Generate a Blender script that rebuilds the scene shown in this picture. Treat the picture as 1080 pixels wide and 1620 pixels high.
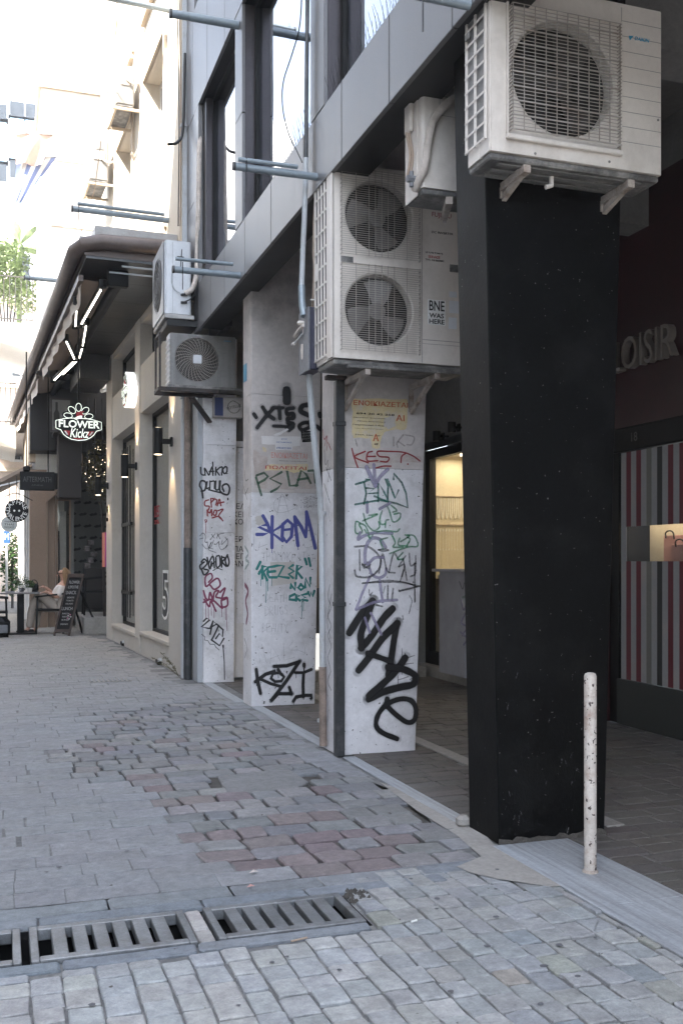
import bpy, math, random
from mathutils import Vector, Matrix, noise as mnoise
R = math.radians
random.seed(7)
scene = bpy.context.scene
for _o in list(bpy.data.objects): bpy.data.objects.remove(_o)
COL = scene.collection

# ---------------- camera, world, sun, exposure ----------------
F, CX, HY, H = 1575.0, 540.0, 888.0, 1.30          # focal length in photo pixels, centre column, horizon row, eye height
YAW = math.atan(535 / 1575.0)
S, C = math.sin(YAW), math.cos(YAW)
cam = bpy.data.cameras.new('camera'); camo = bpy.data.objects.new('camera', cam); COL.objects.link(camo)
cam.sensor_fit = 'VERTICAL'; cam.sensor_height = 36; cam.sensor_width = 24; cam.lens = 35
cam.shift_y = 78 / 1620.0
cam.clip_start = 0.05; cam.clip_end = 900
camo.location = (0, 0, H); camo.rotation_euler = (R(90), 0, -YAW)
scene.camera = camo

SUN_EL, SUN_AZ = R(52), R(236)                     # azimuth clockwise from +Y: from the left, a little behind
world = bpy.data.worlds.new('World'); scene.world = world; world.use_nodes = True
wn = world.node_tree; bgn = wn.nodes['Background']
sky = wn.nodes.new('ShaderNodeTexSky'); sky.sky_type = 'NISHITA'; sky.sun_disc = False
sky.sun_elevation = SUN_EL; sky.sun_rotation = SUN_AZ; sky.dust_density = 1.0; sky.air_density = 1.0; sky.ozone_density = 1.0
hs = wn.nodes.new('ShaderNodeHueSaturation'); hs.inputs['Saturation'].default_value = 0.58
wn.links.new(sky.outputs[0], hs.inputs['Color']); tint = wn.nodes.new('ShaderNodeMix'); tint.data_type = 'RGBA'; tint.blend_type = 'MULTIPLY'; tint.inputs[0].default_value = 1
tint.inputs[7].default_value = (.99, 1.0, 1.0, 1)
wn.links.new(hs.outputs[0], tint.inputs[6]); wn.links.new(tint.outputs[2], bgn.inputs['Color'])
bgn.inputs['Strength'].default_value = 0.15
sun = bpy.data.lights.new('sun', 'SUN'); sun.energy = 4.0; sun.angle = R(0.5); sun.color = (1, .955, .88)
suno = bpy.data.objects.new('sun', sun); COL.objects.link(suno)
sd = Vector((math.sin(SUN_AZ) * math.cos(SUN_EL), math.cos(SUN_AZ) * math.cos(SUN_EL), math.sin(SUN_EL)))
suno.rotation_euler = sd.to_track_quat('Z', 'Y').to_euler(); suno.location = (0, 0, 40)
vs = scene.view_settings; vs.view_transform = 'Standard'; vs.look = 'None'; vs.gamma = 1; vs.use_curve_mapping = False
vs.exposure = 2.9
scene.cycles.max_bounces = 8; scene.cycles.diffuse_bounces = 4; scene.cycles.transparent_max_bounces = 16

# ---------------- geometry of the place, read from the photograph ----------------
def AX(px, py, X):
    t = (px - CX) / F; d = X / (S + t * C)
    return Vector((X, d * (C - t * S), H + (HY - py) / F * d))
def AY(px, py, Y):
    t = (px - CX) / F; d = Y / (C - t * S)
    return Vector((d * (S + t * C), Y, H + (HY - py) / F * d))
def AZ(px, py, z=0.0):
    d = F * (H - z) / (py - HY); t = (px - CX) / F
    return Vector((d * (S + t * C), d * (C - t * S), z))
BO = Vector((1.92, 11.1, 0)); BE = Vector((-.042, 1, 0)).normalized(); BN = Vector((-BE.y, BE.x, 0))
def BP(u, v, z): return BO + BE * u + BN * v + Vector((0, 0, z))
def BU(px, py=HY, v=0.0):                          # point on the beige shop front's plane: u, z
    t = (px - CX) / F; rx, ry = S + t * C, C - t * S
    o = BO + BN * v
    d = (o.x * BE.y - o.y * BE.x) / (rx * BE.y - ry * BE.x)
    p = Vector((rx * d, ry * d, 0))
    return (p - o).dot(BE), H + (HY - py) / F * d
MB_ = Matrix(((BE.x, BN.x, 0, BO.x), (BE.y, BN.y, 0, BO.y), (0, 0, 1, 0), (0, 0, 0, 1)))

# ---------------- materials ----------------
def newmat(name):
    m = bpy.data.materials.new(name); m.use_nodes = True
    nt = m.node_tree; return m, nt, nt.nodes['Principled BSDF']
def L_(nt, a, b): nt.links.new(a, b)
def noise_node(nt, coord, scale, detail=4, rough=.6, stretch=None):
    mp = nt.nodes.new('ShaderNodeMapping'); L_(nt, coord, mp.inputs['Vector'])
    if stretch: mp.inputs['Scale'].default_value = stretch
    n = nt.nodes.new('ShaderNodeTexNoise'); n.inputs['Scale'].default_value = scale
    n.inputs['Detail'].default_value = detail; n.inputs['Roughness'].default_value = rough
    L_(nt, mp.outputs[0], n.inputs['Vector']); return n.outputs['Fac']
def ramp(nt, fac, p0, p1, c0=(0, 0, 0, 1), c1=(1, 1, 1, 1)):
    r = nt.nodes.new('ShaderNodeValToRGB'); L_(nt, fac, r.inputs[0])
    r.color_ramp.elements[0].position = p0; r.color_ramp.elements[1].position = p1
    r.color_ramp.elements[0].color = c0; r.color_ramp.elements[1].color = c1
    return r.outputs[0]
def mixc(nt, fac, a, b, mode='MIX'):
    m = nt.nodes.new('ShaderNodeMix'); m.data_type = 'RGBA'; m.blend_type = mode
    for sock, v in ((m.inputs[0], fac), (m.inputs[6], a), (m.inputs[7], b)):
        if hasattr(v, 'links') or isinstance(v, bpy.types.NodeSocket): L_(nt, v, sock)
        elif isinstance(v, (int, float)): sock.default_value = v
        else: sock.default_value = (*v, 1) if len(v) == 3 else v
    return m.outputs[2]
MATS = {}
def mat(name, col, rough=.6, metal=0., var=.18, vscale=3., dirt=None, dscale=1.6, damt=.5, bump=.15, bscale=60., bdist=.004,
        stretch=None, attr=False, spec=.5, specks=None, coat=0.):
    """painted / stone / metal surface: base colour broken by two noises, dirt patches, specks and fine relief"""
    m, nt, b = newmat(name)
    pos = nt.nodes.new('ShaderNodeNewGeometry').outputs['Position']
    if attr:
        a = nt.nodes.new('ShaderNodeAttribute'); a.attribute_name = 'col'; base = a.outputs['Color']
    else:
        base = tuple(col)
    if attr:
        nq = noise_node(nt, pos, 26, 5, .75)
        base = mixc(nt, 1., base, ramp(nt, nq, .28, .74, (.72, .72, .73, 1), (1.24, 1.23, 1.21, 1)), 'MULTIPLY')
    n1 = noise_node(nt, pos, vscale, 6, .65, stretch)
    lo = ramp(nt, n1, .3, .72, (1 - var,) * 3 + (1,), (1 + var,) * 3 + (1,))
    c = mixc(nt, 1.0, base, lo, 'MULTIPLY')
    n2 = noise_node(nt, pos, vscale * 14, 4, .7)
    lo2 = ramp(nt, n2, .3, .7, (1 - var * .6,) * 3 + (1,), (1 + var * .6,) * 3 + (1,))
    c = mixc(nt, 1.0, c, lo2, 'MULTIPLY')
    if dirt:
        nd = noise_node(nt, pos, dscale, 8, .7, stretch)
        c = mixc(nt, ramp(nt, nd, .5, .72, (0, 0, 0, 1), (damt,) * 3 + (1,)), c, dirt)
    if specks:
        ns = noise_node(nt, pos, specks[1], 2, .5)
        c = mixc(nt, ramp(nt, ns, specks[2], specks[2] + .02), c, specks[0])
    L_(nt, c, b.inputs['Base Color'])
    rr = nt.nodes.new('ShaderNodeMapRange'); L_(nt, n1, rr.inputs[0])
    rr.inputs[3].default_value = max(.03, rough - .12); rr.inputs[4].default_value = min(1, rough + .12)
    L_(nt, rr.outputs[0], b.inputs['Roughness'])
    b.inputs['Metallic'].default_value = metal; b.inputs['Specular IOR Level'].default_value = spec
    b.inputs['Coat Weight'].default_value = coat
    if bump:
        bp = nt.nodes.new('ShaderNodeBump'); bp.inputs['Strength'].default_value = bump; bp.inputs['Distance'].default_value = bdist
        nb = noise_node(nt, pos, bscale, 6, .7, stretch)
        L_(nt, nb, bp.inputs['Height']); L_(nt, bp.outputs[0], b.inputs['Normal'])
    MATS[name] = m; return m
def emat(name, col, strength):
    m, nt, b = newmat(name)
    b.inputs['Base Color'].default_value = (*col, 1); b.inputs['Emission Color'].default_value = (*col, 1)
    b.inputs['Emission Strength'].default_value = strength; MATS[name] = m; return m
def glassmat(name, tint, rough=.02, base=.06, ior=1.5):
    m = bpy.data.materials.new(name); m.use_nodes = True; nt = m.node_tree
    nt.nodes.remove(nt.nodes['Principled BSDF']); out = nt.nodes['Material Output']
    tr = nt.nodes.new('ShaderNodeBsdfTransparent'); tr.inputs[0].default_value = (*tint, 1)
    gl = nt.nodes.new('ShaderNodeBsdfGlossy'); gl.inputs['Roughness'].default_value = rough
    gl.inputs['Color'].default_value = (.93, .95, 1, 1)
    geo = nt.nodes.new('ShaderNodeNewGeometry')
    dt = nt.nodes.new('ShaderNodeVectorMath'); dt.operation = 'DOT_PRODUCT'; L_(nt, geo.outputs['Incoming'], dt.inputs[0]); L_(nt, geo.outputs['Normal'], dt.inputs[1])
    ab = nt.nodes.new('ShaderNodeMath'); ab.operation = 'ABSOLUTE'; L_(nt, dt.outputs['Value'], ab.inputs[0])
    om = nt.nodes.new('ShaderNodeMath'); om.operation = 'SUBTRACT'; om.inputs[0].default_value = 1; L_(nt, ab.outputs[0], om.inputs[1])
    pw = nt.nodes.new('ShaderNodeMath'); pw.operation = 'POWER'; L_(nt, om.outputs[0], pw.inputs[0]); pw.inputs[1].default_value = 5
    f0 = ((ior - 1) / (ior + 1)) ** 2                 # Schlick reflectance, the same from both sides of the pane
    fr = nt.nodes.new('ShaderNodeMath'); fr.operation = 'MULTIPLY_ADD'; L_(nt, pw.outputs[0], fr.inputs[0]); fr.inputs[1].default_value = 1 - f0; fr.inputs[2].default_value = f0
    bp = nt.nodes.new('ShaderNodeBump'); bp.inputs['Strength'].default_value = .3; bp.inputs['Distance'].default_value = .012
    L_(nt, noise_node(nt, geo.outputs['Position'], 1.3, 1, .4), bp.inputs['Height']); L_(nt, bp.outputs[0], gl.inputs['Normal'])
    mx = nt.nodes.new('ShaderNodeMixShader'); L_(nt, fr.outputs[0], mx.inputs[0]); L_(nt, tr.outputs[0], mx.inputs[1]); L_(nt, gl.outputs[0], mx.inputs[2])
    L_(nt, mx.outputs[0], out.inputs[0]); MATS[name] = m; return m
def spraymat(name, col, rough=.5, opacity=1.0, worn=.0):
    m, nt, b = newmat(name); out = nt.nodes['Material Output']
    b.inputs['Base Color'].default_value = (*col, 1); b.inputs['Roughness'].default_value = rough
    a = nt.nodes.new('ShaderNodeAttribute'); a.attribute_name = 'edge'
    pos = nt.nodes.new('ShaderNodeNewGeometry').outputs['Position']
    n = noise_node(nt, pos, 420, 2, .6)
    ma = nt.nodes.new('ShaderNodeMath'); ma.operation = 'MULTIPLY_ADD'; L_(nt, n, ma.inputs[0]); ma.inputs[1].default_value = .5; 
    L_(nt, a.outputs['Fac'], ma.inputs[2])
    f = ramp(nt, ma.outputs[0], .45, .95, (0, 0, 0, 1), (opacity,) * 3 + (1,))
    if worn:
        n3 = noise_node(nt, pos, 130, 3, .7)
        w = ramp(nt, n3, .5 - worn * .3, .56 - worn * .3 + .06, (1, 1, 1, 1), (1 - worn,) * 3 + (1,))
        f = mixc(nt, 1., f, w, 'MULTIPLY')
    tr = nt.nodes.new('ShaderNodeBsdfTransparent'); mx = nt.nodes.new('ShaderNodeMixShader')
    L_(nt, f, mx.inputs[0]); L_(nt, tr.outputs[0], mx.inputs[1]); L_(nt, b.outputs[0], mx.inputs[2]); L_(nt, mx.outputs[0], out.inputs[0])
    MATS[name] = m; return m

mat('stone', (.3, .3, .3), .72, attr=True, var=.2, vscale=9, dirt=(.14, .135, .13), dscale=1.3, damt=.4, specks=((.06, .055, .05), 21, .745), bump=.8, bscale=38, bdist=.009)
mat('mortar', (.15, .15, .15), .95, var=.3, vscale=4, dirt=(.36, .36, .35), dscale=6, damt=.9, bump=.9, bscale=120, bdist=.008)
mat('soil_joint', (.085, .078, .07), .98, var=.4, vscale=12, bump=1, bscale=90, bdist=.012)
mat('gum', (.10, .10, .11), .7, bump=0)
mat('cement', (.30, .285, .265), .85, var=.22, vscale=3, dirt=(.13, .12, .11), dscale=3, damt=.8, bump=.5, bscale=70, bdist=.006)
mat('marble_strip', (.31, .33, .355), .5, var=.25, vscale=4, stretch=(9, .35, 1), dirt=(.15, .14, .135), dscale=4.5, damt=.75, bump=.12, bscale=30, bdist=.003)
mat('panel_metal', (.155, .151, .152), .42, metal=.35, var=.13, vscale=9, stretch=(1, 5, .25), dirt=(.15, .14, .14), dscale=3, damt=.5, bump=.08, bscale=90)
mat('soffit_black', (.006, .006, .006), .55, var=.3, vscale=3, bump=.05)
mat('pier_dark', (.055, .048, .05), .35, metal=.5, var=.2, vscale=4, bump=.05)
mat('black_pillar', (.0022, .0024, .0027), .55, spec=.12, var=.35, vscale=5, dirt=(.011, .011, .011), dscale=2, damt=.7, specks=((.16, .16, .155), 70, .745), bump=.35, bscale=40, bdist=.004)
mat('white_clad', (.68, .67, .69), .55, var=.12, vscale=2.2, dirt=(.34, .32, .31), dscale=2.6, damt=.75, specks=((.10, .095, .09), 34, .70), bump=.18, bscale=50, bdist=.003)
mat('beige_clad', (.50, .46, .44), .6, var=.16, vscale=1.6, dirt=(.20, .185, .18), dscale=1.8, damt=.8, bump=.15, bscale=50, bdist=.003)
mat('grey_wall', (.15, .145, .14), .8, var=.2, vscale=2, dirt=(.11, .10, .10), dscale=1.4, damt=.7, bump=.3)
mat('ceiling_grey', (.12, .115, .11), .85, var=.2, vscale=2, bump=.2)
mat('ac_white', (.65, .60, .55), .45, var=.07, vscale=2.5, dirt=(.36, .31, .27), dscale=3.2, damt=.55, stretch=(1, 1, .5), bump=.04)
mat('ac_cool', (.60, .62, .65), .4, var=.06, vscale=2.5, dirt=(.38, .37, .36), dscale=3, damt=.5, stretch=(1, 1, .5), bump=.04)
mat('ac_base', (.16, .155, .15), .6, metal=.3, var=.5, vscale=7, dirt=(.38, .36, .33), dscale=7, damt=.9, bump=.3)
mat('ac_dark', (.006, .006, .006), .6, var=.3, bump=0)
mat('ac_fan', (.045, .042, .04), .5, var=.25, bump=0)
mat('ac_far', (.22, .215, .205), .5, var=.08, bump=0)
mat('fan_pale', (.16, .15, .145), .5, var=.25, bump=0)
mat('ac_fin', (.22, .215, .21), .6, metal=.4, var=.3, vscale=9, bump=.5, bscale=200, stretch=(1, 1, .1))
mat('grille_wire', (.36, .33, .30), .5, var=.15, dirt=(.2, .14, .10), dscale=9, damt=.8, bump=0)
mat('rust_bracket', (.38, .33, .29), .7, var=.3, vscale=12, dirt=(.12, .07, .045), dscale=9, damt=.95, bump=.4)
mat('dark_bracket', (.035, .03, .028), .6, metal=.3, var=.4, vscale=14, dirt=(.12, .06, .04), dscale=14, damt=.6, bump=.3)
mat('pole_blue', (.22, .26, .29), .4, metal=.3, var=.15, vscale=6, bump=.06)
mat('pole_end', (.05, .05, .05), .6, bump=0)
mat('pipe_grey', (.40, .42, .44), .5, var=.12, vscale=5, dirt=(.22, .2, .18), dscale=5, damt=.6, bump=.05)
mat('pipe_dark', (.04, .042, .045), .45, metal=.3, var=.3, vscale=8, dirt=(.14, .13, .13), dscale=7, damt=.7, bump=.1)
mat('pipe_rust', (.22, .17, .14), .8, var=.4, vscale=9, dirt=(.08, .06, .05), dscale=7, damt=.8, bump=.4)
mat('insul', (.56, .50, .45), .8, var=.2, vscale=16, dirt=(.35, .28, .24), dscale=14, damt=.7, bump=.8, bscale=40, bdist=.01)
mat('cable_black', (.015, .015, .015), .6, bump=0)
mat('cable_tan', (.33, .25, .19), .6, bump=0)
mat('navy', (.02, .02, .04), .5, var=.15, bump=.05)
mat('box_grey', (.16, .165, .18), .6, var=.4, vscale=10, dirt=(.05, .05, .05), dscale=10, damt=.9, bump=.2)
mat('bollard_paint', (.50, .46, .42), .6, var=.15, vscale=6, dirt=(.24, .15, .11), dscale=16, damt=.8, specks=((.05, .035, .03), 60, .62), bump=.3, bscale=80, bdist=.004)
mat('iron', (.21, .22, .23), .5, metal=.55, var=.3, vscale=7, dirt=(.11, .10, .095), dscale=6, damt=.7, bump=.35, bscale=90)
mat('pit', (.006, .006, .006), .9, bump=0)
mat('dark_red', (.026, .0025, .0045), .4, var=.3, vscale=1.2, dirt=(.018, .003, .005), dscale=1.5, damt=.8, bump=.03)
mat('letter_metal', (.24, .21, .19), .4, metal=.4, var=.12, bump=0)
mat('black_frame', (.0035, .0035, .0035), .5, spec=.25, var=.3, bump=.03)
mat('stripe_white', (.24, .24, .245), .6, var=.08, dirt=(.35, .25, .17), dscale=3, damt=.3, bump=0)
mat('stripe_red', (.10, .006, .015), .55, var=.08, bump=0)
mat('stripe_grey', (.13, .125, .11), .55, var=.08, bump=0)
mat('stripe_black', (.008, .008, .008), .5, var=.1, bump=0)
mat('door_green', (.015, .018, .017), .5, var=.2, bump=.05)
mat('pink_paper', (.55, .30, .27), .7, var=.06, bump=0)
mat('cream_panel', (.60, .53, .39), .7, var=.08, bump=.05)
mat('pearl', (.8, .76, .66), .3, var=.05, bump=0)
mat('pedestal_stone', (.30, .30, .33), .6, var=.15, vscale=5, bump=.1)
mat('beige_render', (.47, .44, .40), .75, var=.07, vscale=1.2, dirt=(.33, .285, .24), dscale=1.3, damt=.35, bump=.2, bscale=140, bdist=.002)
mat('beige_stone', (.45, .41, .36), .6, var=.1, vscale=4, bump=.1)
mat('cream_wall', (.68, .60, .49), .85, var=.06, vscale=1.2, dirt=(.5, .39, .28), dscale=1.2, damt=.5, bump=.15)
mat('cream_trim', (.55, .45, .34), .8, var=.08, bump=.1)
mat('white_wall', (.78, .75, .70), .85, var=.05, vscale=1, dirt=(.6, .52, .43), dscale=.8, damt=.4, bump=.1)
mat('opposite_wall', (.52, .52, .51), .85, var=.12, vscale=.6, bump=.1)
mat('pink_wall', (.70, .60, .53), .85, var=.15, vscale=.8, dirt=(.4, .28, .22), dscale=1.2, damt=.6, bump=.1)
mat('upvc', (.72, .72, .72), .4, var=.04, bump=0)
mat('dark_window', (.04, .045, .05), .15, var=.2, bump=0)
mat('blue_window', (.22, .33, .42), .12, var=.15, bump=0)
mat('canopy_metal', (.085, .085, .085), .34, metal=.75, var=.25, vscale=2.5, stretch=(1, 2.5, 1), dirt=(.05, .048, .046), dscale=2.2, damt=.6, bump=.14, bscale=6, bdist=.02)
mat('gutter_brown', (.105, .08, .07), .45, metal=.2, var=.2, vscale=6, dirt=(.2, .16, .14), dscale=5, damt=.5, bump=.1)
mat('flashing', (.36, .35, .34), .5, metal=.4, var=.15, dirt=(.2, .17, .15), dscale=4, damt=.6, bump=.15)
mat('awning_cloth', (.34, .27, .22), .9, var=.1, vscale=4, bump=.15, bscale=200)
mat('awning_light', (.58, .52, .46), .9, var=.08, vscale=4, bump=.15, bscale=200)
mat('brown_wall', (.26, .185, .135), .7, var=.1, vscale=2, bump=.08)
mat('cafe_dark', (.008, .0065, .006), .6, var=.3, bump=.05)
mat('cafe_wood', (.02, .013, .011), .5, var=.3, vscale=8, stretch=(1, 1, 4), bump=.1)
mat('wallpaper', (.16, .16, .155), .7, var=.08, bump=0)
mat('print_black', (.014, .014, .014), .6, bump=0)
mat('print_white', (.78, .78, .76), .6, bump=0)
mat('print_cream', (.60, .62, .52), .5, bump=0)
mat('print_red', (.42, .02, .03), .6, bump=0)
mat('print_orange', (.52, .10, .045), .7, var=.15, vscale=30, bump=0)
mat('print_pink', (.60, .25, .22), .7, bump=0)
mat('paper_yellow', (.60, .50, .30), .8, var=.12, vscale=9, dirt=(.55, .51, .48), dscale=11, damt=1., bump=.2)
mat('paper_white', (.66, .64, .63), .8, var=.08, vscale=9, bump=.2)
mat('paper_grey', (.50, .47, .44), .8, var=.12, vscale=9, bump=.2)
mat('paper_tan', (.42, .36, .33), .85, var=.2, vscale=12, dirt=(.52, .49, .48), dscale=14, damt=.9, bump=.3)
mat('box_magenta', (.30, .05, .22), .5, var=.1, bump=0)
mat('box_orange', (.55, .14, .09), .5, var=.1, bump=0)
mat('chair_black', (.0035, .0035, .004), .5, spec=.2, var=.2, bump=.05)
mat('table_top', (.16, .15, .145), .35, var=.15, bump=.03)
mat('board_black', (.006, .006, .0065), .7, spec=.2, var=.5, vscale=8, bump=.05)
mat('board_frame', (.045, .028, .022), .6, var=.3, vscale=6, bump=.1)
mat('chalk', (.42, .42, .42), .9, var=.3, vscale=40, bump=0)
mat('chalk_pink', (.42, .16, .26), .9, bump=0)
mat('skin', (.50, .28, .20), .55, var=.08, bump=0)
mat('hair', (.30, .18, .09), .5, var=.35, vscale=30, stretch=(4, 4, .5), bump=.6, bscale=90)
mat('blouse', (.68, .62, .57), .85, var=.05, bump=.3, bscale=14, bdist=.03)
mat('trousers', (.42, .36, .31), .9, var=.06, bump=.3, bscale=14, bdist=.03)
mat('pot_white', (.6, .59, .57), .5, var=.05, bump=0)
mat('leaf', (.045, .10, .02), .6, var=.5, vscale=30, bump=0)
mat('leaf_pale', (.20, .25, .12), .6, var=.5, vscale=5, bump=0)
mat('leaf_dry', (.10, .09, .05), .8, var=.3, bump=0)
mat('rail_iron', (.06, .055, .05), .6, bump=0)
mat('flag_blue', (.22, .27, .46), .8, var=.05, bump=0)
mat('cloth_pink', (.62, .45, .38), .9, var=.1, bump=0)
mat('sign_black', (.003, .003, .003), .5, spec=.2, var=.1, bump=0)
mat('sign_grey', (.07, .065, .065), .5, bump=0)
mat('round_white', (.55, .58, .56), .5, bump=0)
mat('car_yellow', (.60, .38, .02), .3, var=.05, bump=0, coat=.5)
mat('sign_blue', (.03, .10, .32), .5, bump=0)
mat('lightbox_blue', (.02, .035, .12), .4, bump=0)
mat('lightbox', (.36, .33, .31), .6, var=.1, dirt=(.2, .18, .17), dscale=8, damt=.5, bump=0)
mat('shop_shelf', (.42, .34, .26), .6, var=.3, vscale=8, bump=0)
mat('shop_item', (.25, .22, .22), .6, var=.9, vscale=14, bump=0)
mat('brand_blue', (.02, .25, .42), .4, bump=0)
mat('brand_red', (.28, .04, .07), .4, bump=0)
mat('asphalt', (.13, .125, .12), .9, var=.2, bump=.3)
emat('led_white', (1, .93, .80), 2.2)
emat('shop_fill', (1, .86, .66), 1.3)
emat('sign_glow', (.95, .97, 1), .13)
emat('badge_glow', (.85, .92, .80), .15)
emat('warm_lamp', (1, .80, .55), 1.2)
emat('fairy', (1, .80, .55), 1.6)
emat('shop_glow', (.95, .95, .92), .12)
glassmat('glass_upper', (.25, .25, .26), .02, ior=3.2)
glassmat('glass_shop', (.75, .77, .76), .02)
glassmat('glass_clear', (.88, .88, .86), .02, ior=1.4)
for n_, c_, o_, w_ in (('spray_mist', (.02, .02, .02), .30, 0), ('spray_black', (.006, .006, .007), 1, 0), ('spray_blue', (.065, .075, .28), 1, 0), ('spray_teal', (.012, .20, .18), .97, .2),
                  ('spray_green', (.025, .10, .05), .95, .3), ('spray_bottle', (.012, .13, .10), .92, .35), ('spray_bright', (.03, .26, .11), .85, .4),
                  ('spray_red', (.28, .012, .03), .92, .35), ('spray_crimson', (.25, .015, .02), .95, .2), ('spray_wine', (.19, .02, .07), .96, .1),
                  ('spray_lilac', (.30, .27, .40), .65, .2), ('marker', (.02, .02, .025), .85, .45), ('pencil', (.10, .10, .12), .6, .6),
                  ('spray_grey', (.16, .16, .17), .7, .4), ('spray_brown', (.17, .12, .12), .7, .6), ('spray_aqua', (.10, .34, .28), .6, .4)):
    spraymat(n_, c_, opacity=o_, worn=w_)
def M(n): return MATS[n]

# ---------------- mesh building ----------------
WP = {}
class MB:
    def __init__(s, mx=None): s.v = []; s.f = []; s.m = []; s.mx = mx; s.cur = 0; s.cols = None; s.att = None
    def add(s, vs_, fs_):
        n = len(s.v)
        for v in vs_:
            v = Vector(v); s.v.append(s.mx @ v if s.mx else v)
        for f in fs_: s.f.append([n + i for i in f]); s.m.append(s.cur)
        return s
    def box(s, x0, x1, y0, y1, z0, z1):
        if x0 > x1: x0, x1 = x1, x0
        if y0 > y1: y0, y1 = y1, y0
        if z0 > z1: z0, z1 = z1, z0
        return s.add([(x0, y0, z0), (x1, y0, z0), (x1, y1, z0), (x0, y1, z0), (x0, y0, z1), (x1, y0, z1), (x1, y1, z1), (x0, y1, z1)],
              [(0, 3, 2, 1), (4, 5, 6, 7), (0, 1, 5, 4), (1, 2, 6, 5), (2, 3, 7, 6), (3, 0, 4, 7)])
    def bbox(s, x0, x1, y0, y1, z0, z1, b=.01):    # box with chamfered vertical and horizontal edges
        if x0 > x1: x0, x1 = x1, x0
        if y0 > y1: y0, y1 = y1, y0
        if z0 > z1: z0, z1 = z1, z0
        def ring(i, z): return [(x0 + b + i, y0 + i, z), (x1 - b - i, y0 + i, z), (x1 - i, y0 + b + i, z), (x1 - i, y1 - b - i, z), (x1 - b - i, y1 - i, z), (x0 + b + i, y1 - i, z), (x0 + i, y1 - b - i, z), (x0 + i, y0 + b + i, z)]
        vs_ = ring(b * .8, z0) + ring(0, z0 + b) + ring(0, z1 - b) + ring(b * .8, z1)
        fs_ = [list(range(7, -1, -1)), list(range(24, 32))]
        for k in range(3):
            for i in range(8): j = (i + 1) % 8; fs_.append((k * 8 + i, k * 8 + j, k * 8 + 8 + j, k * 8 + 8 + i))
        return s.add(vs_, fs_)
    def tube(s, pts, r, n=8, cap=True):
        pts = [Vector(p) for p in pts]; rs = r if isinstance(r, (list, tuple)) else [r] * len(pts)
        vs_ = []; fs_ = []; prev = None
        for i, p in enumerate(pts):
            d = (pts[min(i + 1, len(pts) - 1)] - pts[max(i - 1, 0)])
            d = d.normalized() if d.length > 1e-9 else Vector((0, 0, 1))
            if prev is None:
                a = Vector((0, 0, 1)) if abs(d.z) < .9 else Vector((1, 0, 0)); u = d.cross(a).normalized()
            else: u = (prev - d * prev.dot(d)).normalized()
            prev = u; w = d.cross(u)
            for k in range(n):
                an = 2 * math.pi * k / n; vs_.append(p + (u * math.cos(an) + w * math.sin(an)) * rs[i])
        for i in range(len(pts) - 1):
            for k in range(n):
                k2 = (k + 1) % n; fs_.append((i * n + k, i * n + k2, (i + 1) * n + k2, (i + 1) * n + k))
        if cap: fs_.append(list(range(n - 1, -1, -1))); fs_.append([(len(pts) - 1) * n + k for k in range(n)])
        return s.add(vs_, fs_)
    def bar(s, p, q, w, h, up=(0, 0, 1)):           # rectangular bar from p to q
        p, q = Vector(p), Vector(q); d = (q - p).normalized(); u = d.cross(Vector(up))
        if u.length < 1e-6: u = Vector((1, 0, 0))
        u.normalize(); t = u.cross(d); vs_ = []
        for a in (p, q):
            for (i, j) in ((-1, -1), (1, -1), (1, 1), (-1, 1)): vs_.append(a + u * i * w / 2 + t * j * h / 2)
        return s.add(vs_, [(3, 2, 1, 0), (4, 5, 6, 7), (0, 1, 5, 4), (1, 2, 6, 5), (2, 3, 7, 6), (3, 0, 4, 7)])
    def prism(s, poly, o, ax, ay, az, depth):      # polygon (2-D) in the frame o,ax,ay, extruded along az by depth
        o, ax, ay, az = map(Vector, (o, ax, ay, az)); n = len(poly)
        a = [o + ax * x + ay * y for x, y in poly]; b = [p + az * depth for p in a]
        fs_ = [list(range(n)), list(range(2 * n - 1, n - 1, -1))]
        for i in range(n): j = (i + 1) % n; fs_.append((i, i + n, j + n, j))
        return s.add(a + b, fs_)
    def lathe(s, prof, o=(0, 0, 0), n=24):          # profile (r,z) about a vertical axis
        o = Vector(o); vs_ = []; fs_ = []
        for r, z in prof:
            for k in range(n): a = 2 * math.pi * k / n; vs_.append(o + Vector((r * math.cos(a), r * math.sin(a), z)))
        for i in range(len(prof) - 1):
            for k in range(n): k2 = (k + 1) % n; fs_.append((i * n + k, i * n + k2, (i + 1) * n + k2, (i + 1) * n + k))
        fs_.append(list(range(n - 1, -1, -1))); fs_.append([(len(prof) - 1) * n + k for k in range(n)])
        return s.add(vs_, fs_)
    def quad(s, a, b, c, d): return s.add([a, b, c, d], [(0, 1, 2, 3)])
    def build(s, name, m, parent=None, smooth=False, label=None, kind=None):
        vs_ = s.v
        if not vs_: return None
        x0 = min(v.x for v in vs_); x1 = max(v.x for v in vs_); y0 = min(v.y for v in vs_); y1 = max(v.y for v in vs_); z0 = min(v.z for v in vs_)
        o = Vector(((x0 + x1) / 2, (y0 + y1) / 2, z0))
        me = bpy.data.meshes.new(name); me.from_pydata([tuple(v - o) for v in vs_], [], s.f)
        ms = m if isinstance(m, (list, tuple)) else [m]
        for q in ms: me.materials.append(M(q) if isinstance(q, str) else q)
        if len(ms) > 1: me.polygons.foreach_set('material_index', s.m)
        if smooth:
            me.polygons.foreach_set('use_smooth', [True] * len(me.polygons))
            try: me.set_sharp_from_angle(angle=R(38))
            except Exception: pass
        if s.cols:
            a = me.color_attributes.new('col', 'FLOAT_COLOR', 'POINT')
            a.data.foreach_set('color', [x for c in s.cols for x in (*c, 1)])
        if s.att:
            a = me.attributes.new('edge', 'FLOAT', 'POINT'); a.data.foreach_set('value', s.att)
        me.update()
        ob = bpy.data.objects.new(name, me); COL.objects.link(ob); WP[ob] = o
        put(ob, parent)
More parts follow.
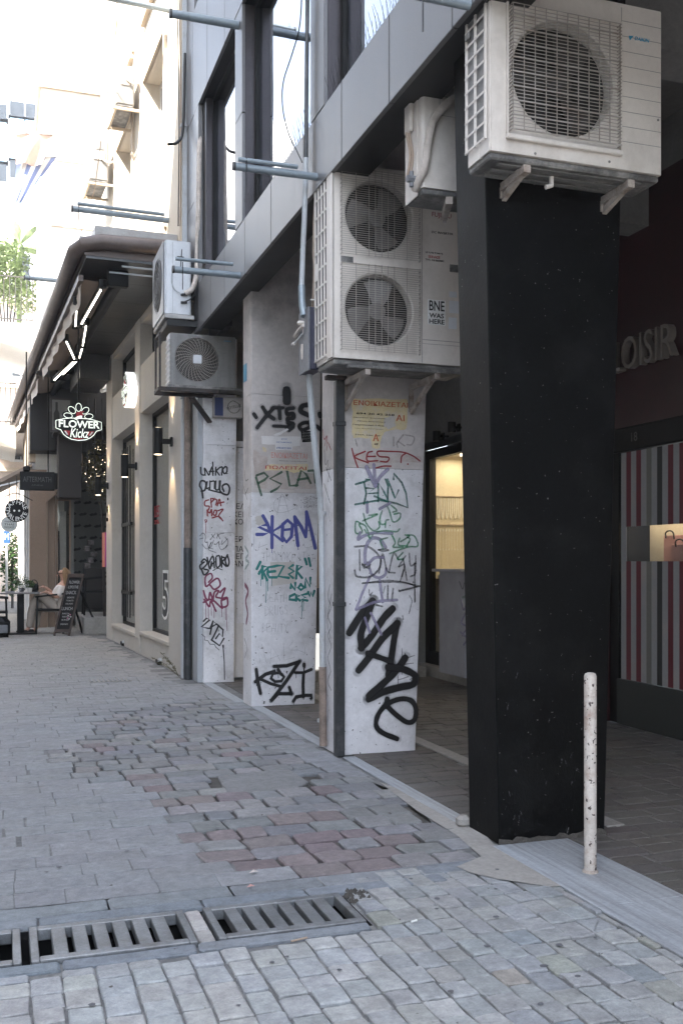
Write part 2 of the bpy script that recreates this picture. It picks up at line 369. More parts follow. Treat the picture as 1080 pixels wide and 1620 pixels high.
        if label: ob['label'] = label
        if kind: ob['kind'] = kind
        return ob
def put(ob, parent):
    if parent is not None: ob.parent = parent; ob.location = WP[ob] - WP[parent]
    else: ob.location = WP[ob]
def thing(name, label, cat, loc, group=None):
    o = bpy.data.objects.new(name, None); COL.objects.link(o); o.empty_display_size = .1
    WP[o] = Vector(loc); o.location = loc; o['label'] = label; o['category'] = cat
    if group: o['group'] = group
    return o
def tag(o, label, cat, group=None):
    o['label'] = label; o['category'] = cat
    if group: o['group'] = group
    return o
def struct(o): o['kind'] = 'structure'; return o
def dup(root, delta, label=None, rotz=0):
    r = root.copy(); COL.objects.link(r); r.location = root.location + Vector(delta); WP[r] = WP[root] + Vector(delta)
    r.rotation_euler.z += rotz
    if label: r['label'] = label
    def rec(a, b):
        for ch in list(a.children):
            c = ch.copy(); COL.objects.link(c); c.parent = b; rec(ch, c)
    rec(root, r); return r
TEXTS = []
def text(s_, name, m, o, ax, ay, w=None, h=None, parent=None, ext=.001, off=0., shear=0., align='CENTER', space=1.):
    """lettering: o = centre of the word, ax = reading direction, ay = up on the surface"""
    cu = bpy.data.curves.new(name, 'FONT'); cu.body = s_; cu.extrude = ext; cu.offset = off; cu.shear = shear
    cu.align_x = align; cu.align_y = 'CENTER'; cu.resolution_u = 3; cu.space_character = space; cu.space_line = .95
    cu.materials.append(M(m)); ob = bpy.data.objects.new(name, cu); COL.objects.link(ob)
    ax, ay = Vector(ax).normalized(), Vector(ay).normalized(); az = ax.cross(ay)
    mt = Matrix((ax, ay, az)).transposed().to_4x4()
    WP[ob] = Vector(o) + az * ext; put(ob, parent); ob.rotation_euler = mt.to_euler()
    TEXTS.append((ob, w, h)); return ob
def catmull(pts, k=5):
    if len(pts) < 3: return [Vector(p) for p in pts]
    P = [Vector(p) for p in pts]; P = [P[0] * 2 - P[1]] + P + [P[-1] * 2 - P[-2]]; out = []
    for i in range(1, len(P) - 2):
        for j in range(k):
            t = j / k; a, b, c, d = P[i - 1], P[i], P[i + 1], P[i + 2]
            out.append(.5 * ((2 * b) + (c - a) * t + (2 * a - 5 * b + 4 * c - d) * t * t + (3 * b - a - 3 * c + d) * t ** 3))
    out.append(P[-2]); return out
def strokes(name, m, lines, tr, width, nrm, parent=None, soft=.35, label=None, smooth=True, wob=.12, off=.0015, mist=False):
    """paint on a flat face. lines: point lists in the face's own drawing coordinates, tr maps them to points on the face"""
    if mist: strokes('overspray', 'spray_mist', [((l_[0] * 1.9, l_[1]) if isinstance(l_, tuple) and isinstance(l_[1], list) else (width * 1.9, l_)) for l_ in lines], tr, width, nrm, parent, soft=.98, smooth=smooth, off=.0009)
    b = MB(); b.att = []; nrm = Vector(nrm); lay = 0
    for ln in lines:
        wd = width
        if isinstance(ln, tuple) and isinstance(ln[0], (int, float)) and isinstance(ln[1], list): wd, ln = ln
        pts = [tr(*p) for p in ln]
        if len(pts) == 1: pts = [pts[0], pts[0] + Vector((0, 0, wd * .15))]
        if smooth and len(pts) > 2: pts = catmull(pts, 5)
        d0 = (pts[0] - pts[1]).normalized(); d1 = (pts[-1] - pts[-2]).normalized()
        hw = wd / 2
        P = [(pts[0] + d0 * hw, .15), (pts[0] + d0 * hw * .75, .7), (pts[0] + d0 * hw * .35, .94)] + [(p, 1) for p in pts] + [(pts[-1] + d1 * hw * .35, .94), (pts[-1] + d1 * hw * .75, .7), (pts[-1] + d1 * hw, .15)]
        for i, (p, q) in enumerate(P):
            pa = P[max(i - 1, 0)][0]; pb = P[min(i + 1, len(P) - 1)][0]; t = (pb - pa)
            if t.length < 1e-7: t = Vector((0, 0, 1))
            sd_ = t.normalized().cross(nrm); hh = hw * q * (1 + wob * (mnoise.noise(p * 30) ))
            e = 0. if (q < .2) else 1.
            base = p + nrm * (off + lay * 2.5e-5 + i * 4e-6)
            for k, (o_, a_) in enumerate(((-1, 0), (-(1 - soft), 1), (0, 1), (1 - soft, 1), (1, 0))):
                b.v.append(base + sd_ * hh * o_); b.att.append(float(a_) * e)
            if i:
                n = len(b.v) - 10
                for k in range(4): b.f.append([n + k, n + k + 1, n + k + 6, n + k + 5]); b.m.append(0)
        lay += 1
    return b.build(name, m, parent, label=label)
def stone_top(b, poly, z, col, ch=.007, drop=.02, tilt=(0, 0), jit=0):
    """a paving stone: polygon with worn edges, top at z"""
    n = len(poly); cx = sum(p[0] for p in poly) / n; cy = sum(p[1] for p in poly) / n
    def zz(x, y): return z + (x - cx) * tilt[0] + (y - cy) * tilt[1]
    k0 = len(b.v); top = []
    for x, y in poly:
        dx, dy = x - cx, y - cy; L = math.hypot(dx, dy) or 1; k_ = ch * random.uniform(.7, 1.5); top.append((x - dx / L * k_, y - dy / L * k_))
    vs_ = [(x, y, zz(x, y)) for x, y in top] + [(x, y, zz(x, y) - ch * .8) for x, y in poly] + [(x, y, z - drop) for x, y in poly]
    fs_ = [list(range(n))]
    for k in (0, n):
        for i in range(n): j = (i + 1) % n; fs_.append((k + i, k + i + n, k + j + n, k + j))
    b.add(vs_, fs_)
    if b.cols is None: b.cols = []
    b.cols += [col] * (len(b.v) - k0)
def quadpoly(x0, x1, y0, y1, j=.004, cut=.012, mids=True):
    r = lambda: random.uniform(-j, j)
    c = min(cut, (x1 - x0) * .3, (y1 - y0) * .3)
    P = [(x0 + c + r(), y0 + r()), (x1 - c + r(), y0 + r()), (x1 + r(), y0 + c + r()), (x1 + r(), y1 - c + r()), (x1 - c + r(), y1 + r()), (x0 + c + r(), y1 + r()), (x0 + r(), y1 - c + r()), (x0 + r(), y0 + c + r())]
    if mids: P.insert(1, ((x0 + x1) / 2 + r(), y0 + r())); P.insert(6, ((x0 + x1) / 2 + r(), y1 + r()))
    return P
def inside(x, y, poly):
    c = False; n = len(poly); j = n - 1
    for i in range(n):
        xi, yi = poly[i][0], poly[i][1]; xj, yj = poly[j][0], poly[j][1]
        if (yi > y) != (yj > y) and x < (xj - xi) * (y - yi) / (yj - yi) + xi: c = not c
        j = i
    return c
def sheet(name, poly, z, m, parent=None):
    b = MB(); b.add([(p[0], p[1], z) for p in poly], [list(range(len(poly)))]); return b.build(name, m, parent)

GLYPH = {'A': [[(0, 0), (.4, 1), (.8, 0)], [(.15, .38), (.65, .38)]], 'B': [[(0, 0), (0, 1), (.6, .8), (0, .52), (.7, .25), (0, 0)]], 'C': [[(.7, .9), (.3, 1), (0, .5), (.3, 0), (.7, .1)]], 'D': [[(0, 0), (0, 1), (.6, .8), (.7, .3), (0, 0)]],
 'E': [[(.65, 1), (0, 1), (0, 0), (.65, 0)], [(0, .5), (.5, .5)]], 'G': [[(.7, .85), (.3, 1), (0, .5), (.3, 0), (.7, .15), (.7, .45), (.4, .45)]], 'H': [[(0, 0), (0, 1)], [(.65, 0), (.65, 1)], [(0, .5), (.65, .5)]], 'I': [[(.1, 0), (.1, 1)]],
 'K': [[(0, 0), (0, 1)], [(.6, 1), (0, .45), (.65, 0)]], 'L': [[(0, 1), (0, 0), (.6, 0)]], 'M': [[(0, 0), (.1, 1), (.4, .3), (.7, 1), (.8, 0)]], 'N': [[(0, 0), (.05, 1), (.6, 0), (.65, 1)]], 'O': [[(.35, 1), (0, .6), (.1, .05), (.55, .05), (.7, .6), (.35, 1)]],
 'P': [[(0, 0), (0, 1), (.6, .85), (.5, .5), (0, .45)]], 'R': [[(0, 0), (0, 1), (.6, .85), (.45, .5), (0, .45), (.65, 0)]], 'S': [[(.65, .9), (.2, 1), (.05, .7), (.6, .4), (.5, .05), (0, .1)]], 'T': [[(0, 1), (.75, 1)], [(.37, 1), (.37, 0)]],
 'U': [[(0, 1), (.05, .1), (.5, 0), (.65, 1)]], 'Y': [[(0, 1), (.35, .5), (.7, 1)], [(.35, .5), (.3, 0)]], ' ': []}
def scrawl(s_, tr, x0, y0, x1, y1, m, wd, nrm, parent):
    """handwritten capitals in the box x0..x1, y0 (top)..y1"""
    n = len(s_); cw = (x1 - x0) / n; L = []
    for i, ch in enumerate(s_):
        jx, jy, js = random.uniform(-.06, .06) * cw, random.uniform(-.08, .08) * (y1 - y0), random.uniform(.9, 1.1)
        for ln in GLYPH.get(ch, []): L.append([(x0 + i * cw + jx + px_ * cw * 1.05 * js, y1 + jy - py_ * (y1 - y0) * js) for px_, py_ in ln])
    return strokes('graffiti', m, L, tr, wd, nrm, parent, smooth=False)
# ---------------- ground ----------------
Z = Vector((0, 0, 1)); XA = Vector((1, 0, 0)); YA = Vector((0, 1, 0))
ground = MB(); ground.add([(-60, -60, -.33), (60, -60, -.33), (60, 110, -.33), (-60, 110, -.33)], [(0, 1, 2, 3)])
struct(ground.build('ground', 'asphalt'))
g = MB()   # mortar bed of the lane, left open under the drain slots
for r in ((-8, 2.12, -6, 3.36), (-8, 2.12, 3.70, 3.93), (-8, 2.12, 40, 60), (-8, -1.3, 3.36, 3.70), (1.26, 2.12, 3.36, 3.70), (.635, .695, 3.36, 3.70)):
    g.add([(r[0], r[2], -.012), (r[1], r[2], -.012), (r[1], r[3], -.012), (r[0], r[3], -.012)], [(0, 1, 2, 3)])
lane = struct(g.build('lane', 'mortar'))
Wp = [AZ(*p)[:2] for p in [(78, 1203), (105, 1172), (150, 1150), (140, 1128), (240, 1118), (330, 1104), (440, 1150), (480, 1205), (545, 1218), (610, 1245), (672, 1288), (738, 1362), (640, 1390), (400, 1416), (398, 1378), (330, 1350), (300, 1318), (262, 1280), (205, 1248), (130, 1240)]]
Cp = [AZ(*p)[:2] for p in [(600, 1238), (650, 1255), (700, 1283), (752, 1305), (786, 1342), (830, 1352), (905, 1402), (870, 1404), (790, 1392), (745, 1382), (722, 1372), (760, 1356), (722, 1322), (660, 1284)]]
Rp = [AZ(*p)[:2] for p in [(340, 1296), (420, 1285), (560, 1280), (680, 1300), (680, 1325), (600, 1350), (600, 1400), (400, 1415), (395, 1370), (290, 1325)]]
Rp2 = [AZ(*p)[:2] for p in [(250, 1255), (390, 1255), (380, 1275), (260, 1275)]]
Kp = [AZ(*p)[:2] for p in [(345, 1228), (455, 1215), (488, 1236), (470, 1247), (360, 1256)]]
sheet('soil_bed', [tuple(p) for p in Wp], -.020, 'soil_joint', lane)
from mathutils.geometry import tessellate_polygon
_o = [Vector((x_, y_, 0)) for x_, y_ in ((-8, 3.93), (2.118, 3.93), (2.118, 40), (-8, 40))]; _h = [Vector((p[0], p[1], 0)) for p in Wp]; _all = _o + _h
b = MB(); b.add([(v.x, v.y, -.0042) for v in _all], [tuple(t_) for t_ in tessellate_polygon([_o, _h])]); b.build('joint_fill', 'mortar', lane)
cem = sheet('cement_patch', Cp, .003, 'cement', lane)
b = MB(); stone_top(b, [tuple(p) for p in Kp], .001, (.20, .20, .20), ch=.008); b.build('patch_slab', 'stone', lane)
def tone(base, v=.12, hue=.03):
    k = 1 + random.uniform(-v, v); return tuple(max(.01, c * k * (1 + random.uniform(-hue, hue))) for c in base)
stones = []
y = 3.93; row = 0
while y < 26:
    dep = random.uniform(.15, .19); y1 = y + dep; x = -.75 + random.uniform(-.2, 0)
    bend = random.uniform(-.006, .006)
    while x < 2.1:
        xm = x + .1; worn = inside(xm, y + dep / 2, Wp)
        ln = random.uniform(.13, .25) if worn else random.uniform(.18, .36)
        x1 = min(x + ln, 2.10)
        if x1 - x < .07: x = x1 + .01; continue
        cx, cy = (x + x1) / 2, (y + y1) / 2
        if cy > 10.6 and x1 > 1.92 - .042 * (cy - 11.1): break
        if inside(cx, cy, Cp) or inside(cx, cy, Kp) or inside(x1 - .03, cy, Kp) or inside(x + .03, cy, Kp): x = x1; continue
        if worn:
            gp = random.uniform(.004, .011); red = inside(cx, cy, Rp) and random.random() < .6 or random.random() < .05 or inside(cx, cy, Rp2) and random.random() < .8
            col = tone((.185, .155, .158) if red else random.choice(((.20, .20, .205), (.23, .225, .225), (.185, .19, .20))), .13)
            P = quadpoly(x + gp, x1 - gp, y + gp * .8, y1 - gp * .8, .008, .010)
            stones.append((cy, cx, P, random.uniform(-.005, .005), col, .008, (random.uniform(-.035, .035), random.uniform(-.035, .035))))
        else:
            gp = random.uniform(.001, .003)
            if random.random() < .13: gp2 = random.uniform(.006, .018)
            else: gp2 = gp
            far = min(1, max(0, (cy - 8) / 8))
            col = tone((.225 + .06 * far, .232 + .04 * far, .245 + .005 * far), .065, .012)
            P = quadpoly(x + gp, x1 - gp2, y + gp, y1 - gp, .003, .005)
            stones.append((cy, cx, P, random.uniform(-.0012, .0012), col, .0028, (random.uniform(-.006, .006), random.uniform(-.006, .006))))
        x = x1
    y = y1
vis = [s_ for s_ in stones if s_[1] > -.02]; vis.sort(key=lambda s_: s_[0])
near = vis[:298]; rest = vis[298:] + [s_ for s_ in stones if s_[1] <= -.02]
for s_ in near:
    b = MB(); stone_top(b, s_[2], s_[3], s_[4], s_[5], tilt=s_[6]); b.build('paving_stone', 'stone', lane)
b = MB()
for s_ in rest: stone_top(b, s_[2], s_[3], s_[4], s_[5], tilt=s_[6])
b.build('far_paving', 'stone', lane, kind='stuff')

# near sett apron, running along the street
apron = struct(sheet('sett_apron', [(-1.4, 1.6), (2.118, 1.6), (2.118, 3.29), (-1.4, 3.29)], -.010, 'mortar'))
random.seed(21)
cnt = 0; joined = MB()
x = -.72
while x < 2.08:
    wd = random.uniform(.090, .108); x1 = min(x + wd, 2.105); y = 1.9 + random.uniform(0, .14)
    while True:
        ln = random.uniform(.102, .145); y1 = y + ln
        ytop = 3.285 if (x + x1) / 2 < 1.27 else 3.90
        y1 = min(y1, ytop)
        if y1 - y > .05:
            gp = random.uniform(.002, .006)
            base = random.choice(((.345, .36, .37), (.325, .34, .355), (.365, .37, .368), (.315, .325, .332), (.345, .35, .345)))
            rr_ = random.random()
            if rr_ < .035: base = (.27, .30, .325)
            elif rr_ < .07: base = (.33, .34, .31)
            elif rr_ < .09: base = (.35, .325, .30)
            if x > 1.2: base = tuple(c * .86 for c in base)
            j = .006 if x > 1.15 else .003
            P = quadpoly(x + gp, x1 - gp, y + gp, y1 - gp, j, .005)
            bb = MB() if (x1 > -.02 and cnt < 298 and y > 2.2) else joined
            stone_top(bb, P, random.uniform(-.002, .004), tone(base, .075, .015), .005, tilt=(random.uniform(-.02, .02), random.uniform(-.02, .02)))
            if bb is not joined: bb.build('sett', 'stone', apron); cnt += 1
        if y1 >= ytop - .001: break
        y = y1
    x = x1
if joined.v: joined.build('edge_setts', 'stone', apron, kind='stuff')

gum = []
random.seed(77)
for k in range(30):
    gx_, gy_ = random.uniform(0, 2.05), random.choice((random.uniform(2.4, 3.25), random.uniform(4.0, 7.0)))
    if gx_ > 1.3: gy_ = random.uniform(2.4, 3.8)
    n_ = 9; r_ = random.uniform(.006, .014); gb_ = MB()
    gb_.add([(gx_ + r_ * random.uniform(.75, 1.2) * math.cos(2 * math.pi * i / n_), gy_ + r_ * random.uniform(.75, 1.2) * math.sin(2 * math.pi * i / n_), .0055) for i in range(n_)] + [(gx_, gy_, .0075)], [(i, (i + 1) % n_, n_) for i in range(n_)])
    gb_.build('gum_spot', 'gum', apron if gy_ < 3.9 else lane)
# drain: long kerb stones, concrete pit, grates
drain = struct(MB().box(-1.4, 1.262, 3.36, 3.70, -.30, -.29).build('drain_channel', 'pit'))
for (x0, x1, y0, y1) in ((-1.4, 1.262, 3.352, 3.362), (-1.4, 1.262, 3.698, 3.708), (1.262, 1.27, 3.36, 3.70)):
    MB().box(x0, x1, y0, y1, -.29, -.014).build('pit_wall', 'pit', drain)
random.seed(5)
for (ya, yb, xs) in ((3.292, 3.368, (-.9, -.32, .18, .62, 1.24)), (3.70, 3.795, (-.9, -.3, .12, .72, 1.13, 1.72)), (3.80, 3.925, (-.9, -.45, -.1, .38, .85, 1.22, 1.66, 1.95))):
    for a, c in zip(xs, xs[1:]):
        if ya > 3.75: col = tone((.20, .215, .235), .12)
        else: col = tone((.19, .21, .24), .08)
        b = MB(); stone_top(b, quadpoly(a + .003, c - .003, ya + .002, yb - .003, .004, .008), random.uniform(-.001, .003), col, .006); b.build('kerb_stone', 'stone', drain)
for (y0, y1) in ((3.375, 3.48), (3.485, 3.59), (3.595, 3.69)):
    b = MB(); stone_top(b, quadpoly(.637, .692, y0, y1, .002, .006), 0, tone((.36, .35, .34)), .005); b.build('sett', 'stone', drain)
b = MB()
for k in range(34):   # broken edge by the last grate
    px_, py_ = 1.24 + random.uniform(0, .11), 3.62 + random.uniform(-.03, .09)
    r = random.uniform(.006, .02); b.add([(px_ - r, py_, -.006), (px_, py_ - r, -.006), (px_ + r, py_, -.006), (px_, py_ + r, -.006), (px_, py_, r * .8)], [(0, 1, 4), (1, 2, 4), (2, 3, 4), (3, 0, 4)])
b.build('broken_mortar', 'soil_joint', drain, kind='stuff')
def grate(x0, x1, nm, lab, n=7):
    t = thing('drain_grate', lab, 'drain grate', ((x0 + x1) / 2, 3.53, 0), 'iron drain grates in a row across the lane')
    y0, y1, zt = 3.372, 3.69, .006
    f = MB(); f.bbox(x0 + .004, x0 + .032, y0, y1, -.035, zt, .003); f.bbox(x1 - .032, x1 - .004, y0, y1, -.035, zt, .003)
    f.bbox(x0 + .032, x1 - .032, y0, y0 + .036, -.035, zt, .003); f.bbox(x0 + .032, x1 - .032, y1 - .036, y1, -.035, zt, .003)
    f.build('frame', 'iron', t)
    p = (x1 - x0 - .064) / n
    for i in range(1, n):
        c = x0 + .032 + i * p
        MB().bbox(c - p * .35, c + p * .35, y0 + .036, y1 - .036, -.03, zt - .001, .003).build('bar', 'iron', t)
    return t
grate(-.47, .062, 0, 'iron drain grate cut off by the left edge of the photo')
grate(.082, .634, 0, 'iron drain grate with clean dark bars, middle one of the row')
grate(.70, 1.245, 0, 'worn iron drain grate beside the broken mortar, rightmost of the row')

# arcade floor, marble strips
arc = struct(sheet('arcade_floor', [(2.122, -6), (4.7, -6), (4.7, 10.8), (2.122, 10.8)], -.008, 'mortar'))
def strip(nm, x0, x1, y0, y1, z=.004, n=1, m='marble_strip'):
    for i in range(n):
        a = y0 + (y1 - y0) * i / n; c = y0 + (y1 - y0) * (i + 1) / n
        MB().bbox(x0, x1, a + .0015, c - .0015, -.007, z, .002).build(nm, m, arc)
strip('marble_slab', 2.109, 2.50, -1.0, 4.075, n=6)
strip('marble_slab', 2.125, 2.215, 4.42, 6.24, n=3)
strip('marble_slab', 2.10, 2.20, 6.66, 8.66, n=2)
strip('marble_slab', 2.02, 2.12, 9.0, 10.68, n=2)
strip('marble_border', 2.80, 2.90, 4.2, 10.7, n=7, m='cement')
random.seed(9); pav = []
y = 1.8
while y < 10.7:
    dp = random.uniform(.10, .13); x = 2.225 + random.uniform(-.1, 0) if y > 4.4 else 2.51
    x = max(x, 2.22 if y > 4.4 else 2.51)
    while x < 4.64:
        ln = random.uniform(.16, .27); x1 = min(x + ln, 4.65)
        if y > 4.2 and x < 2.80 < x1: x1 = 2.797
        if y > 4.2 and 2.79 < x < 2.90: x = 2.903; continue
        if x1 - x > .04: pav.append((x, x1, y, y + dp))
        x = x1 + .002
    y += dp
def seenp(p):
    cx, cy = (p[0] + p[1]) / 2, (p[2] + p[3]) / 2
    d = cx * S + cy * C; t = (cx * C - cy * S) / d
    px, py = CX + F * t, HY + F * H / d
    return 0 < px < 1080 and py < 1620 and not (745 < px < 955 and py < 1325) and not (545 < px < 657 and py < 1187) and not (400 < px < 497 and py < 1113)
ps = [p for p in pav if seenp(p)]; ps.sort(key=lambda p: p[2]); head = set(map(id, ps[:290])); jb = MB()
for p in pav:
    b = MB() if id(p) in head else jb
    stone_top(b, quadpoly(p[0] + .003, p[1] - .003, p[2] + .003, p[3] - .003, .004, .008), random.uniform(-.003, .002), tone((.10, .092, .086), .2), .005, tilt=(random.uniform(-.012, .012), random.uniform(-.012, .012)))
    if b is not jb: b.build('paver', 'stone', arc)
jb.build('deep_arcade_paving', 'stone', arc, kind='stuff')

# ---------------- the metal-clad office building ----------------
FX = 1.92; ZB = 3.71; ZT = 4.18
ob = thing('office_building', 'dark office building clad in grey metal panels over an open ground-floor arcade', 'building', (3.3, 4, 0))
def joints(px): return AX(px, 500, FX).y
ys = [-3.0, -1.4, .2, 1.0, 1.79, 2.56, 3.33, 4.10, joints(615), joints(540), joints(480), joints(428.6), joints(387), joints(355), 9.62, 10.25]
for a, c in zip(ys, ys[1:]):
    MB().bbox(FX, FX + .03, a + .005, c - .005, ZB, ZT, .003).build('fascia_panel', 'panel_metal', ob)
MB().box(FX + .032, 2.17, -3, 10.245, ZB + .006, ZT - .01).build('soffit', 'soffit_black', ob)
MB().box(FX + .01, 2.25, -3, 10.24, ZT - .008, ZT + .012).build('sill', 'pier_dark', ob)
# second spandrel and its end
Z2, Z3 = 6.05, 7.15
ys2 = [-3, -.5, 2, 3.6, 4.87, 5.64, 6.44, 7.32, 8.18, 8.98, 9.8, 10.6, 11.0]
for a, c in zip(ys2, ys2[1:]):
    MB().bbox(FX, FX + .03, a + .005, c - .005, Z2, Z3, .003).build('fascia_panel', 'panel_metal', ob)
MB().box(FX + .032, 2.17, -3, 11.0, Z2 + .006, Z3 - .01).build('soffit', 'soffit_black', ob)
for a, c in ((-3, 3), (3, 8.2), (8.2, 11.0)):
    MB().bbox(FX, FX + .03, a + .005, c - .005, 9.3, 10.4, .003).build('fascia_panel', 'panel_metal', ob)
MB().box(FX + .032, 2.17, -3, 11.0, 9.306, 10.39).build('soffit', 'soffit_black', ob)
MB().box(FX + .2, 9, -3, 11.0, 10.2, 17).build('upper_storeys', 'grey_wall', ob)
MB().box(5.2, 9, -3, 10.99, 3.5, 10.19).build('rear_core', 'soffit_black', ob)
# piers between the windows and recessed glazing
piers = [(10.52, 10.995), (8.29, 8.56), (6.01, 6.30), (3.78, 4.08), (1.5, 1.8), (-.8, -.5)]
for (a, c) in piers:
    for (z0, z1) in ((ZT + .014, Z2 - .002), (Z3 + .002, 9.298)):
        MB().bbox(FX + .004, FX + .03, a, c, z0, (z0 + z1) / 2 - .004, .002).build('pier_panel', 'panel_metal', ob)
        MB().bbox(FX + .004, FX + .03, a, c, (z0 + z1) / 2 + .004, z1, .002).build('pier_panel', 'panel_metal', ob)
        MB().box(FX + .032, 2.24, a + .004, c - .004, z0, z1).build('pier', 'pier_dark', ob)
MB().box(FX + .05, 2.24, 10.1, 10.30, ZB + .02, Z2).build('end_post', 'pier_dark', ob)
MB().bbox(FX + .0, FX + .045, 10.26, 10.51, ZB, Z2 - .002, .003).build('end_panel', 'panel_metal', ob)
def glazing(y0, y1, z0, z1, nm=2):
    fr = MB()
    X = 2.065
    fr.box(X - .03, X + .03, y0, y0 + .05, z0, z1); fr.box(X - .03, X + .03, y1 - .05, y1, z0, z1)
    fr.box(X - .03, X + .03, y0 + .05, y1 - .05, z0, z0 + .05); fr.box(X - .03, X + .03, y0 + .05, y1 - .05, z1 - .05, z1)
    w = fr.build('window', 'black_frame', ob)
    n = nm
    for i in range(n):
        a = y0 + .05 + (y1 - y0 - .1) * i / n; c = y0 + .05 + (y1 - y0 - .1) * (i + 1) / n
        if i: MB().box(X - .025, X + .025, a - .02, a + .02, z0 + .05, z1 - .05).build('mullion', 'black_frame', w)
        MB().box(X - .004, X + .004, a + .022, c - .022, z0 + .05, z1 - .05).build('pane', 'glass_upper', w)
pz = sorted(piers)
for (a0, a1), (c0, c1) in zip(pz, pz[1:]):
    for (z0, z1) in ((ZT + .012, Z2 + .006), (Z3 - .01, 9.306)):
        glazing(a1 + .001, (c0 if c0 < 10.4 else 10.1) - .001, z0, z1, 1)
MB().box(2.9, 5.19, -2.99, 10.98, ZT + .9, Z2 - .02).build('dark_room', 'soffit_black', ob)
MB().box(2.17, 2.9, 10.30, 10.98, 3.73, 10.18).build('inner_wall', 'grey_wall', ob)
MB().box(2.2, 8.9, -3.3, -3.01, 0, 10.1).build('light_stop_wall', 'grey_wall', ob)  # unseen wall added to keep light out of the arcade's near end
MB().box(2.24, 4.7, -3, 11.0, 4.6, 4.64).build('ceiling', 'ceiling_grey', ob)
for yy in (8.74, 6.44, 4.2, 1.9):
    MB().box(2.18, 4.68, yy, yy + .26, 3.86, 4.59).build('cross_beam', 'grey_wall', ob)
# arcade back wall above the shops and end wall
MB().box(4.665, 5.1, -3, 10.7, 3.9, 4.59).build('wall', 'grey_wall', ob)
MB().box(4.665, 5.1, 7.3, 10.7, 2.66, 3.9).build('wall', 'grey_wall', ob)
MB().box(2.60, 4.72, 10.78, 10.95, 0, 4.59).build('wall', 'grey_wall', ob)
MB().box(4.69, 5.1, 7.0, 7.9, 0, 2.66).build('wall', 'black_frame', ob)
# interior of the arcade end: dark shopfront with a lit white case
es = thing('back_shop', 'dim shop window with a glowing white case, seen between the two graffiti pillars', 'shop front', (3.6, 10.7, 0))
MB().box(3.0, 4.5, 10.70, 10.76, .1, 2.9).build('frame', 'cafe_dark', es)
MB().box(3.05, 4.45, 10.66, 10.698, 1.0, 1.7).build('shelf_panel', 'brown_wall', es)
MB().box(3.1, 4.4, 10.60, 10.69, 1.72, 1.76).build('shelf', 'cream_panel', es)
MB().bbox(2.98, 3.5, 10.35, 10.58, .12, .50, .03).build('light_case', 'shop_glow', es)
MB().box(2.9, 4.5, 10.3, 10.7, 0, .11).build('step', 'cement', es)

# door with board at the arcade end
dr = thing('white_door', 'white metal door with a Greek notice board, behind the pillar with magenta graffiti', 'door', (2.5, 10.74, 0))
MB().box(2.30, 2.598, 10.74, 10.80, .02, 2.55).build('door_panel', 'white_clad', dr)
MB().box(2.33, 2.59, 10.725, 10.738, .03, .62).build('kick_panel', 'paper_white', dr)
bd = MB().box(2.33, 2.75, 10.715, 10.724, 1.25, 1.96).build('notice_board', 'paper_white', dr)
for s_, zz_ in (('ΕΛ', 1.90), ('ΧΕΙΡ', 1.81), ('ΚΟΣ', 1.73), ('ΕΡΓ', 1.54), ('ΠΑΡ', 1.43), ('ΕΠ', 1.35), ('ΑΝΤ', 1.27)):
    pp = AY(378, 888 - (zz_ - 1.3) / 10.9 * F, 10.71)
    text(s_, 'lettering', 'print_black', (pp.x + .02, 10.714, zz_), XA, Z, h=.062, parent=bd, off=.002)

# ---------------- pillars ----------------
def pillar(name, label, x0, x1, y0, y1, z1, m, cuts, fl=0., fr=.03, sidem=None, gap=.0015):
    t = thing(name, label, 'pillar', ((x0 + x1) / 2, (y0 + y1) / 2, 0), 'arcade pillars')
    zs = [0] + cuts + [z1]
    for i, (a, c) in enumerate(zip(zs, zs[1:])):
        mm = m[i] if isinstance(m, list) else m
        a2, c2 = a + (gap if a else 0), c - gap
        b = MB(); k = .006
        def ring(z, i_=0): 
            X0, X1 = x0 - fl * z + i_, x1 + fr * z - i_
            return [(X0 + k, y0 + i_, z), (X1 - k, y0 + i_, z), (X1, y0 + k + i_, z), (X1, y1, z), (X0, y1, z), (X0, y0 + k + i_, z)]
        vs_ = ring(a2) + ring(c2); fs_ = [list(range(5, -1, -1)), list(range(6, 12))] + [(j, (j + 1) % 6, 6 + (j + 1) % 6, 6 + j) for j in range(6)]
        b.add(vs_, fs_); b.build('cladding_slab' if len(zs) > 2 else 'shaft', mm, t)
    return t
pb = pillar('black_pillar', 'black painted arcade pillar nearest the camera, under the big air conditioner', 2.155, 2.716, 4.095, 4.40, 4.59, 'black_pillar', [], .023, .030)
b = MB()
for k in range(26):
    u = k / 25; b.v += [Vector((2.15 + .57 * u, 4.093 - .012 * random.random(), .0)), Vector((2.15 + .57 * u, 4.09, .012 + .02 * random.random()))]
    if k: n = len(b.v) - 4; b.f.append([n, n + 2, n + 3, n + 1]); b.m.append(0)
b.build('torn_base_edge', 'soil_joint', pb)
MB().bbox(2.10, 2.165, 4.40, 4.46, 0, .055, .015).build('mortar_lump', 'cement', pb)
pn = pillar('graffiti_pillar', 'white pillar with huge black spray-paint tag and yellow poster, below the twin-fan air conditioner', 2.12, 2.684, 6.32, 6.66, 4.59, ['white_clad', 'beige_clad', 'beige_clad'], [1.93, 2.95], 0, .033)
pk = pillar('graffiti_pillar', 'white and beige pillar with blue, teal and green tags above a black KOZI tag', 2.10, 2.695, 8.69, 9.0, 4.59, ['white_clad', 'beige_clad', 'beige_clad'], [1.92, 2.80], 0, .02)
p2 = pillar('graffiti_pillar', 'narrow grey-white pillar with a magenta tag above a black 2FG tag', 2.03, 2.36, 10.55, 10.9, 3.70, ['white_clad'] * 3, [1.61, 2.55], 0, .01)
for q in (pn, pk, p2): q['group'] = 'graffiti covered arcade pillars'
del pb['group']
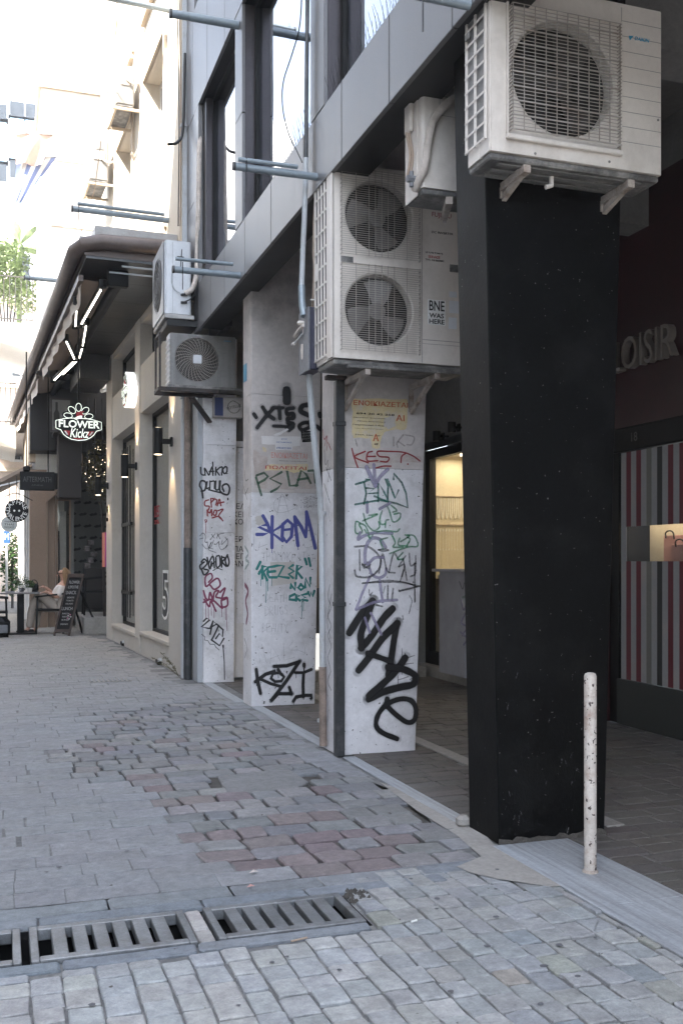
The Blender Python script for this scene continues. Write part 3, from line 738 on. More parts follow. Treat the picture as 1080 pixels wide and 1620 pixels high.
MB().box(2.075, 2.028, 10.56, 10.9, 0, 3.7).build('corner_strip', 'white_clad', p2)
MB().box(1.975, 2.026, 10.60, 10.9, 0, 3.7).build('corner_strip', 'pipe_grey', p2)

# ---------------- graffiti ----------------
def zt(y0, ox, oy, sc): return lambda x, y: AY(ox + x / sc, oy + y / sc, y0)
NF, KF, TF = 6.32, 8.69, 10.55; NY = (0, -1, 0)
t1 = zt(NF, 540, 900, 5.4)       # lower NAVE face
strokes('graffiti', 'spray_black', [(.062, [(70, 540), (180, 370), (262, 280)]), (.060, [(262, 280), (215, 410), (165, 560), (172, 670)]), (.062, [(172, 670), (250, 580), (360, 420), (430, 345)]),
   (.062, [(150, 860), (230, 760), (350, 590), (472, 470)]), (.058, [(472, 470), (445, 620), (425, 760), (400, 900)]), (.046, [(225, 722), (320, 755), (420, 790)]),
   (.06, [(540, 765), (440, 900), (330, 1000), (238, 1080)]), (.06, [(238, 1110), (360, 1050), (500, 1010), (610, 985), (630, 920), (580, 880), (500, 850), (400, 840)]),
   (.045, [(388, 1115), (384, 1150)]), (.042, [(385, 1170), (470, 1250), (560, 1310), (620, 1290), (634, 1200), (600, 1130), (530, 1110), (450, 1125), (370, 1170), (310, 1250), (295, 1340), (350, 1400), (470, 1450)])],
   t1, .06, NY, pn, soft=.45, label='huge black spray-paint tag running down the pillar', mist=True)
strokes('graffiti', 'marker', [[(180, 122), (400, 98), (560, 120), (640, 155)], [(640, 155), (500, 190), (490, 180)], [(500, 105), (530, 10)]], t1, .011, NY, pn, soft=.2)
strokes('graffiti', 'spray_lilac', [[(240, 0), (260, 50), (320, 75), (370, 50), (380, 0)], [(240, 70), (180, 200), (125, 345)], [(325, 100), (350, 280)], [(125, 345), (300, 280), (470, 265)], [(200, 420), (240, 540)], [(250, 380), (300, 480), (340, 560)]], t1, .024, NY, pn, soft=.4)
strokes('graffiti', 'marker', [(.016, [(395, 145), (393, 255)]), (.016, [(440, 170), (430, 255)]), [(370, 150), (355, 205)], [(580, 230), (600, 270), (590, 320), (575, 380)], [(625, 180), (628, 280)], (.016, [(300, 310), (345, 320)]), [(235, 175), (240, 225), (262, 200)], [(520, 400), (525, 430)]], t1, .010, NY, pn)
strokes('graffiti', 'spray_grey', [[(515, 680), (515, 900)], [(480, 910), (482, 1030)], [(450, 880), (600, 870)], [(500, 820), (610, 805)], [(540, 720), (560, 760), (620, 740)], [(480, 950), (570, 920)]], t1, .008, NY, pn, smooth=False)
t2 = zt(NF, 540, 620, 5.786)
strokes('graffiti', 'spray_crimson', [[(95, 520), (115, 600), (148, 690)], [(215, 545), (120, 595), (245, 650)], [(280, 545), (240, 560), (235, 630), (330, 630)], [(235, 592), (310, 590)], [(430, 545), (330, 545), (345, 590), (430, 600), (415, 640), (355, 635)], [(440, 545), (560, 552), (650, 585), (715, 632)], [(590, 560), (550, 590), (542, 645)], [(605, 662)], [(315, 697), (380, 680), (450, 680)]], t2, .012, NY, pn, soft=.25, label='red KEST tag')
strokes('graffiti', 'spray_lilac', [(.036, [(230, 690), (275, 790), (310, 860)]), (.03, [(295, 670), (310, 860)]), (.03, [(420, 710), (350, 780), (310, 860)]), [(235, 1010), (235, 1100)], (.026, [(460, 1295), (300, 1290), (200, 1320), (150, 1350), (170, 1290)]), (.03, [(400, 1420), (350, 1350), (280, 1340), (235, 1390), (215, 1470), (215, 1560)]), [(240, 1580), (300, 1520), (380, 1515)], [(350, 1070), (440, 1020)]], t2, .026, NY, pn, soft=.4)
strokes('graffiti', 'spray_bottle', [[(130, 845), (200, 825), (265, 800), (225, 800)], [(205, 830), (225, 930), (205, 1025)], [(225, 880), (300, 885), (240, 930), (330, 925)], [(335, 1000), (335, 830), (390, 920), (435, 1010), (300, 955)], [(400, 800), (425, 860), (420, 990)], [(420, 800), (490, 975), (520, 900)], [(475, 800), (475, 745), (550, 830), (590, 930), (605, 1060), (500, 1020), (350, 990), (125, 1030)]], t2, .016, NY, pn, soft=.2, smooth=False, label='dark green TEAM tag')
strokes('graffiti', 'spray_bright', [[(200, 1115), (225, 1200), (290, 1270), (345, 1240), (340, 1190)], [(195, 1180), (330, 1120), (250, 1130)], [(170, 1200), (130, 1190), (130, 1290), (190, 1280), (160, 1210), (220, 1230), (260, 1340)], [(210, 1260), (260, 1340), (300, 1290), (400, 1270), (500, 1280), (530, 1255)], [(370, 1090), (350, 1160), (360, 1210), (400, 1210)], [(430, 1170), (405, 1180), (400, 1240)], [(415, 1040), (440, 1100), (470, 1190), (530, 1160), (535, 1110), (480, 1120)], [(455, 1040), (505, 1085), (470, 1100)],
   [(420, 1335), (355, 1360), (380, 1440)], [(460, 1310), (490, 1380), (470, 1420), (560, 1420)], [(530, 1340), (520, 1400), (600, 1410)], [(540, 1370), (620, 1320), (580, 1310)], [(600, 1330), (625, 1350), (600, 1400)], [(600, 1310), (665, 1320), (695, 1410), (600, 1420), (440, 1480)], [(560, 1470), (510, 1530), (560, 1530)]], t2, .013, NY, pn, soft=.2, label='bright green tag')
t3 = zt(NF, 490, 600, 2.612)
strokes('graffiti', 'marker', [(.016, [(185, 692), (240, 692), (285, 730), (290, 775), (250, 815), (195, 815), (185, 790)]), [(205, 705), (206, 790)], (.014, [(218, 765), (250, 765), (222, 780), (238, 755), (246, 782), (216, 768)]), [(285, 800), (300, 720), (318, 790), (350, 800)], [(283, 705), (305, 702), (325, 706), (300, 710), (283, 705)], [(325, 800), (345, 720), (365, 745)], [(395, 730), (365, 775), (390, 765), (380, 815)], [(385, 740), (400, 830)], [(410, 720), (415, 770), (436, 760)], [(436, 730), (435, 800), (415, 815)], (.013, [(216, 843), (300, 838), (380, 840), (452, 855)]), (.013, [(452, 855), (390, 868), (370, 875)]), [(432, 760), (432, 920)]], t3, .013, NY, pn, soft=.2, label='black DINGY tag with a star and an underline')
strokes('graffiti', 'spray_brown', [[(188, 250), (195, 275)], [(345, 240), (345, 275)], (.014, [(385, 230), (360, 262), (362, 280)]), [(365, 258), (390, 275)], [(395, 230), (430, 240), (420, 270), (400, 270)]], t3, .012, NY, pn)
# posters on that pillar
def torn(name, pts, tr, m, nrm, parent, th=.0012, j=2.0, label=None, n=4):
    P = []
    for i, a in enumerate(pts):
        c = pts[(i + 1) % len(pts)]
        for k in range(n): P.append((a[0] + (c[0] - a[0]) * k / n + random.uniform(-j, j), a[1] + (c[1] - a[1]) * k / n + random.uniform(-j, j)))
    V = [tr(*p) + Vector(nrm) * th for p in P]; V2 = [tr(*p) for p in P]; q = len(V); b = MB()
    b.add(V + V2, [list(range(q - 1, -1, -1))] + [(i, (i + 1) % q, q + (i + 1) % q, q + i) for i in range(q)]); return b.build(name, m, parent, label=label)
random.seed(3)
torn('poster', [(85, 60), (600, 68), (605, 130), (595, 335), (560, 345), (470, 350), (390, 365), (360, 420), (340, 520), (285, 515), (260, 420), (110, 425), (90, 350), (100, 180)], t2, 'paper_yellow', NY, pn, .0012, 6, label='torn yellow rental poster')
torn('poster_scrap', [(390, 240), (480, 220), (495, 310), (430, 345), (385, 310)], t2, 'paper_grey', NY, pn, .002, 5)
torn('poster_scrap', [(110, 560), (500, 570), (720, 590), (745, 650), (500, 640), (120, 650)], t2, 'paper_tan', NY, pn, .0008, 8)
torn('poster_scrap', [(270, 400), (345, 405), (350, 515), (280, 510)], t2, 'paper_yellow', NY, pn, .0026, 4)
def ft(s_, tr, x0, y0, x1, y1, m, parent, y_off=.003, **k):
    a, c = tr(x0, y0), tr(x1, y1); o = (a + c) / 2; o.y -= y_off
    return text(s_, 'lettering', m, o, XA, Z, w=abs(c.x - a.x), h=abs(c.z - a.z), parent=parent, **k)
ft('ΕΝΟΙΚΙΑΖΕΤΑΙ', t2, 110, 78, 605, 150, 'print_orange', pn, off=.004)
ft('694 20 42 258', t2, 135, 188, 480, 222, 'print_black', pn, off=.003)
ft('Σπυριδων Κομνηνος', t2, 105, 228, 400, 250, 'print_black', pn, off=.002)
ft('Αθηνα Διαμερισμα', t2, 140, 262, 400, 282, 'print_black', pn, off=.002)
ft('Γκαρσονιερα 2 δωμ', t2, 105, 292, 385, 318, 'print_black', pn, off=.002)
ft('τηλ πληροφοριες', t2, 120, 330, 380, 346, 'print_black', pn, off=.001)
ft('ΤΗΛ 1ος ορ', t2, 120, 385, 350, 408, 'print_black', pn, off=.001)
ft('Α', t2, 285, 392, 338, 458, 'print_orange', pn, off=.012, y_off=.0045)
ft('69', t2, 298, 470, 330, 488, 'print_black', pn, off=.003, y_off=.0045)
ft('ΑΙ', t2, 500, 215, 575, 275, 'print_orange', pn, off=.006)

# KOZI pillar
t4 = zt(KF, 390, 860, 6.0)
strokes('graffiti', 'spray_black', [(.034, [(92, 1195), (105, 1300), (132, 1420)]), (.036, [(85, 1310), (180, 1240), (260, 1215)]), (.03, [(140, 1290), (230, 1330), (320, 1355)]), (.03, [(300, 1195), (320, 1230), (355, 1265), (330, 1305), (270, 1310), (232, 1280), (250, 1235), (310, 1225), (330, 1240)]),
   (.034, [(262, 1165), (380, 1160), (500, 1120)]), (.036, [(500, 1120), (380, 1300), (240, 1485)]), (.034, [(240, 1485), (300, 1425), (425, 1425)]), (.03, [(425, 1425), (405, 1365)]), (.034, [(545, 1145), (545, 1160)]), (.012, [(545, 1160), (545, 1230)]), (.03, [(465, 1225), (540, 1225), (612, 1195)]), (.032, [(540, 1235), (535, 1340), (538, 1450)]), (.034, [(445, 1495), (470, 1455), (560, 1440), (615, 1440), (612, 1465)])],
   t4, .034, NY, pk, soft=.22, smooth=False, label='black KOZI tag at the foot of the pillar', mist=True)
strokes('graffiti', 'spray_black', [[(95, 1330), (95, 1352)], [(270, 1190), (272, 1240)], [(470, 1240), (470, 1275)], [(445, 1500), (447, 1525)], [(300, 1230), (302, 1275)], [(612, 1460), (614, 1485)], [(540, 1450), (541, 1480)]], t4, .006, NY, pk)
strokes('graffiti', 'pencil', [[(130, 1130), (105, 1000), (190, 1130), (145, 955)], [(225, 1140), (235, 960), (320, 1110)], [(230, 1090), (310, 1060)], [(350, 940), (355, 1105), (455, 1080)], [(435, 935), (405, 975)], [(420, 1010), (490, 1010), (545, 1035)], [(555, 980), (553, 1040), (540, 1055)]], t4, .0055, NY, pk, smooth=False)
def pscrawl(s_, x0, y0, x1, y1, m='pencil'): scrawl(s_, t4, x0, y0, x1, y1, m, .0062, NY, pk)
pscrawl('DEATH', 175, 480, 400, 555); pscrawl('DRUGS', 180, 590, 405, 680); pscrawl('BEAUTY', 150, 760, 400, 840); pscrawl('TPOMOKPATIA', 145, 80, 670, 165)
strokes('graffiti', 'spray_teal', [[(130, 175), (98, 240)], [(150, 215), (150, 330)], [(118, 285), (160, 215), (205, 225), (160, 270), (195, 345)], [(270, 215), (205, 225), (200, 290), (215, 320), (285, 320)], [(200, 270), (270, 262)], [(285, 210), (355, 210), (300, 310), (400, 325)], [(440, 205), (400, 230), (450, 262), (400, 290), (440, 325)], [(470, 330), (480, 205), (525, 215), (475, 260), (525, 325)], [(555, 145), (570, 195)], [(590, 140), (605, 210)],
    [(418, 420), (415, 380), (460, 440), (462, 375)], [(515, 385), (490, 420), (515, 440), (545, 420), (515, 385)], [(555, 415), (560, 330), (600, 410), (605, 325)], [(455, 480), (410, 500), (405, 530), (455, 535)], [(470, 540), (470, 485), (505, 495), (470, 510), (505, 540)], [(575, 475), (520, 490), (560, 510), (520, 530), (575, 540)], [(585, 460), (600, 500), (612, 460), (625, 500), (642, 450)]], t4, .026, NY, pk, soft=.2, smooth=False, label='teal REZER NON CREW tag')
strokes('graffiti', 'spray_teal', [[(185, 340), (188, 440), (182, 560)], [(200, 340), (203, 450)], [(238, 330), (238, 400)], [(135, 340), (136, 400)], [(525, 545), (522, 700)], [(540, 545), (535, 640)]], t4, .007, NY, pk)
t5 = zt(KF, 390, 600, 5.785)
strokes('graffiti', 'spray_blue', [(.032, [(150, 1250), (190, 1320), (220, 1400)]), (.032, [(95, 1420), (150, 1420), (215, 1400), (110, 1350), (190, 1330)]), (.034, [(235, 1258), (232, 1400), (232, 1540)]), (.028, [(325, 1340), (225, 1400), (330, 1480)]), (.034, [(330, 1330), (375, 1290), (420, 1330), (410, 1440), (365, 1490), (325, 1440), (330, 1350)]), (.024, [(330, 1380), (420, 1370)]), (.034, [(470, 1520), (455, 1400), (440, 1260)]), (.034, [(440, 1260), (500, 1350), (540, 1440)]), (.034, [(540, 1440), (550, 1320), (548, 1215)]), (.034, [(548, 1215), (590, 1380), (628, 1545)])],
    t5, .033, NY, pk, soft=.12, smooth=False, label='blue BKOM tag')
strokes('graffiti', 'spray_blue', [[(232, 1540), (233, 1590)], [(470, 1520), (471, 1560)]], t5, .007, NY, pk)
strokes('graffiti', 'spray_green', [[(88, 900), (135, 1060)], [(92, 880), (160, 855), (195, 890), (165, 920), (110, 950)], [(320, 850), (215, 910), (320, 960), (280, 1000), (225, 1030)], [(370, 840), (395, 975), (465, 970)], [(455, 975), (500, 835), (545, 870), (585, 950)], [(470, 920), (560, 905)], [(565, 838), (665, 830)], [(620, 840), (628, 945)]], t5, .024, NY, pk, soft=.25, smooth=False, label='green PSLAT tag')
strokes('graffiti', 'spray_black', [(.10, [(368, 110), (368, 190)]), (.044, [(70, 322), (85, 345)]), (.046, [(150, 260), (190, 320), (245, 360)]), (.044, [(245, 265), (170, 350), (100, 440)]), (.038, [(245, 262), (330, 262)]), (.044, [(300, 265), (305, 355)]), (.044, [(425, 265), (370, 275), (370, 320), (425, 315), (430, 355), (375, 360), (385, 395), (430, 410), (385, 445)]), (.036, [(250, 428), (330, 432), (410, 440)]), (.036, [(380, 405), (430, 432), (390, 468)]),
    (.055, [(560, 235), (510, 245), (490, 290), (545, 320), (600, 350), (580, 400)]), (.042, [(585, 395), (520, 400), (480, 430), (510, 465), (580, 440), (640, 430), (665, 455)]), (.05, [(668, 320), (672, 335)])], t5, .044, NY, pk, soft=.55, label='black fuzzy tag with a big dot', mist=True)
strokes('graffiti', 'pencil', [(.007, [(278, 1240), (325, 1050), (385, 1220)]), (.006, [(300, 1155), (365, 1155)]), (.006, [(395, 1110), (330, 1075), (260, 1110), (250, 1180), (290, 1220), (370, 1210), (440, 1180)]), [(70, 1420), (70, 1550), (110, 1560), (120, 1490)], [(110, 1540), (190, 1510)], [(440, 1530), (470, 1430), (490, 1400)], [(520, 1500), (540, 1540), (600, 1530)], [(600, 1460), (640, 1420), (650, 1500)]], t5, .0055, NY, pk)
for s_, yy in (('DEATH', 1093), ('DRUGS', 1125), ('BEAUTY', 1160)): scrawl(s_, t5, 527, yy - 12, 650, yy + 12, 'marker', .005, NY, pk)
torn('poster', [(135, 520), (490, 525), (490, 610), (420, 615), (415, 650), (265, 645), (260, 600), (140, 595)], t5, 'paper_white', NY, pk, .001, 3, label='white removals notice')
torn('poster', [(215, 655), (560, 668), (560, 775), (190, 775), (195, 720)], t5, 'paper_grey', NY, pk, .0012, 4, label='faded pink rental poster')
torn('poster', [(215, 778), (560, 778), (560, 830), (430, 860), (395, 850), (380, 835), (170, 835), (175, 790)], t5, 'paper_yellow', NY, pk, .0016, 5, label='torn yellow strip of a red lettered poster')
torn('poster', [(495, 475), (612, 470), (615, 572), (508, 578)], t5, 'sign_black', NY, pk, .0016, 2, label='small black sticker with white lines of print')
torn('poster_scrap', [(60, 640), (480, 860), (640, 860), (660, 1000), (420, 1010), (80, 1000)], t5, 'paper_tan', NY, pk, .0004, 8)
torn('poster_scrap', [(145, 615), (185, 640), (180, 665), (150, 660)], t5, 'paper_yellow', NY, pk, .002, 3)
torn('poster_scrap', [(240, 515), (370, 448), (390, 462), (290, 515)], t5, 'paper_white', NY, pk, .002, 3)
torn('poster_scrap', [(80, 1260), (150, 1235), (190, 1290), (150, 1340), (90, 1330)], t5, 'paper_grey', NY, pk, .0006, 8)
t6 = t4
torn('poster_scrap', [(230, 180), (450, 170), (470, 380), (240, 400)], t4, 'paper_grey', NY, pk, .0004, 6)
ft('ΜΕΤΑΦΟΡΕΣ', t5, 272, 570, 412, 588, 'sign_blue', pk, off=.002); ft('ΚΟΣΤΑΣ', t5, 318, 542, 370, 555, 'sign_blue', pk); ft('6982822505', t5, 272, 620, 408, 642, 'sign_blue', pk)
ft('ΕΝΟΙΚΙΑΖΕΤΑΙ', t5, 225, 672, 552, 735, 'print_pink', pk, off=.002); ft('πληροφοριες στο κινητο ολες τις ωρες', t5, 300, 742, 552, 758, 'print_black', pk)
ft('ΠΩΛΕΙΤΑΙ', t5, 172, 792, 545, 833, 'print_red', pk, off=.006)
for k in range(6): ft('αφισα για ολους εδω', t5, 508, 482 + k * 14, 606, 490 + k * 14, 'print_white', pk, y_off=.0025)

# narrow pillar
t7 = zt(TF, 305, 720, 4.378)
strokes('graffiti', 'spray_black', [[(55, 85), (58, 130), (85, 135), (82, 90), (110, 138)], [(115, 135), (135, 80), (140, 140)], [(138, 50), (140, 75)], [(115, 115), (145, 112)], [(160, 85), (158, 138)], [(158, 112), (188, 85)], [(165, 112), (185, 138)], [(190, 85), (205, 85), (200, 138)], [(225, 80), (208, 100), (218, 128), (236, 115), (236, 85), (222, 80)],
    (.022, [(70, 295), (62, 240), (48, 210), (60, 178), (90, 190), (85, 240), (60, 250)]), [(100, 185), (95, 230), (115, 225)], [(120, 180), (118, 240)], [(120, 185), (150, 182), (150, 230)], [(160, 180), (158, 235), (180, 235), (185, 180)], (.022, [(190, 180), (190, 250), (240, 275), (255, 230), (235, 200), (205, 215), (215, 250)]), [(110, 240), (150, 250), (200, 262)], [(243, 300), (243, 308)]], t7, .018, NY, p2, soft=.2, label='black two-line tag')
strokes('graffiti', 'spray_crimson', [[(110, 310), (85, 320), (85, 350), (115, 355), (108, 380)], [(125, 300), (130, 360)], [(150, 305), (125, 330)], [(135, 300), (165, 310), (160, 345)], [(170, 350), (185, 305), (195, 350)], [(170, 335), (215, 325)], [(100, 380), (102, 420)], [(100, 385), (118, 400), (130, 375), (132, 420)], [(150, 385), (142, 410), (160, 415), (165, 385), (150, 382)], [(175, 385), (210, 375), (180, 420), (205, 450)], [(135, 435), (180, 425), (208, 455)], (.01, [(85, 448), (98, 450), (92, 466), (84, 450)]), (.006, [(91, 466), (90, 540)])], t7, .017, NY, p2, soft=.2, label='red tag')
strokes('graffiti', 'marker', [[(50, 560), (70, 540), (88, 560), (85, 600), (100, 605)], [(50, 580), (70, 575)], [(125, 580), (155, 545)], [(130, 550), (150, 575)], [(165, 575), (180, 550), (215, 540)], [(170, 545), (190, 580)], [(66, 620), (100, 650), (130, 600), (115, 640)], [(100, 600), (110, 640), (140, 650)], [(145, 590), (130, 630), (110, 655), (160, 675)], [(180, 600), (185, 640), (205, 655), (240, 625)], [(180, 600), (160, 620)], [(205, 590), (200, 620), (240, 580)], [(225, 570), (245, 600), (230, 640)]], t7, .012, NY, p2)
strokes('graffiti', 'spray_black', [[(80, 740), (50, 765), (60, 790), (100, 750), (80, 720), (60, 740)], [(60, 790), (80, 830), (110, 800), (80, 790)], [(100, 710), (118, 790), (130, 740)], [(110, 750), (140, 700), (150, 780)], [(130, 760), (150, 740)], [(160, 710), (165, 775), (190, 760), (185, 700), (165, 700)], [(200, 700), (200, 775)], [(200, 705), (225, 715), (205, 740), (230, 770)], [(240, 690), (225, 730), (240, 770), (252, 740), (240, 695)], (.010, [(140, 800), (170, 785), (205, 795)])], t7, .020, NY, p2, soft=.2, label='black scrawled tag')
strokes('graffiti', 'spray_wine', [(.02, [(85, 880), (90, 840), (125, 820), (135, 850), (110, 880)]), (.022, [(85, 880), (95, 910), (140, 870), (175, 855), (190, 900), (150, 930), (120, 900)]), (.022, [(75, 940), (90, 990), (110, 1000), (120, 950), (140, 1010)]), (.022, [(140, 1010), (150, 950), (180, 940), (160, 980), (190, 990)]), (.022, [(190, 950), (225, 920), (200, 1000), (240, 990)]), (.022, [(240, 990), (240, 1040), (205, 1050), (200, 1000), (235, 985)]), (.022, [(75, 1020), (130, 1000), (190, 1050), (205, 1060)]), (.022, [(80, 1000), (115, 1050), (125, 1010), (160, 1080)])], t7, .018, NY, p2, soft=.2, label='large dripping magenta tag')
strokes('graffiti', 'spray_wine', [[(90, 1030), (92, 1130)], [(108, 1050), (110, 1145)], [(128, 1050), (130, 1110)], [(147, 1060), (148, 1130)], [(200, 1060), (202, 1120)], [(232, 1040), (238, 1215)], [(225, 1050), (228, 1140)]], t7, .0065, NY, p2)
strokes('graffiti', 'spray_black', [[(75, 1150), (95, 1130), (118, 1140), (60, 1190), (110, 1200)], [(120, 1200), (140, 1150), (165, 1170), (130, 1190)], [(140, 1150), (120, 1240)], [(165, 1170), (210, 1210), (205, 1260), (185, 1235), (160, 1270)], [(180, 1180), (145, 1255), (130, 1280)], [(130, 1280), (185, 1320), (215, 1270)], (.008, [(62, 1240), (85, 1260), (80, 1280), (105, 1285), (120, 1310), (150, 1310), (160, 1330), (183, 1350)]), (.020, [(210, 1318), (211, 1330)]), (.013, [(210, 1325), (218, 1430), (220, 1553)])], t7, .020, NY, p2, soft=.2, smooth=False, label='black 2FG tag with a long drip')
# marker scrawls on the pillars' street sides
WX = (-1, 0, 0)
def sx(X): return lambda x, y: AX(x, y, X)
strokes('graffiti', 'spray_crimson', [[(511, 680), (513, 695), (517, 690), (514, 705)], [(518, 690), (517, 712)], [(519, 700), (524, 712), (521, 705)]], sx(2.12), .012, WX, pn)
strokes('graffiti', 'marker', [[(513, 712), (515, 735), (519, 728), (518, 745)], [(516, 740), (524, 760)], [(522, 740), (519, 762)], [(513, 765), (522, 795)], [(522, 925), (519, 945), (524, 960), (519, 975), (524, 990), (519, 1005), (524, 1022), (519, 1040), (523, 1060), (519, 1078), (524, 1092)], [(525, 940), (521, 960), (518, 985), (523, 1010)]], sx(2.12), .012, WX, pn)
strokes('graffiti', 'spray_aqua', [[(388, 865), (393, 875), (389, 885), (394, 890), (388, 900)]], sx(2.10), .03, WX, pk)
strokes('graffiti', 'spray_wine', [[(388, 925), (393, 935), (389, 950), (392, 970), (390, 985)]], sx(2.10), .05, WX, pk)
strokes('graffiti', 'marker', [[(387, 745), (389, 760), (393, 758)], [(386, 770), (391, 790)], [(393, 772), (388, 782)], [(387, 1010), (391, 1025), (388, 1040)]], sx(2.10), .014, WX, pk)

# scuffs and splashes on the black pillar, small litter on the ground
random.seed(41)
strokes('scuff', 'spray_grey', [[(x_, y_), (x_ + random.uniform(-4, 4), y_ + random.uniform(2, 9))] for x_, y_ in [(random.uniform(795, 945), random.uniform(1020, 1315)) for _ in range(26)]], lambda x, y: AY(x, y, 4.095), .0035, NY, pb)
strokes('scuff', 'spray_grey', [[(x_, y_), (x_ + random.uniform(-2, 2), y_ + random.uniform(2, 7))] for x_, y_ in [(random.uniform(750, 785), random.uniform(1080, 1300)) for _ in range(22)]], lambda x, y: AX(x, y, 2.155), .005, WX, pb)
for nm_, lab_, px_, py_, m_, s_ in (('dry_leaf', 'small pale leaf lying at the edge of the worn paving above the grates', 402, 1383, 'paper_tan', .022), ('dry_leaf', 'pinkish scrap of leaf on the kerb stones above the grates', 397, 1406, 'pink_paper', .018), ('twig', 'short tan twig lying on the right corner of the middle grate', 474, 1493, 'cable_tan', .03), ('cigarette_end', 'white cigarette end on the setts right of the last grate', 655, 1463, 'print_white', .012)):
    o_ = AZ(px_, py_); t = thing(nm_, lab_, nm_.replace('_', ' '), (o_.x, o_.y, .006))
    if 'leaf' in nm_: MB().add([(o_.x - s_, o_.y, .007), (o_.x, o_.y - s_ * .5, .013), (o_.x + s_, o_.y + .004, .008), (o_.x, o_.y + s_ * .6, .016)], [(0, 1, 3), (1, 2, 3)]).build('blade', m_, t)
    else: MB().tube([(o_.x - s_, o_.y, .012), (o_.x + s_, o_.y + s_ * .4, .013)], .0035, 6).build('stick', m_, t)
# ---------------- beige shop building next door (local frame: u along the street, v out to the street, z) ----------------
def LB(): return MB(MB_)
bs = thing('beige_shop_building', 'beige shop building with tall display windows and a cream wall above the canopy', 'building', BP(3.3, -2, 0))
uA, uB_, uC, uD, uE, uF = -.02, BU(267)[0], BU(221, v=-.0)[0], BU(213.6)[0], BU(177)[0], BU(168.6)[0]
LB().bbox(uA, uB_, -.6, 0, 0, 4.69, .006).build('pilaster', 'beige_render', bs)
LB().bbox(uC, uD, -.6, 0, 0, 4.69, .006).build('pilaster', 'beige_render', bs)
LB().bbox(uE, uF, -.6, 0, 0, 4.69, .006).build('pilaster', 'beige_render', bs)
for (a, c, zs, zl, zp) in ((uB_, uC, .33, 3.36, 4.02), (uD, uE, .28, 3.30, 3.98)):
    LB().box(a + .002, c - .002, -.5, -.02, 0, zs - .05).build('plinth', 'beige_render', bs)
    LB().bbox(a + .002, c - .002, -.45, .012, zs - .048, zs, .006).build('sill', 'beige_stone', bs)
    LB().box(a + .002, c - .002, -.5, -.015, zl, zp).build('lintel_panel', 'beige_render', bs)
    fr = LB(); fr.box(a + .002, a + .05, -.24, -.18, zs + .001, zl - .001).box(c - .05, c - .002, -.24, -.18, zs + .001, zl - .001).box(a + .05, c - .05, -.24, -.18, zs + .001, zs + .04).box(a + .05, c - .05, -.24, -.18, zl - .05, zl - .001)
    w = fr.build('display_window', 'black_frame', bs)
    LB().box(a + .05, c - .05, -.215, -.205, zs + .04, zl - .05).build('pane', 'glass_shop', w)
    fr = LB(); fr.box(a + .002, a + .05, -.24, -.18, zp + .001, 4.6).box(c - .05, c - .002, -.24, -.18, zp + .001, 4.6).box(a + .05, c - .05, -.24, -.18, zp + .001, zp + .04).box(a + .05, c - .05, -.24, -.18, 4.56, 4.6)
    w = fr.build('transom_window', 'black_frame', bs)
    LB().box(a + .05, c - .05, -.215, -.205, zp + .04, 4.56).build('pane', 'glass_upper', w)
    LB().box(a + .05, c - .05, -.60, -.56, zp + .04, 4.56).build('transom_backing', 'cafe_dark', w)
    LB().box(a + .002, c - .002, -.5, -.02, 4.602, 4.69).build('lintel_panel', 'beige_render', bs)
# shop interior
LB().box(uA, uF, -3.0, -2.9, 0, 3.4).build('shop_back_wall', 'shop_shelf', bs)
LB().box(uC, uD, -1.8, -.61, 0, 3.4).build('display_partition', 'beige_stone', bs)
LB().box(uA + .1, uF - .1, -2.9, -.5, .1, .14).build('shop_floor', 'beige_stone', bs)
LB().box(uA + .1, uF - .1, -2.9, -.61, 3.42, 3.46).build('shop_ceiling', 'white_wall', bs)
LB().box(uF - .12, uF - .02, -3.0, -.61, 0, 3.4).build('inner_wall', 'beige_stone', bs)
LB().box(uA + .02, uA + .1, -3.0, -.61, 0, 3.4).build('inner_wall', 'beige_stone', bs)
for k in range(4):
    sh = LB().box(uA + .3, uC - .3, -2.88, -2.6, .6 + .55 * k, .63 + .55 * k).build('shelf', 'beige_stone', bs)
    for q in range(5):
        u = uA + .45 + q * .36; LB().bbox(u, u + .22, -2.82, -2.64, .632 + .55 * k, .74 + .55 * k + .05 * random.random(), .02).build('shoe_box', 'shop_item', sh)
for a, c in ((uB_ + .1, uC - .1), (uD + .1, uE - .1)):
    LB().box(a, c, -1.8, -1.75, 3.2, 3.40).build('fill_panel', 'shop_fill', bs)  # glowing panel added to brighten the interior behind the panes
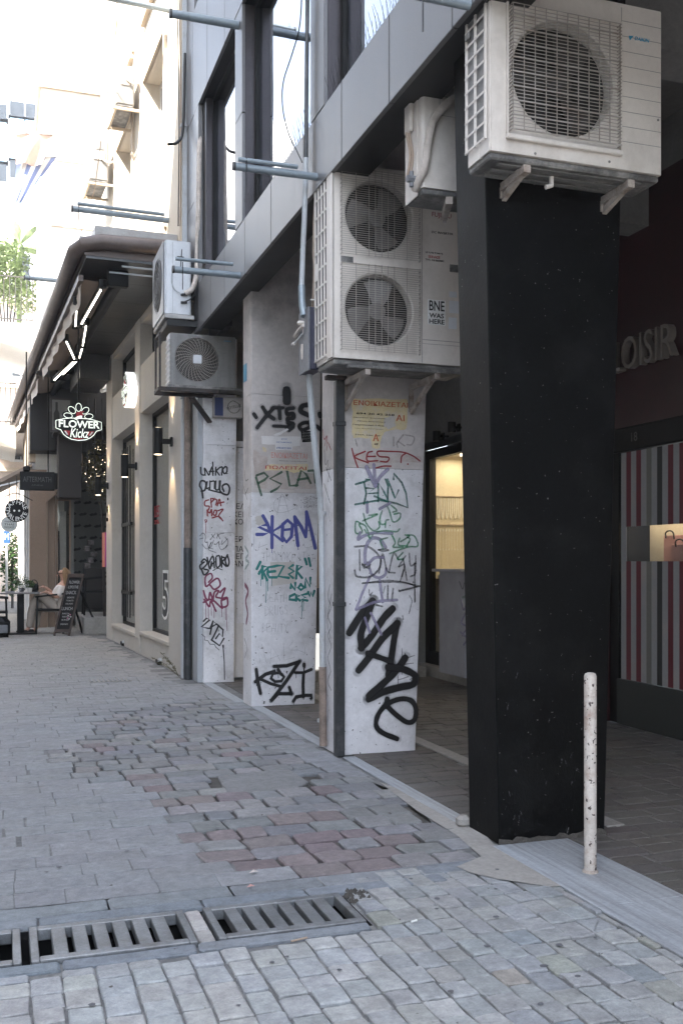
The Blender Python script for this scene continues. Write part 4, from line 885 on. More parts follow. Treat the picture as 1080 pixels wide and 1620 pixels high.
# upper storeys
uT = 6.9
LB().box(-.02, uT, -6, -.30, 4.95, 12.5).build('upper_core', 'cream_wall', bs)
wins = [(BU(262)[0], BU(230)[0]), (BU(211)[0], BU(187)[0])]
for fl_, (z0, z1) in enumerate(((5.35, 7.75), (8.6, 10.9))):
    us = [-.02, wins[0][0], wins[0][1], wins[1][0], wins[1][1], uT]
    for i in (0, 2, 4): LB().box(us[i], us[i + 1], -.299, 0, z0, z1).build('wall', 'cream_wall', bs)
    zlo = 4.95 if fl_ == 0 else 7.752
    LB().box(-.02, uT, -.299, .0, zlo, z0 - .001).build('wall', 'cream_wall', bs)
    if fl_ == 1: LB().box(-.02, uT, -.299, .0, z1 + .001, 12.5).build('wall', 'cream_wall', bs)
    for a, c in wins:
        LB().bbox(a - .05, c + .05, -.2, .06, z0 - .08, z0 - .002, .004).build('window_sill', 'cream_trim', bs)
        w = LB().box(a + .001, a + .06, -.27, -.2, z0, z1).box(c - .06, c - .001, -.27, -.2, z0, z1).box((a + c) / 2 - .05, (a + c) / 2 + .05, -.27, -.2, z0, z1).box(a + .06, c - .06, -.27, -.2, z1 - .07, z1).box(a + .06, c - .06, -.27, -.2, z0, z0 + .07).build('window', 'upvc', bs)
        LB().box(a + .06, c - .06, -.245, -.235, z0 + .07, z1 - .07).build('pane', 'dark_window', w)
        LB().box(a - .10, a - .002, -.01, .035, z0 - .002, z1 + .1).build('trim', 'cream_trim', bs); LB().box(c + .002, c + .10, -.01, .035, z0 - .002, z1 + .1).build('trim', 'cream_trim', bs)
        LB().box(a, c, -.01, .035, z1 + .002, z1 + .1).build('trim', 'cream_trim', bs)
LB().bbox(-.05, uT, -.3, .25, 12.5, 12.7, .01).build('cornice', 'cream_trim', bs)

# ---------------- canopy ----------------
cz0, cz1 = 4.70, 4.93
ca = thing('street_canopy', 'dark metal canopy with a brown round gutter over the shop and cafe fronts', 'canopy', BP(8, .4, 4.7))
u0 = .42
k = 0; u = u0
while u < 24:
    u2 = u + .9; LB().bbox(u + .002, u2 - .002, -.02, 1.02, cz0, cz0 + .03, .002).build('ceiling_panel', 'canopy_metal', ca); u = u2
LB().box(u0, 24.2, .0, 1.04, cz0 + .032, cz1 - .05).build('roof_deck', 'gutter_brown', ca)
LB().box(u0 - .03, 24.2, .002, 1.09, cz1 - .048, cz1).build('roof_flashing', 'flashing', ca)
LB().bbox(u0 - .06, u0 + .6, .002, .93, cz1 + .001, cz1 + .13, .005).build('flashing_box', 'flashing', ca)
gp = [BP(u0 - .06, .02, 4.90), BP(u0 - .06, .86, 4.88), BP(u0 + .0, 1.03, 4.85), BP(u0 + .2, 1.12, 4.82)] + [BP(uu, 1.12, 4.82 - .002 * uu) for uu in range(2, 25, 1)]
MB().tube(gp, .085, 14).build('gutter', 'gutter_brown', ca, smooth=True)
for uu in [x * .95 + 1 for x in range(24)]:
    MB().tube([BP(uu, 1.12, 4.82 - .002 * uu), BP(uu + .04, 1.12, 4.82 - .002 * uu)], .083, 14).build('gutter_collar', 'gutter_brown', ca, smooth=True)
LB().bbox(uF - .55, uF + .9, .02, .5, 4.28, 4.695, .004).build('duct_box', 'canopy_metal', ca)
MB().tube([BP(u0 + .05, .05, 4.66), BP(u0 + .05, .62, 4.66)], .012, 6).build('support_bar', 'pipe_grey', ca)
MB().tube([BP(u0 + .12, .05, 4.60), BP(u0 + .12, .75, 4.60)], .01, 6).build('support_bar', 'pipe_grey', ca)

def awning(label, ua, ub, arms, vb=1.04, zb=4.56):
    t = thing('retractable_awning', label, 'awning', BP((ua + ub) / 2, 1, 4.4), 'brown awnings under the canopy edge')
    MB().tube([BP(ua, .60, 4.60), BP(ub, .60, 4.60)], .07, 10).build('cassette', 'black_frame', t, smooth=True)
    MB().bar(BP(ua, vb, zb), BP(ub, vb, zb), .055, .07).build('front_bar', 'gutter_brown', t)
    # sagging cloth
    n, m_ = 24, 6; b = MB(); 
    for i in range(n + 1):
        for j in range(m_ + 1):
            q = j / m_; uu = ua + .08 + (ub - ua - .16) * i / n
            z = 4.64 + (zb + .02 - 4.64) * q - .05 * math.sin(math.pi * q) * (1 + .4 * math.sin(i * 1.1))
            b.v.append(BP(uu, .60 + (vb - .60) * q, z))
    for i in range(n):
        for j in range(m_):
            a = i * (m_ + 1) + j; b.f.append([a, a + 1, a + m_ + 2, a + m_ + 1]); b.m.append(0)
    b.build('cloth', 'awning_cloth', t, smooth=True)
    b = MB()
    for i in range(n + 1):
        uu = ua + .08 + (ub - ua - .16) * i / n; dr_ = .17 + .03 * abs(math.sin(i * .8))
        for j in range(3): b.v.append(BP(uu, vb - .02 + .018 * math.sin(i * 1.7 + j), zb - .03 - dr_ * j / 2))
    for i in range(n):
        for j in range(2): a = i * 3 + j; b.f.append([a, a + 1, a + 4, a + 3]); b.m.append(0)
    b.build('valance', 'awning_light', t, smooth=True)
    for pts in arms:
        P = [AZ(x_, y_, 4.47) for x_, y_ in pts]
        a_ = MB()
        for p, q in zip(P, P[1:]): a_.bar(p, q, .05, .05)
        for p in P: a_.tube([p + Vector((0, 0, -.045)), p + Vector((0, 0, .045))], .045, 8)
        arm = a_.build('folding_arm', 'black_frame', t)
        for p, q in zip(P, P[1:]):
            MB().bar(p.lerp(q, .08) - Vector((0, 0, .032)), p.lerp(q, .92) - Vector((0, 0, .032)), .014, .010).build('light_strip', 'led_white', arm)
    for uu in (ua + .02, ub - .02):
        LB().bbox(uu - .05, uu + .05, .5, .74, 4.50, 4.69, .01).build('bracket', 'black_frame', t)
    return t
awning('brown awning on folding arms with lit white strips, nearer one under the canopy', .75, 6.6,
       [[(163, 449), (127, 513)], [(122, 476), (119.5, 515)], [(137, 509), (131, 546), (125, 565), (98, 591)], [(104, 534), (119, 567), (84, 601)]])
awning('brown awning further down the street, behind the gutter bend', 7.2, 15.5, [[(78, 640), (66, 662)]])

# ---------------- white corner building with the cafe under it ----------------
cb = thing('white_corner_building', 'tall white building behind the canopy with a roof railing and balconies', 'building', (2, 22, 0))
CXL = .71
MB().box(CXL, 7, 20.4, 23.0, 3.5, 10.6).build('upper_block', 'white_wall', cb)
MB().box(CXL - .06, 7, 20.34, 23.1, 10.6, 10.75).build('parapet', 'cream_trim', cb)
for k, zz_ in enumerate((7.9, 9.2)): MB().box(CXL + .2, 7, 20.385, 20.41, zz_, zz_ + .015).build('wall_line', 'cream_trim', cb)
b = MB(MB_); b.box(12.1, 24, -6, -.42, 4.72, 6.5); b.build('rear_block', 'white_wall', cb)
rl = thing('roof_railing', 'thin white railing with round ornaments on the white roof edge', 'railing', (1.5, 19.7, 10.75))
b = MB()
for z_ in (10.95, 11.15, 11.45): b.tube([(.98, 20.5, z_), (1.85, 20.5, z_)], .012, 6)
for k in range(9): b.tube([(.98 + k * .1, 20.5, 10.75), (.98 + k * .1, 20.5, 11.45)], .008, 5)
b.build('rails', 'upvc', rl)
for cx_ in (1.1, 1.36): MB().tube([(cx_ + .09 * math.cos(a * .524), 20.48, 11.05 + .09 * math.sin(a * .524)) for a in range(13)], .01, 5).build('ring_ornament', 'upvc', rl)
# balcony slabs on the street side
def balcony(lab, y0, y1, x0, x1, z, plants=False):
    t = thing('balcony', lab, 'balcony', ((x0 + x1) / 2, (y0 + y1) / 2, z))
    b = MB(); b.add([(x0, y0, z), (x1, y0, z), (x1, y1, z), (x0, y1, z), (x0 + .25, y0 + .2, z - .35), (x1, y0 + .2, z - .55), (x1, y1, z - .55), (x0 + .25, y1, z - .35)],
          [(0, 1, 2, 3), (4, 7, 6, 5), (0, 4, 5, 1), (1, 5, 6, 2), (2, 6, 7, 3), (3, 7, 4, 0)]); b.build('slab', 'white_wall', t)
    b = MB()
    for zz_ in (z + .08, z + 1.0): b.bar((x0 + .03, y0 + .03, zz_), (x1, y0 + .03, zz_), .03, .025).bar((x0 + .03, y0 + .03, zz_), (x0 + .03, y1, zz_), .03, .025)
    b.build('handrail', 'rail_iron', t)
    n = int((x1 - x0) / .12)
    for k in range(n + 1): MB().bar((x0 + .03 + k * (x1 - x0 - .04) / n, y0 + .03, z), (x0 + .03 + k * (x1 - x0 - .04) / n, y0 + .03, z + 1.0), .016, .016, up=(0, 1, 0)).build('baluster', 'rail_iron', t)
    b = MB()
    for k in range(int((y1 - y0) / .14)): b.bar((x0 + .03, y0 + .1 + k * .14, z), (x0 + .03, y0 + .1 + k * .14, z + 1), .014, .014, up=(0, 1, 0))
    b.build('side_balusters', 'rail_iron', t); return t
b1 = balcony('white balcony full of leafy plants beside the flag', 22.6, 26, -.6, .62, 6.45)
b2 = balcony('lower balcony with a dark iron rail, left of the gutter', 25, 28.5, -.9, .30, 4.55)
def leafmass(b, c, rad, n, sz, sq=(1, 1, 1)):
    for _ in range(n):
        while True:
            p = Vector((random.uniform(-1, 1), random.uniform(-1, 1), random.uniform(-1, 1)))
            if p.length < 1: break
        if mnoise.noise((Vector(c) + p * 1.3) * 2.3) < -.12: continue
        o = Vector(c) + Vector((p.x * rad * sq[0], p.y * rad * sq[1], p.z * rad * sq[2]))
        a = Vector((random.uniform(-1, 1), random.uniform(-1, 1), random.uniform(-.6, .6))).normalized(); w = a.cross(Vector((random.random(), random.random(), 1))).normalized()
        s_ = sz * random.uniform(.6, 1.3)
        b.add([o, o + a * s_ * .5 + w * s_ * .3, o + a * s_, o + a * s_ * .5 - w * s_ * .3], [(0, 1, 2, 3)])
random.seed(4)
ps_ = thing('balcony_shrub', 'pale green bushy plant on the white balcony, below the banana leaves', 'plant', (.1, 23.5, 6.45))
b = MB()
for c in ((-.3, 23.2, 7.3), (.1, 23.4, 7.6), (.4, 23.2, 7.2), (.2, 23.6, 8.1), (-.35, 23.8, 7.9)): leafmass(b, c, .42, 900, .10)
b.build('foliage', 'leaf_pale', ps_, kind='stuff')
b = MB()
for k in range(7): b.tube([(.1 + .05 * k - .2, 23.4, 6.45), (.1 + .1 * k - .4, 23.4, 7.3), (.1 + .17 * k - .5, 23.45, 8.0)], [.02, .014, .006], 5)
b.build('stem', 'cafe_wood', ps_)
bn = thing('banana_plant', 'banana plant with long green leaves above the balcony bush', 'plant', (.2, 24, 6.45))
MB().tube([(.35, 24, 6.45), (.37, 24, 8.6)], [.07, .05], 8).build('stem', 'leaf_pale', bn)
def bleaf(o, d, up_, L, W):
    o, d, up_ = Vector(o), Vector(d).normalized(), Vector(up_); w = d.cross(Vector((0, 1, 0))).normalized(); b = MB(); n = 10
    for i in range(n + 1):
        q = i / n; c = o + d * L * q + Vector((0, 0, -.35 * L * q * q)); ww = W * math.sin(math.pi * min(1, q * .93 + .04)) ** .7
        b.v += [c + w * ww + Vector((0, .04, 0)), c, c - w * ww + Vector((0, .04, 0))]
    for i in range(n):
        a = i * 3
        for k in range(2): b.f.append([a + k, a + k + 1, a + k + 4, a + k + 3]); b.m.append(0)
    b.build('leaf', 'leaf_pale', bn, smooth=True)
for o, d, L in (((.37, 24, 8.5), (-1, 0, .25), 1.05), ((.37, 24, 8.6), (-1, .1, -.15), .95), ((.37, 24, 8.5), (-.8, 0, -.45), .9), ((.37, 24, 8.6), (-.25, 0, 1), .9), ((.37, 24, 8.6), (.5, 0, 1), .8), ((.37, 24, 8.5), (.9, 0, .2), .5)): bleaf(o, d, (0, 0, 1), L, .12)

# ---------------- ends of the street ----------------
def facade(lab, x0, x1, Y, z1, m, bays, floors, wm='dark_window', win=(1.0, 1.5), z0=4.0, dz=3.1, name='apartment_building', dep=8, trim='upvc'):
    t = thing(name, lab, 'building', ((x0 + x1) / 2, Y + dep / 2, 0))
    MB().box(x0, x1, Y, Y + dep, 0, z1).build('wall', m, t)
    MB().box(x0 - .1, x1 + .1, Y - .15, Y + dep, z1, z1 + .25).build('cornice', trim, t)
    for f in range(floors):
        for k in range(bays):
            cx_ = x0 + (x1 - x0) * (k + .5) / bays; zz_ = z0 + f * dz
            w = MB().box(cx_ - win[0] / 2 - .07, cx_ + win[0] / 2 + .07, Y - .06, Y - .002, zz_ - .07, zz_ + win[1] + .07).build('window', trim, t)
            for q in (0, 1): MB().box(cx_ - win[0] / 2 + q * (win[0] / 2 + .02), cx_ - .02 + q * (win[0] / 2), Y - .09, Y - .061, zz_, zz_ + win[1]).build('pane', wm, w)
    return t
far = thing('office_block', 'large modern white building with ribbon windows, farthest away', 'building', (0, 50, 0))
MB().box(-9, 2.6, 46, 54, 0, 21.6).build('wall', 'white_wall', far)
MB().box(-9.2, 2.8, 47, 54, 21.6, 22.8).build('roof_storey', 'white_wall', far)
for (ya, yb, m_) in ((139, 150, 'blue_window'), (167, 187, 'dark_window'), (190, 210, 'blue_window'), (234, 254, 'blue_window'), (257, 281, 'dark_window'), (309, 351, 'blue_window'), (375, 400, 'blue_window')):
    for (pa, pb_) in ((-160, -112), (-106, -58), (-52, 11), (16, 63), (70, 88)):
        p_, q_ = AY(pa, yb, 45.98), AY(pb_, ya, 45.98)
        w = MB().box(p_.x - .06, q_.x + .06, 45.93, 45.999, p_.z - .06, q_.z + .06).build('window', 'upvc', far); MB().box(p_.x, (p_.x + q_.x) / 2 - .03, 45.90, 45.929, p_.z, q_.z).build('pane', m_, w); MB().box((p_.x + q_.x) / 2 + .03, q_.x, 45.90, 45.929, p_.z, q_.z).build('pane', m_, w)
pf = facade('old pink and cream house behind the banana leaves', -6, 1.15, 34, 12.2, 'pink_wall', 6, 3, 'dark_window', (.55, 1.3), 4.6, 2.7, 'old_house')
for k in range(3): MB().box(-6, 1.2, 33.8, 34, 4.2 + 2.7 * k, 4.32 + 2.7 * k).build('ledge', 'cream_trim', pf)
gb = thing('gallery_building', 'white fronted building with pilasters just beyond the brown cafe pillar', 'building', (2, 24, 0))
MB().box(.62, 1.18, 20.92, 27.5, 0, 4.6).build('wall', 'white_wall', gb)
MB().box(.50, .62, 20.92, 27.5, 3.3, 4.4).build('fascia', 'cream_trim', gb)
for k in range(6):
    y_ = 21.0 + 1.15 * k; x_ = .50 - .025 * k
    MB().bbox(x_, .619, y_, y_ + .35, 0, 3.29, .01).build('pilaster', 'upvc', gb)
    w = MB().box(.585, .619, y_ + .40, y_ + 1.1, .3, 2.9).build('shop_window', 'black_frame', gb); MB().box(.575, .584, y_ + .45, y_ + 1.05, .35, 2.85).build('pane', 'dark_window', w)
# unseen houses opposite; heights shaped for shade, bounce light and clear sky in panes
def opp(lab, y0, y1, z1, m, X=-3.5):
    t = thing('facing_building', lab, 'building', (X - 4, (y0 + y1) / 2, 0))
    MB().box(X - 9, X, y0, y1, 0, z1).build('wall', m, t)
    MB().box(X - .1, X + .25, y0, y1, z1, z1 + .3).build('cornice', 'upvc', t)
    f = 4.0; proto = None
    while f + 2.4 < z1:
        yy = y0 + 1.0
        while yy + 1.2 < y1:
            if proto is None:
                proto = MB().box(X + .002, X + .06, yy, yy + 1.2, f, f + 1.9).build('window', 'upvc', t)
                MB().box(X + .061, X + .065, yy + .08, yy + .57, f + .08, f + 1.82).build('pane', 'dark_window', proto); MB().box(X + .061, X + .065, yy + .63, yy + 1.12, f + .08, f + 1.82).build('pane', 'dark_window', proto); py0, pf0 = yy, f
            else:
                c = proto.copy(); COL.objects.link(c); c.location = proto.location + Vector((0, yy - py0, f - pf0))
                for ch in proto.children: d = ch.copy(); COL.objects.link(d); d.parent = c
            yy += 2.6
        f += 3.1
    return t
opp('tall grey-beige block across the lane from the metal-clad building', -1.9, 7.4, 16, 'opposite_wall')
opp('low white house across the lane behind the camera', -16, -1.92, 4.6, 'white_wall')
opp('lower cream block across the lane from the beige shop', 7.42, 18.5, 12.6, 'opposite_wall')
opp('low pale house across the lane from the cafe', 18.52, 34, 6.2, 'white_wall')

# flag and cloth hung from the white building
def cloth(name, lab, cat, P, m, nu=16, nv=14, amp=.05, stripes=None, loc=None):
    """P: four corner points top-left, top-right, bottom-right, bottom-left"""
    t = thing(name, lab, cat, loc or P[0]); P = [Vector(p) for p in P]
    def pt(u, v):
        p = P[0].lerp(P[1], u).lerp(P[3].lerp(P[2], u), v); return p + Vector((0, amp * math.sin(u * 9 + v * 2) * (.3 + v), 0))
    if stripes:
        for k in range(stripes):
            b = MB()
            for i in range(3):
                for j in range(nv + 1): b.v.append(pt((k + i / 2) / stripes, j / nv))
            for i in range(2):
                for j in range(nv): a = i * (nv + 1) + j; b.f.append([a, a + 1, a + nv + 2, a + nv + 1]); b.m.append(0)
            b.build('stripe', ('flag_blue', 'print_white')[k % 2], t, smooth=True)
    else:
        b = MB()
        for i in range(nu + 1):
            for j in range(nv + 1): b.v.append(pt(i / nu, j / nv))
        for i in range(nu):
            for j in range(nv): a = i * (nv + 1) + j; b.f.append([a, a + 1, a + nv + 2, a + nv + 1]); b.m.append(0)
        b.build('fabric', m, t, smooth=True)
    return t
Yf = 20.1
fl = cloth('striped_flag', 'hanging flag with blue and white stripes on a pole from the white building', 'flag', [AY(28, 250, Yf), AY(92, 246, Yf), AY(40, 318, Yf), AY(18, 322, Yf)], None, stripes=7)
MB().tube([AY(100, 247, Yf), AY(24, 250, Yf)], .018, 6).build('pole', 'upvc', fl)
cl_ = cloth('pink_cloth', 'pale pink awning cloth hanging above the striped flag', 'cloth', [AY(25, 212, Yf - .1), AY(86, 210, Yf - .1), AY(66, 262, Yf - .1), AY(26, 258, Yf - .1)], 'cloth_pink')
MB().tube([AY(104, 213, Yf - .1), AY(20, 209, Yf - .1)], .022, 6).build('pole', 'upvc', cl_)
wr = thing('overhead_wire', 'thin cable dropping from the top of the cream wall', 'cable', AY(190, 20, 13))
MB().tube([AY(198, -10, 13), AY(186, 30, 13), AY(160, 225, 15), AY(150, 300, 16), AY(122, 388, 17)], .006, 5).build('cable', 'cable_tan', wr)
# ---------------- air conditioners ----------------
def roundrect(x0, x1, y0, y1, r, n=4):
    P = []
    for cx_, cy_, a0 in ((x1 - r, y1 - r, 0), (x0 + r, y1 - r, 90), (x0 + r, y0 + r, 180), (x1 - r, y0 + r, 270)):
        for k in range(n + 1): a = R(a0 + 90 * k / n); P.append((cx_ + r * math.cos(a), cy_ + r * math.sin(a)))
    return P
def casing(b, x0, x1, y0, y1, z0, z1, r=.018, open_front=True):
    """upright box with rounded corners and a slightly domed lid; y0 is the fan side"""
    P = roundrect(x0, x1, y0, y1, r)
    b.prism([(x, y) for x, y in P], (0, 0, z0), XA, YA, Z, z1 - z0 - .012)
    Q = roundrect(x0 + .004, x1 - .004, y0 + .004, y1 - .004, r); k = len(Q)
    b.add([(x, y, z1 - .011) for x, y in P] + [(x, y, z1 - .003) for x, y in P] + [(x, y, z1) for x, y in roundrect(x0 + .012, x1 - .012, y0 + .012, y1 - .012, r)],
          [(i, (i + 1) % k, k + (i + 1) % k, k + i) for i in range(k)] + [(k + i, k + (i + 1) % k, 2 * k + (i + 1) % k, 2 * k + i) for i in range(k)] + [list(range(2 * k, 3 * k))])
def face_with_hole(b, x0, x1, z0, z1, y, cx_, cz, r, n=40, lip=.012):
    """flat plate with a round opening and a rolled-in lip"""
    vs_, fs_ = [], []
    for k in range(n):
        a = 2 * math.pi * k / n; c, s_ = math.cos(a), math.sin(a)
        m = min((x1 - cx_) / c if c > 1e-6 else 9e9, (x0 - cx_) / c if c < -1e-6 else 9e9, (z1 - cz) / s_ if s_ > 1e-6 else 9e9, (z0 - cz) / s_ if s_ < -1e-6 else 9e9)
        vs_ += [(cx_ + c * m, y, cz + s_ * m), (cx_ + c * (r + lip), y, cz + s_ * (r + lip)), (cx_ + c * r, y + lip * .6, cz + s_ * r), (cx_ + c * (r - .004), y + .07, cz + s_ * (r - .004))]
    for k in range(n):
        a, c = k * 4, ((k + 1) % n) * 4
        for j in range(3): fs_.append((a + j, c + j, c + j + 1, a + j + 1))
    b.add(vs_, fs_)
    for X_, Zc in ((x0, z0), (x1, z0), (x1, z1), (x0, z1)):    # corner fillers
        ks = [k for k in range(n)]
        best = sorted(ks, key=lambda k: abs(math.atan2(Zc - cz, X_ - cx_) % (2 * math.pi) - 2 * math.pi * k / n))[:2]
        a = min(best, key=lambda k: k); 
        b.add([vs_[best[0] * 4], vs_[best[1] * 4], (X_, y, Zc)], [(0, 1, 2)])
def fan(t, cx_, cz, y, r, n=3, rot=20, m='ac_fan'):
    MB().tube([(cx_, y + .055, cz), (cx_, y + .10, cz)], r * .26, 16).build('fan_hub', m, t, smooth=True)
    for k in range(n):
        a0 = R(rot + 360 * k / n); b = MB(); N = 6
        for i in range(N + 1):
            q = i / N; rr = r * (.22 + .72 * q)
            for j in range(5):
                aa = a0 + (j / 4 - .35) * (1.15 - .25 * q) + .25 * q; yy = y + .05 + .05 * (j / 4)
                b.v.append(Vector((cx_ + rr * math.cos(aa), yy, cz + rr * math.sin(aa))))
        for i in range(N):
            for j in range(4): p = i * 5 + j; b.f.append([p, p + 1, p + 6, p + 5]); b.m.append(0)
        b.build('fan_blade', m, t, smooth=True)
def bracket(t, p_wall, p_out, drop, m='rust_bracket'):
    b = MB(); b.bar(p_wall, p_out, .035, .035); q = Vector(p_wall) - Vector((0, 0, drop)); b.bar(q + Vector((0, 0, 0)), p_wall, .035, .012, up=(0, 1, 0)).bar(q, Vector(p_out) * .85 + Vector(p_wall) * .15, .022, .03)
    b.build('bracket', m, t)

# big unit on the black pillar
def big_unit():
    y0, y1 = 3.85, 4.075
    a = AY(774.5, 237, y0); c = AY(1046, 263, y0); x0, x1, z0 = a.x, c.x, 3.07; z1 = 3.83
    t = thing('air_conditioner', 'large cream air conditioner with a square wire grille mounted on the black pillar', 'air conditioner', ((x0 + x1) / 2, 3.96, z0), 'air conditioner outdoor units')
    yb = y0 + .004
    b = MB(); casing(b, x0, x1, yb + .09, y1, z0, z1); b.build('casing', 'ac_white', t, smooth=True)
    gx0, gx1 = AY(803, 100, y0).x, AY(979, 100, y0).x; gz0, gz1 = AY(880, 222, y0).z, AY(880, 20, y0).z
    cx_, cz, r = (gx0 + gx1) / 2 - .0, (gz0 + gz1) / 2 + .0, .255
    b = MB(); face_with_hole(b, gx0, gx1, gz0, gz1, y0 + .006, cx_, cz, r)
    for (p, q, s_, u) in ((x0 + .006, gx0, z0, z1 - .012), (gx1, x1 - .006, z0, z1 - .012), (gx0, gx1, z0, gz0), (gx0, gx1, gz1, z1 - .012)): b.box(p, q, y0, y0 + .09, s_ + .0004, u)
    b.box(x0 + .0, x0 + .0055, y0 + .006, y0 + .09, z0 + .001, z1 - .013).box(x1 - .0055, x1, y0 + .006, y0 + .09, z0 + .001, z1 - .013)
    fp = b.build('front_panel', 'ac_white', t)
    b = MB()                                        # pressed lines of the service panel
    for k in range(9): zz_ = z1 - .09 - k * .068; b.box(gx1 + .014, x1 - .006, y0 - .0006, y0 + .002, zz_, zz_ + .0022)
    b.box(gx1 + .010, gx1 + .0125, y0 - .0006, y0 + .002, z0 + .16, z1 - .03); b.build('panel_groove', 'ac_fin', fp)
    MB().tube([(cx_, y0 + .086, cz), (cx_, y0 + .09, cz)], r, 32).build('fan_cavity', 'ac_dark', t)
    fan(t, cx_, cz, y0 - .01, r * .95, 3, 50)
    g_ = MB(); gy = y0 - .028                       # wire grille
    nz = 36
    for k in range(nz):
        zz_ = gz0 + .01 + (gz1 - gz0 - .02) * k / (nz - 1); w = .0026 if k % 4 == 0 else .0012
        g_.box(gx0 + .006, gx1 - .006, gy - w, gy + w, zz_ - w, zz_ + w)
    for k in range(11): xx = gx0 + .012 + (gx1 - gx0 - .024) * k / 10; g_.box(xx - .0017, xx + .0017, gy + .002, gy + .006, gz0 + .01, gz1 - .01)
    for xx in (gx0 + .008, gx1 - .008):
        for k in range(nz): zz_ = gz0 + .01 + (gz1 - gz0 - .02) * k / (nz - 1); g_.box(xx - .0017, xx + .0017, gy, y0 + .006, zz_ - .0015, zz_ + .0015)
    g_.build('wire_grille', 'grille_wire', t)
    f = MB(); f.bbox(gx0 - .014, gx1 + .006, y0 - .022, y0, gz0 - .030, gz0 - .008, .004).box(gx0 - .012, gx0 - .002, y0 - .014, y0, gz0 - .006, gz1 + .01).box(gx0, gx1, y0 - .010, y0, gz1 + .002, gz1 + .01).box(gx1 + .001, gx1 + .006, y0 - .012, y0, gz0 - .006, gz1 + .01)
    f.build('grille_frame', 'ac_white', t)
    # louvred side
    sy = [y0 + .035, y0 + .12, y1 - .008]
    MB().box(x0 - .002, x0 + .003, y0 + .03, y1 - .004, z0 + .07, z1 - .03).build('side_fins', 'ac_fin', t)
    s_ = MB()
    for yy in (y0 + .026, (y0 + y1) / 2 + .01, y1 - .016): s_.box(x0 - .010, x0 - .0025, yy, yy + .014, z0 + .06, z1 - .02)
    for k in range(11): zz_ = z0 + .06 + (z1 - z0 - .09) * k / 10; s_.box(x0 - .012, x0 - .0105, y0 + .026, y1 - .002, zz_, zz_ + .010)
    s_.build('side_louvre', 'ac_white', t)
    MB().bbox(x0 - .022, x0 - .0125, y1 - .06, y1 - .02, z1 - .20, z1 - .17, .003).build('handle', 'ac_fin', t)
    MB().bbox(x0 + .006, x1 - .006, y0 + .012, y1 - .004, z0 - .03, z0 - .001, .008).build('base_tray', 'ac_base', t)
    b = MB()
    for k in range(3): b.bbox(x0 + .06, x1 - .08, y0 + .04 + k * .065, y0 + .068 + k * .065, z0 - .036, z0 - .0305, .002)
    b.build('base_rib', 'ac_fin', t)
    for px_ in (825, 990):
        xx = AY(px_ + 12, 260, y0).x; bracket(t, (xx, 4.088, z0 - .055), (xx, y0 + .02, z0 - .048), .05)
    MB().tube([(x0 + .36, y0 + .1, z0 - .035), (x0 + .36, y0 + .1, z0 - .075), (x0 + .33, y0 + .1, z0 - .085)], .011, 8).build('drain_stub', 'ac_white', t)
    o = AY(1009, 62, y0); lw = .105
    text('DAIKIN', 'logo', 'brand_blue', (o.x + .016, y0 - .0005, o.z), XA, Z, w=.078, h=.016, parent=fp, off=.008, shear=.25)
    MB().prism([(0, 0), (.006, -.02), (.026, .004)], (o.x - .052, y0 - .0015, o.z + .006), XA, Z, Vector((0, 1, 0)), .0012).build('logo_mark', 'brand_blue', fp)
    for (px_, py_) in ((846, 243), (963, 256), (1040, 190)): p = AY(px_, py_, y0); MB().tube([(p.x, y0 - .002, p.z), (p.x, y0 + .001, p.z)], .006, 8).build('screw', 'ac_fin', fp)
    MB().bbox(x1 + .001, x1 + .05, y0 + .11, y1 - .01, z0 + .05, z0 + .33, .012).build('valve_cover', 'ac_white', t)
big_unit()

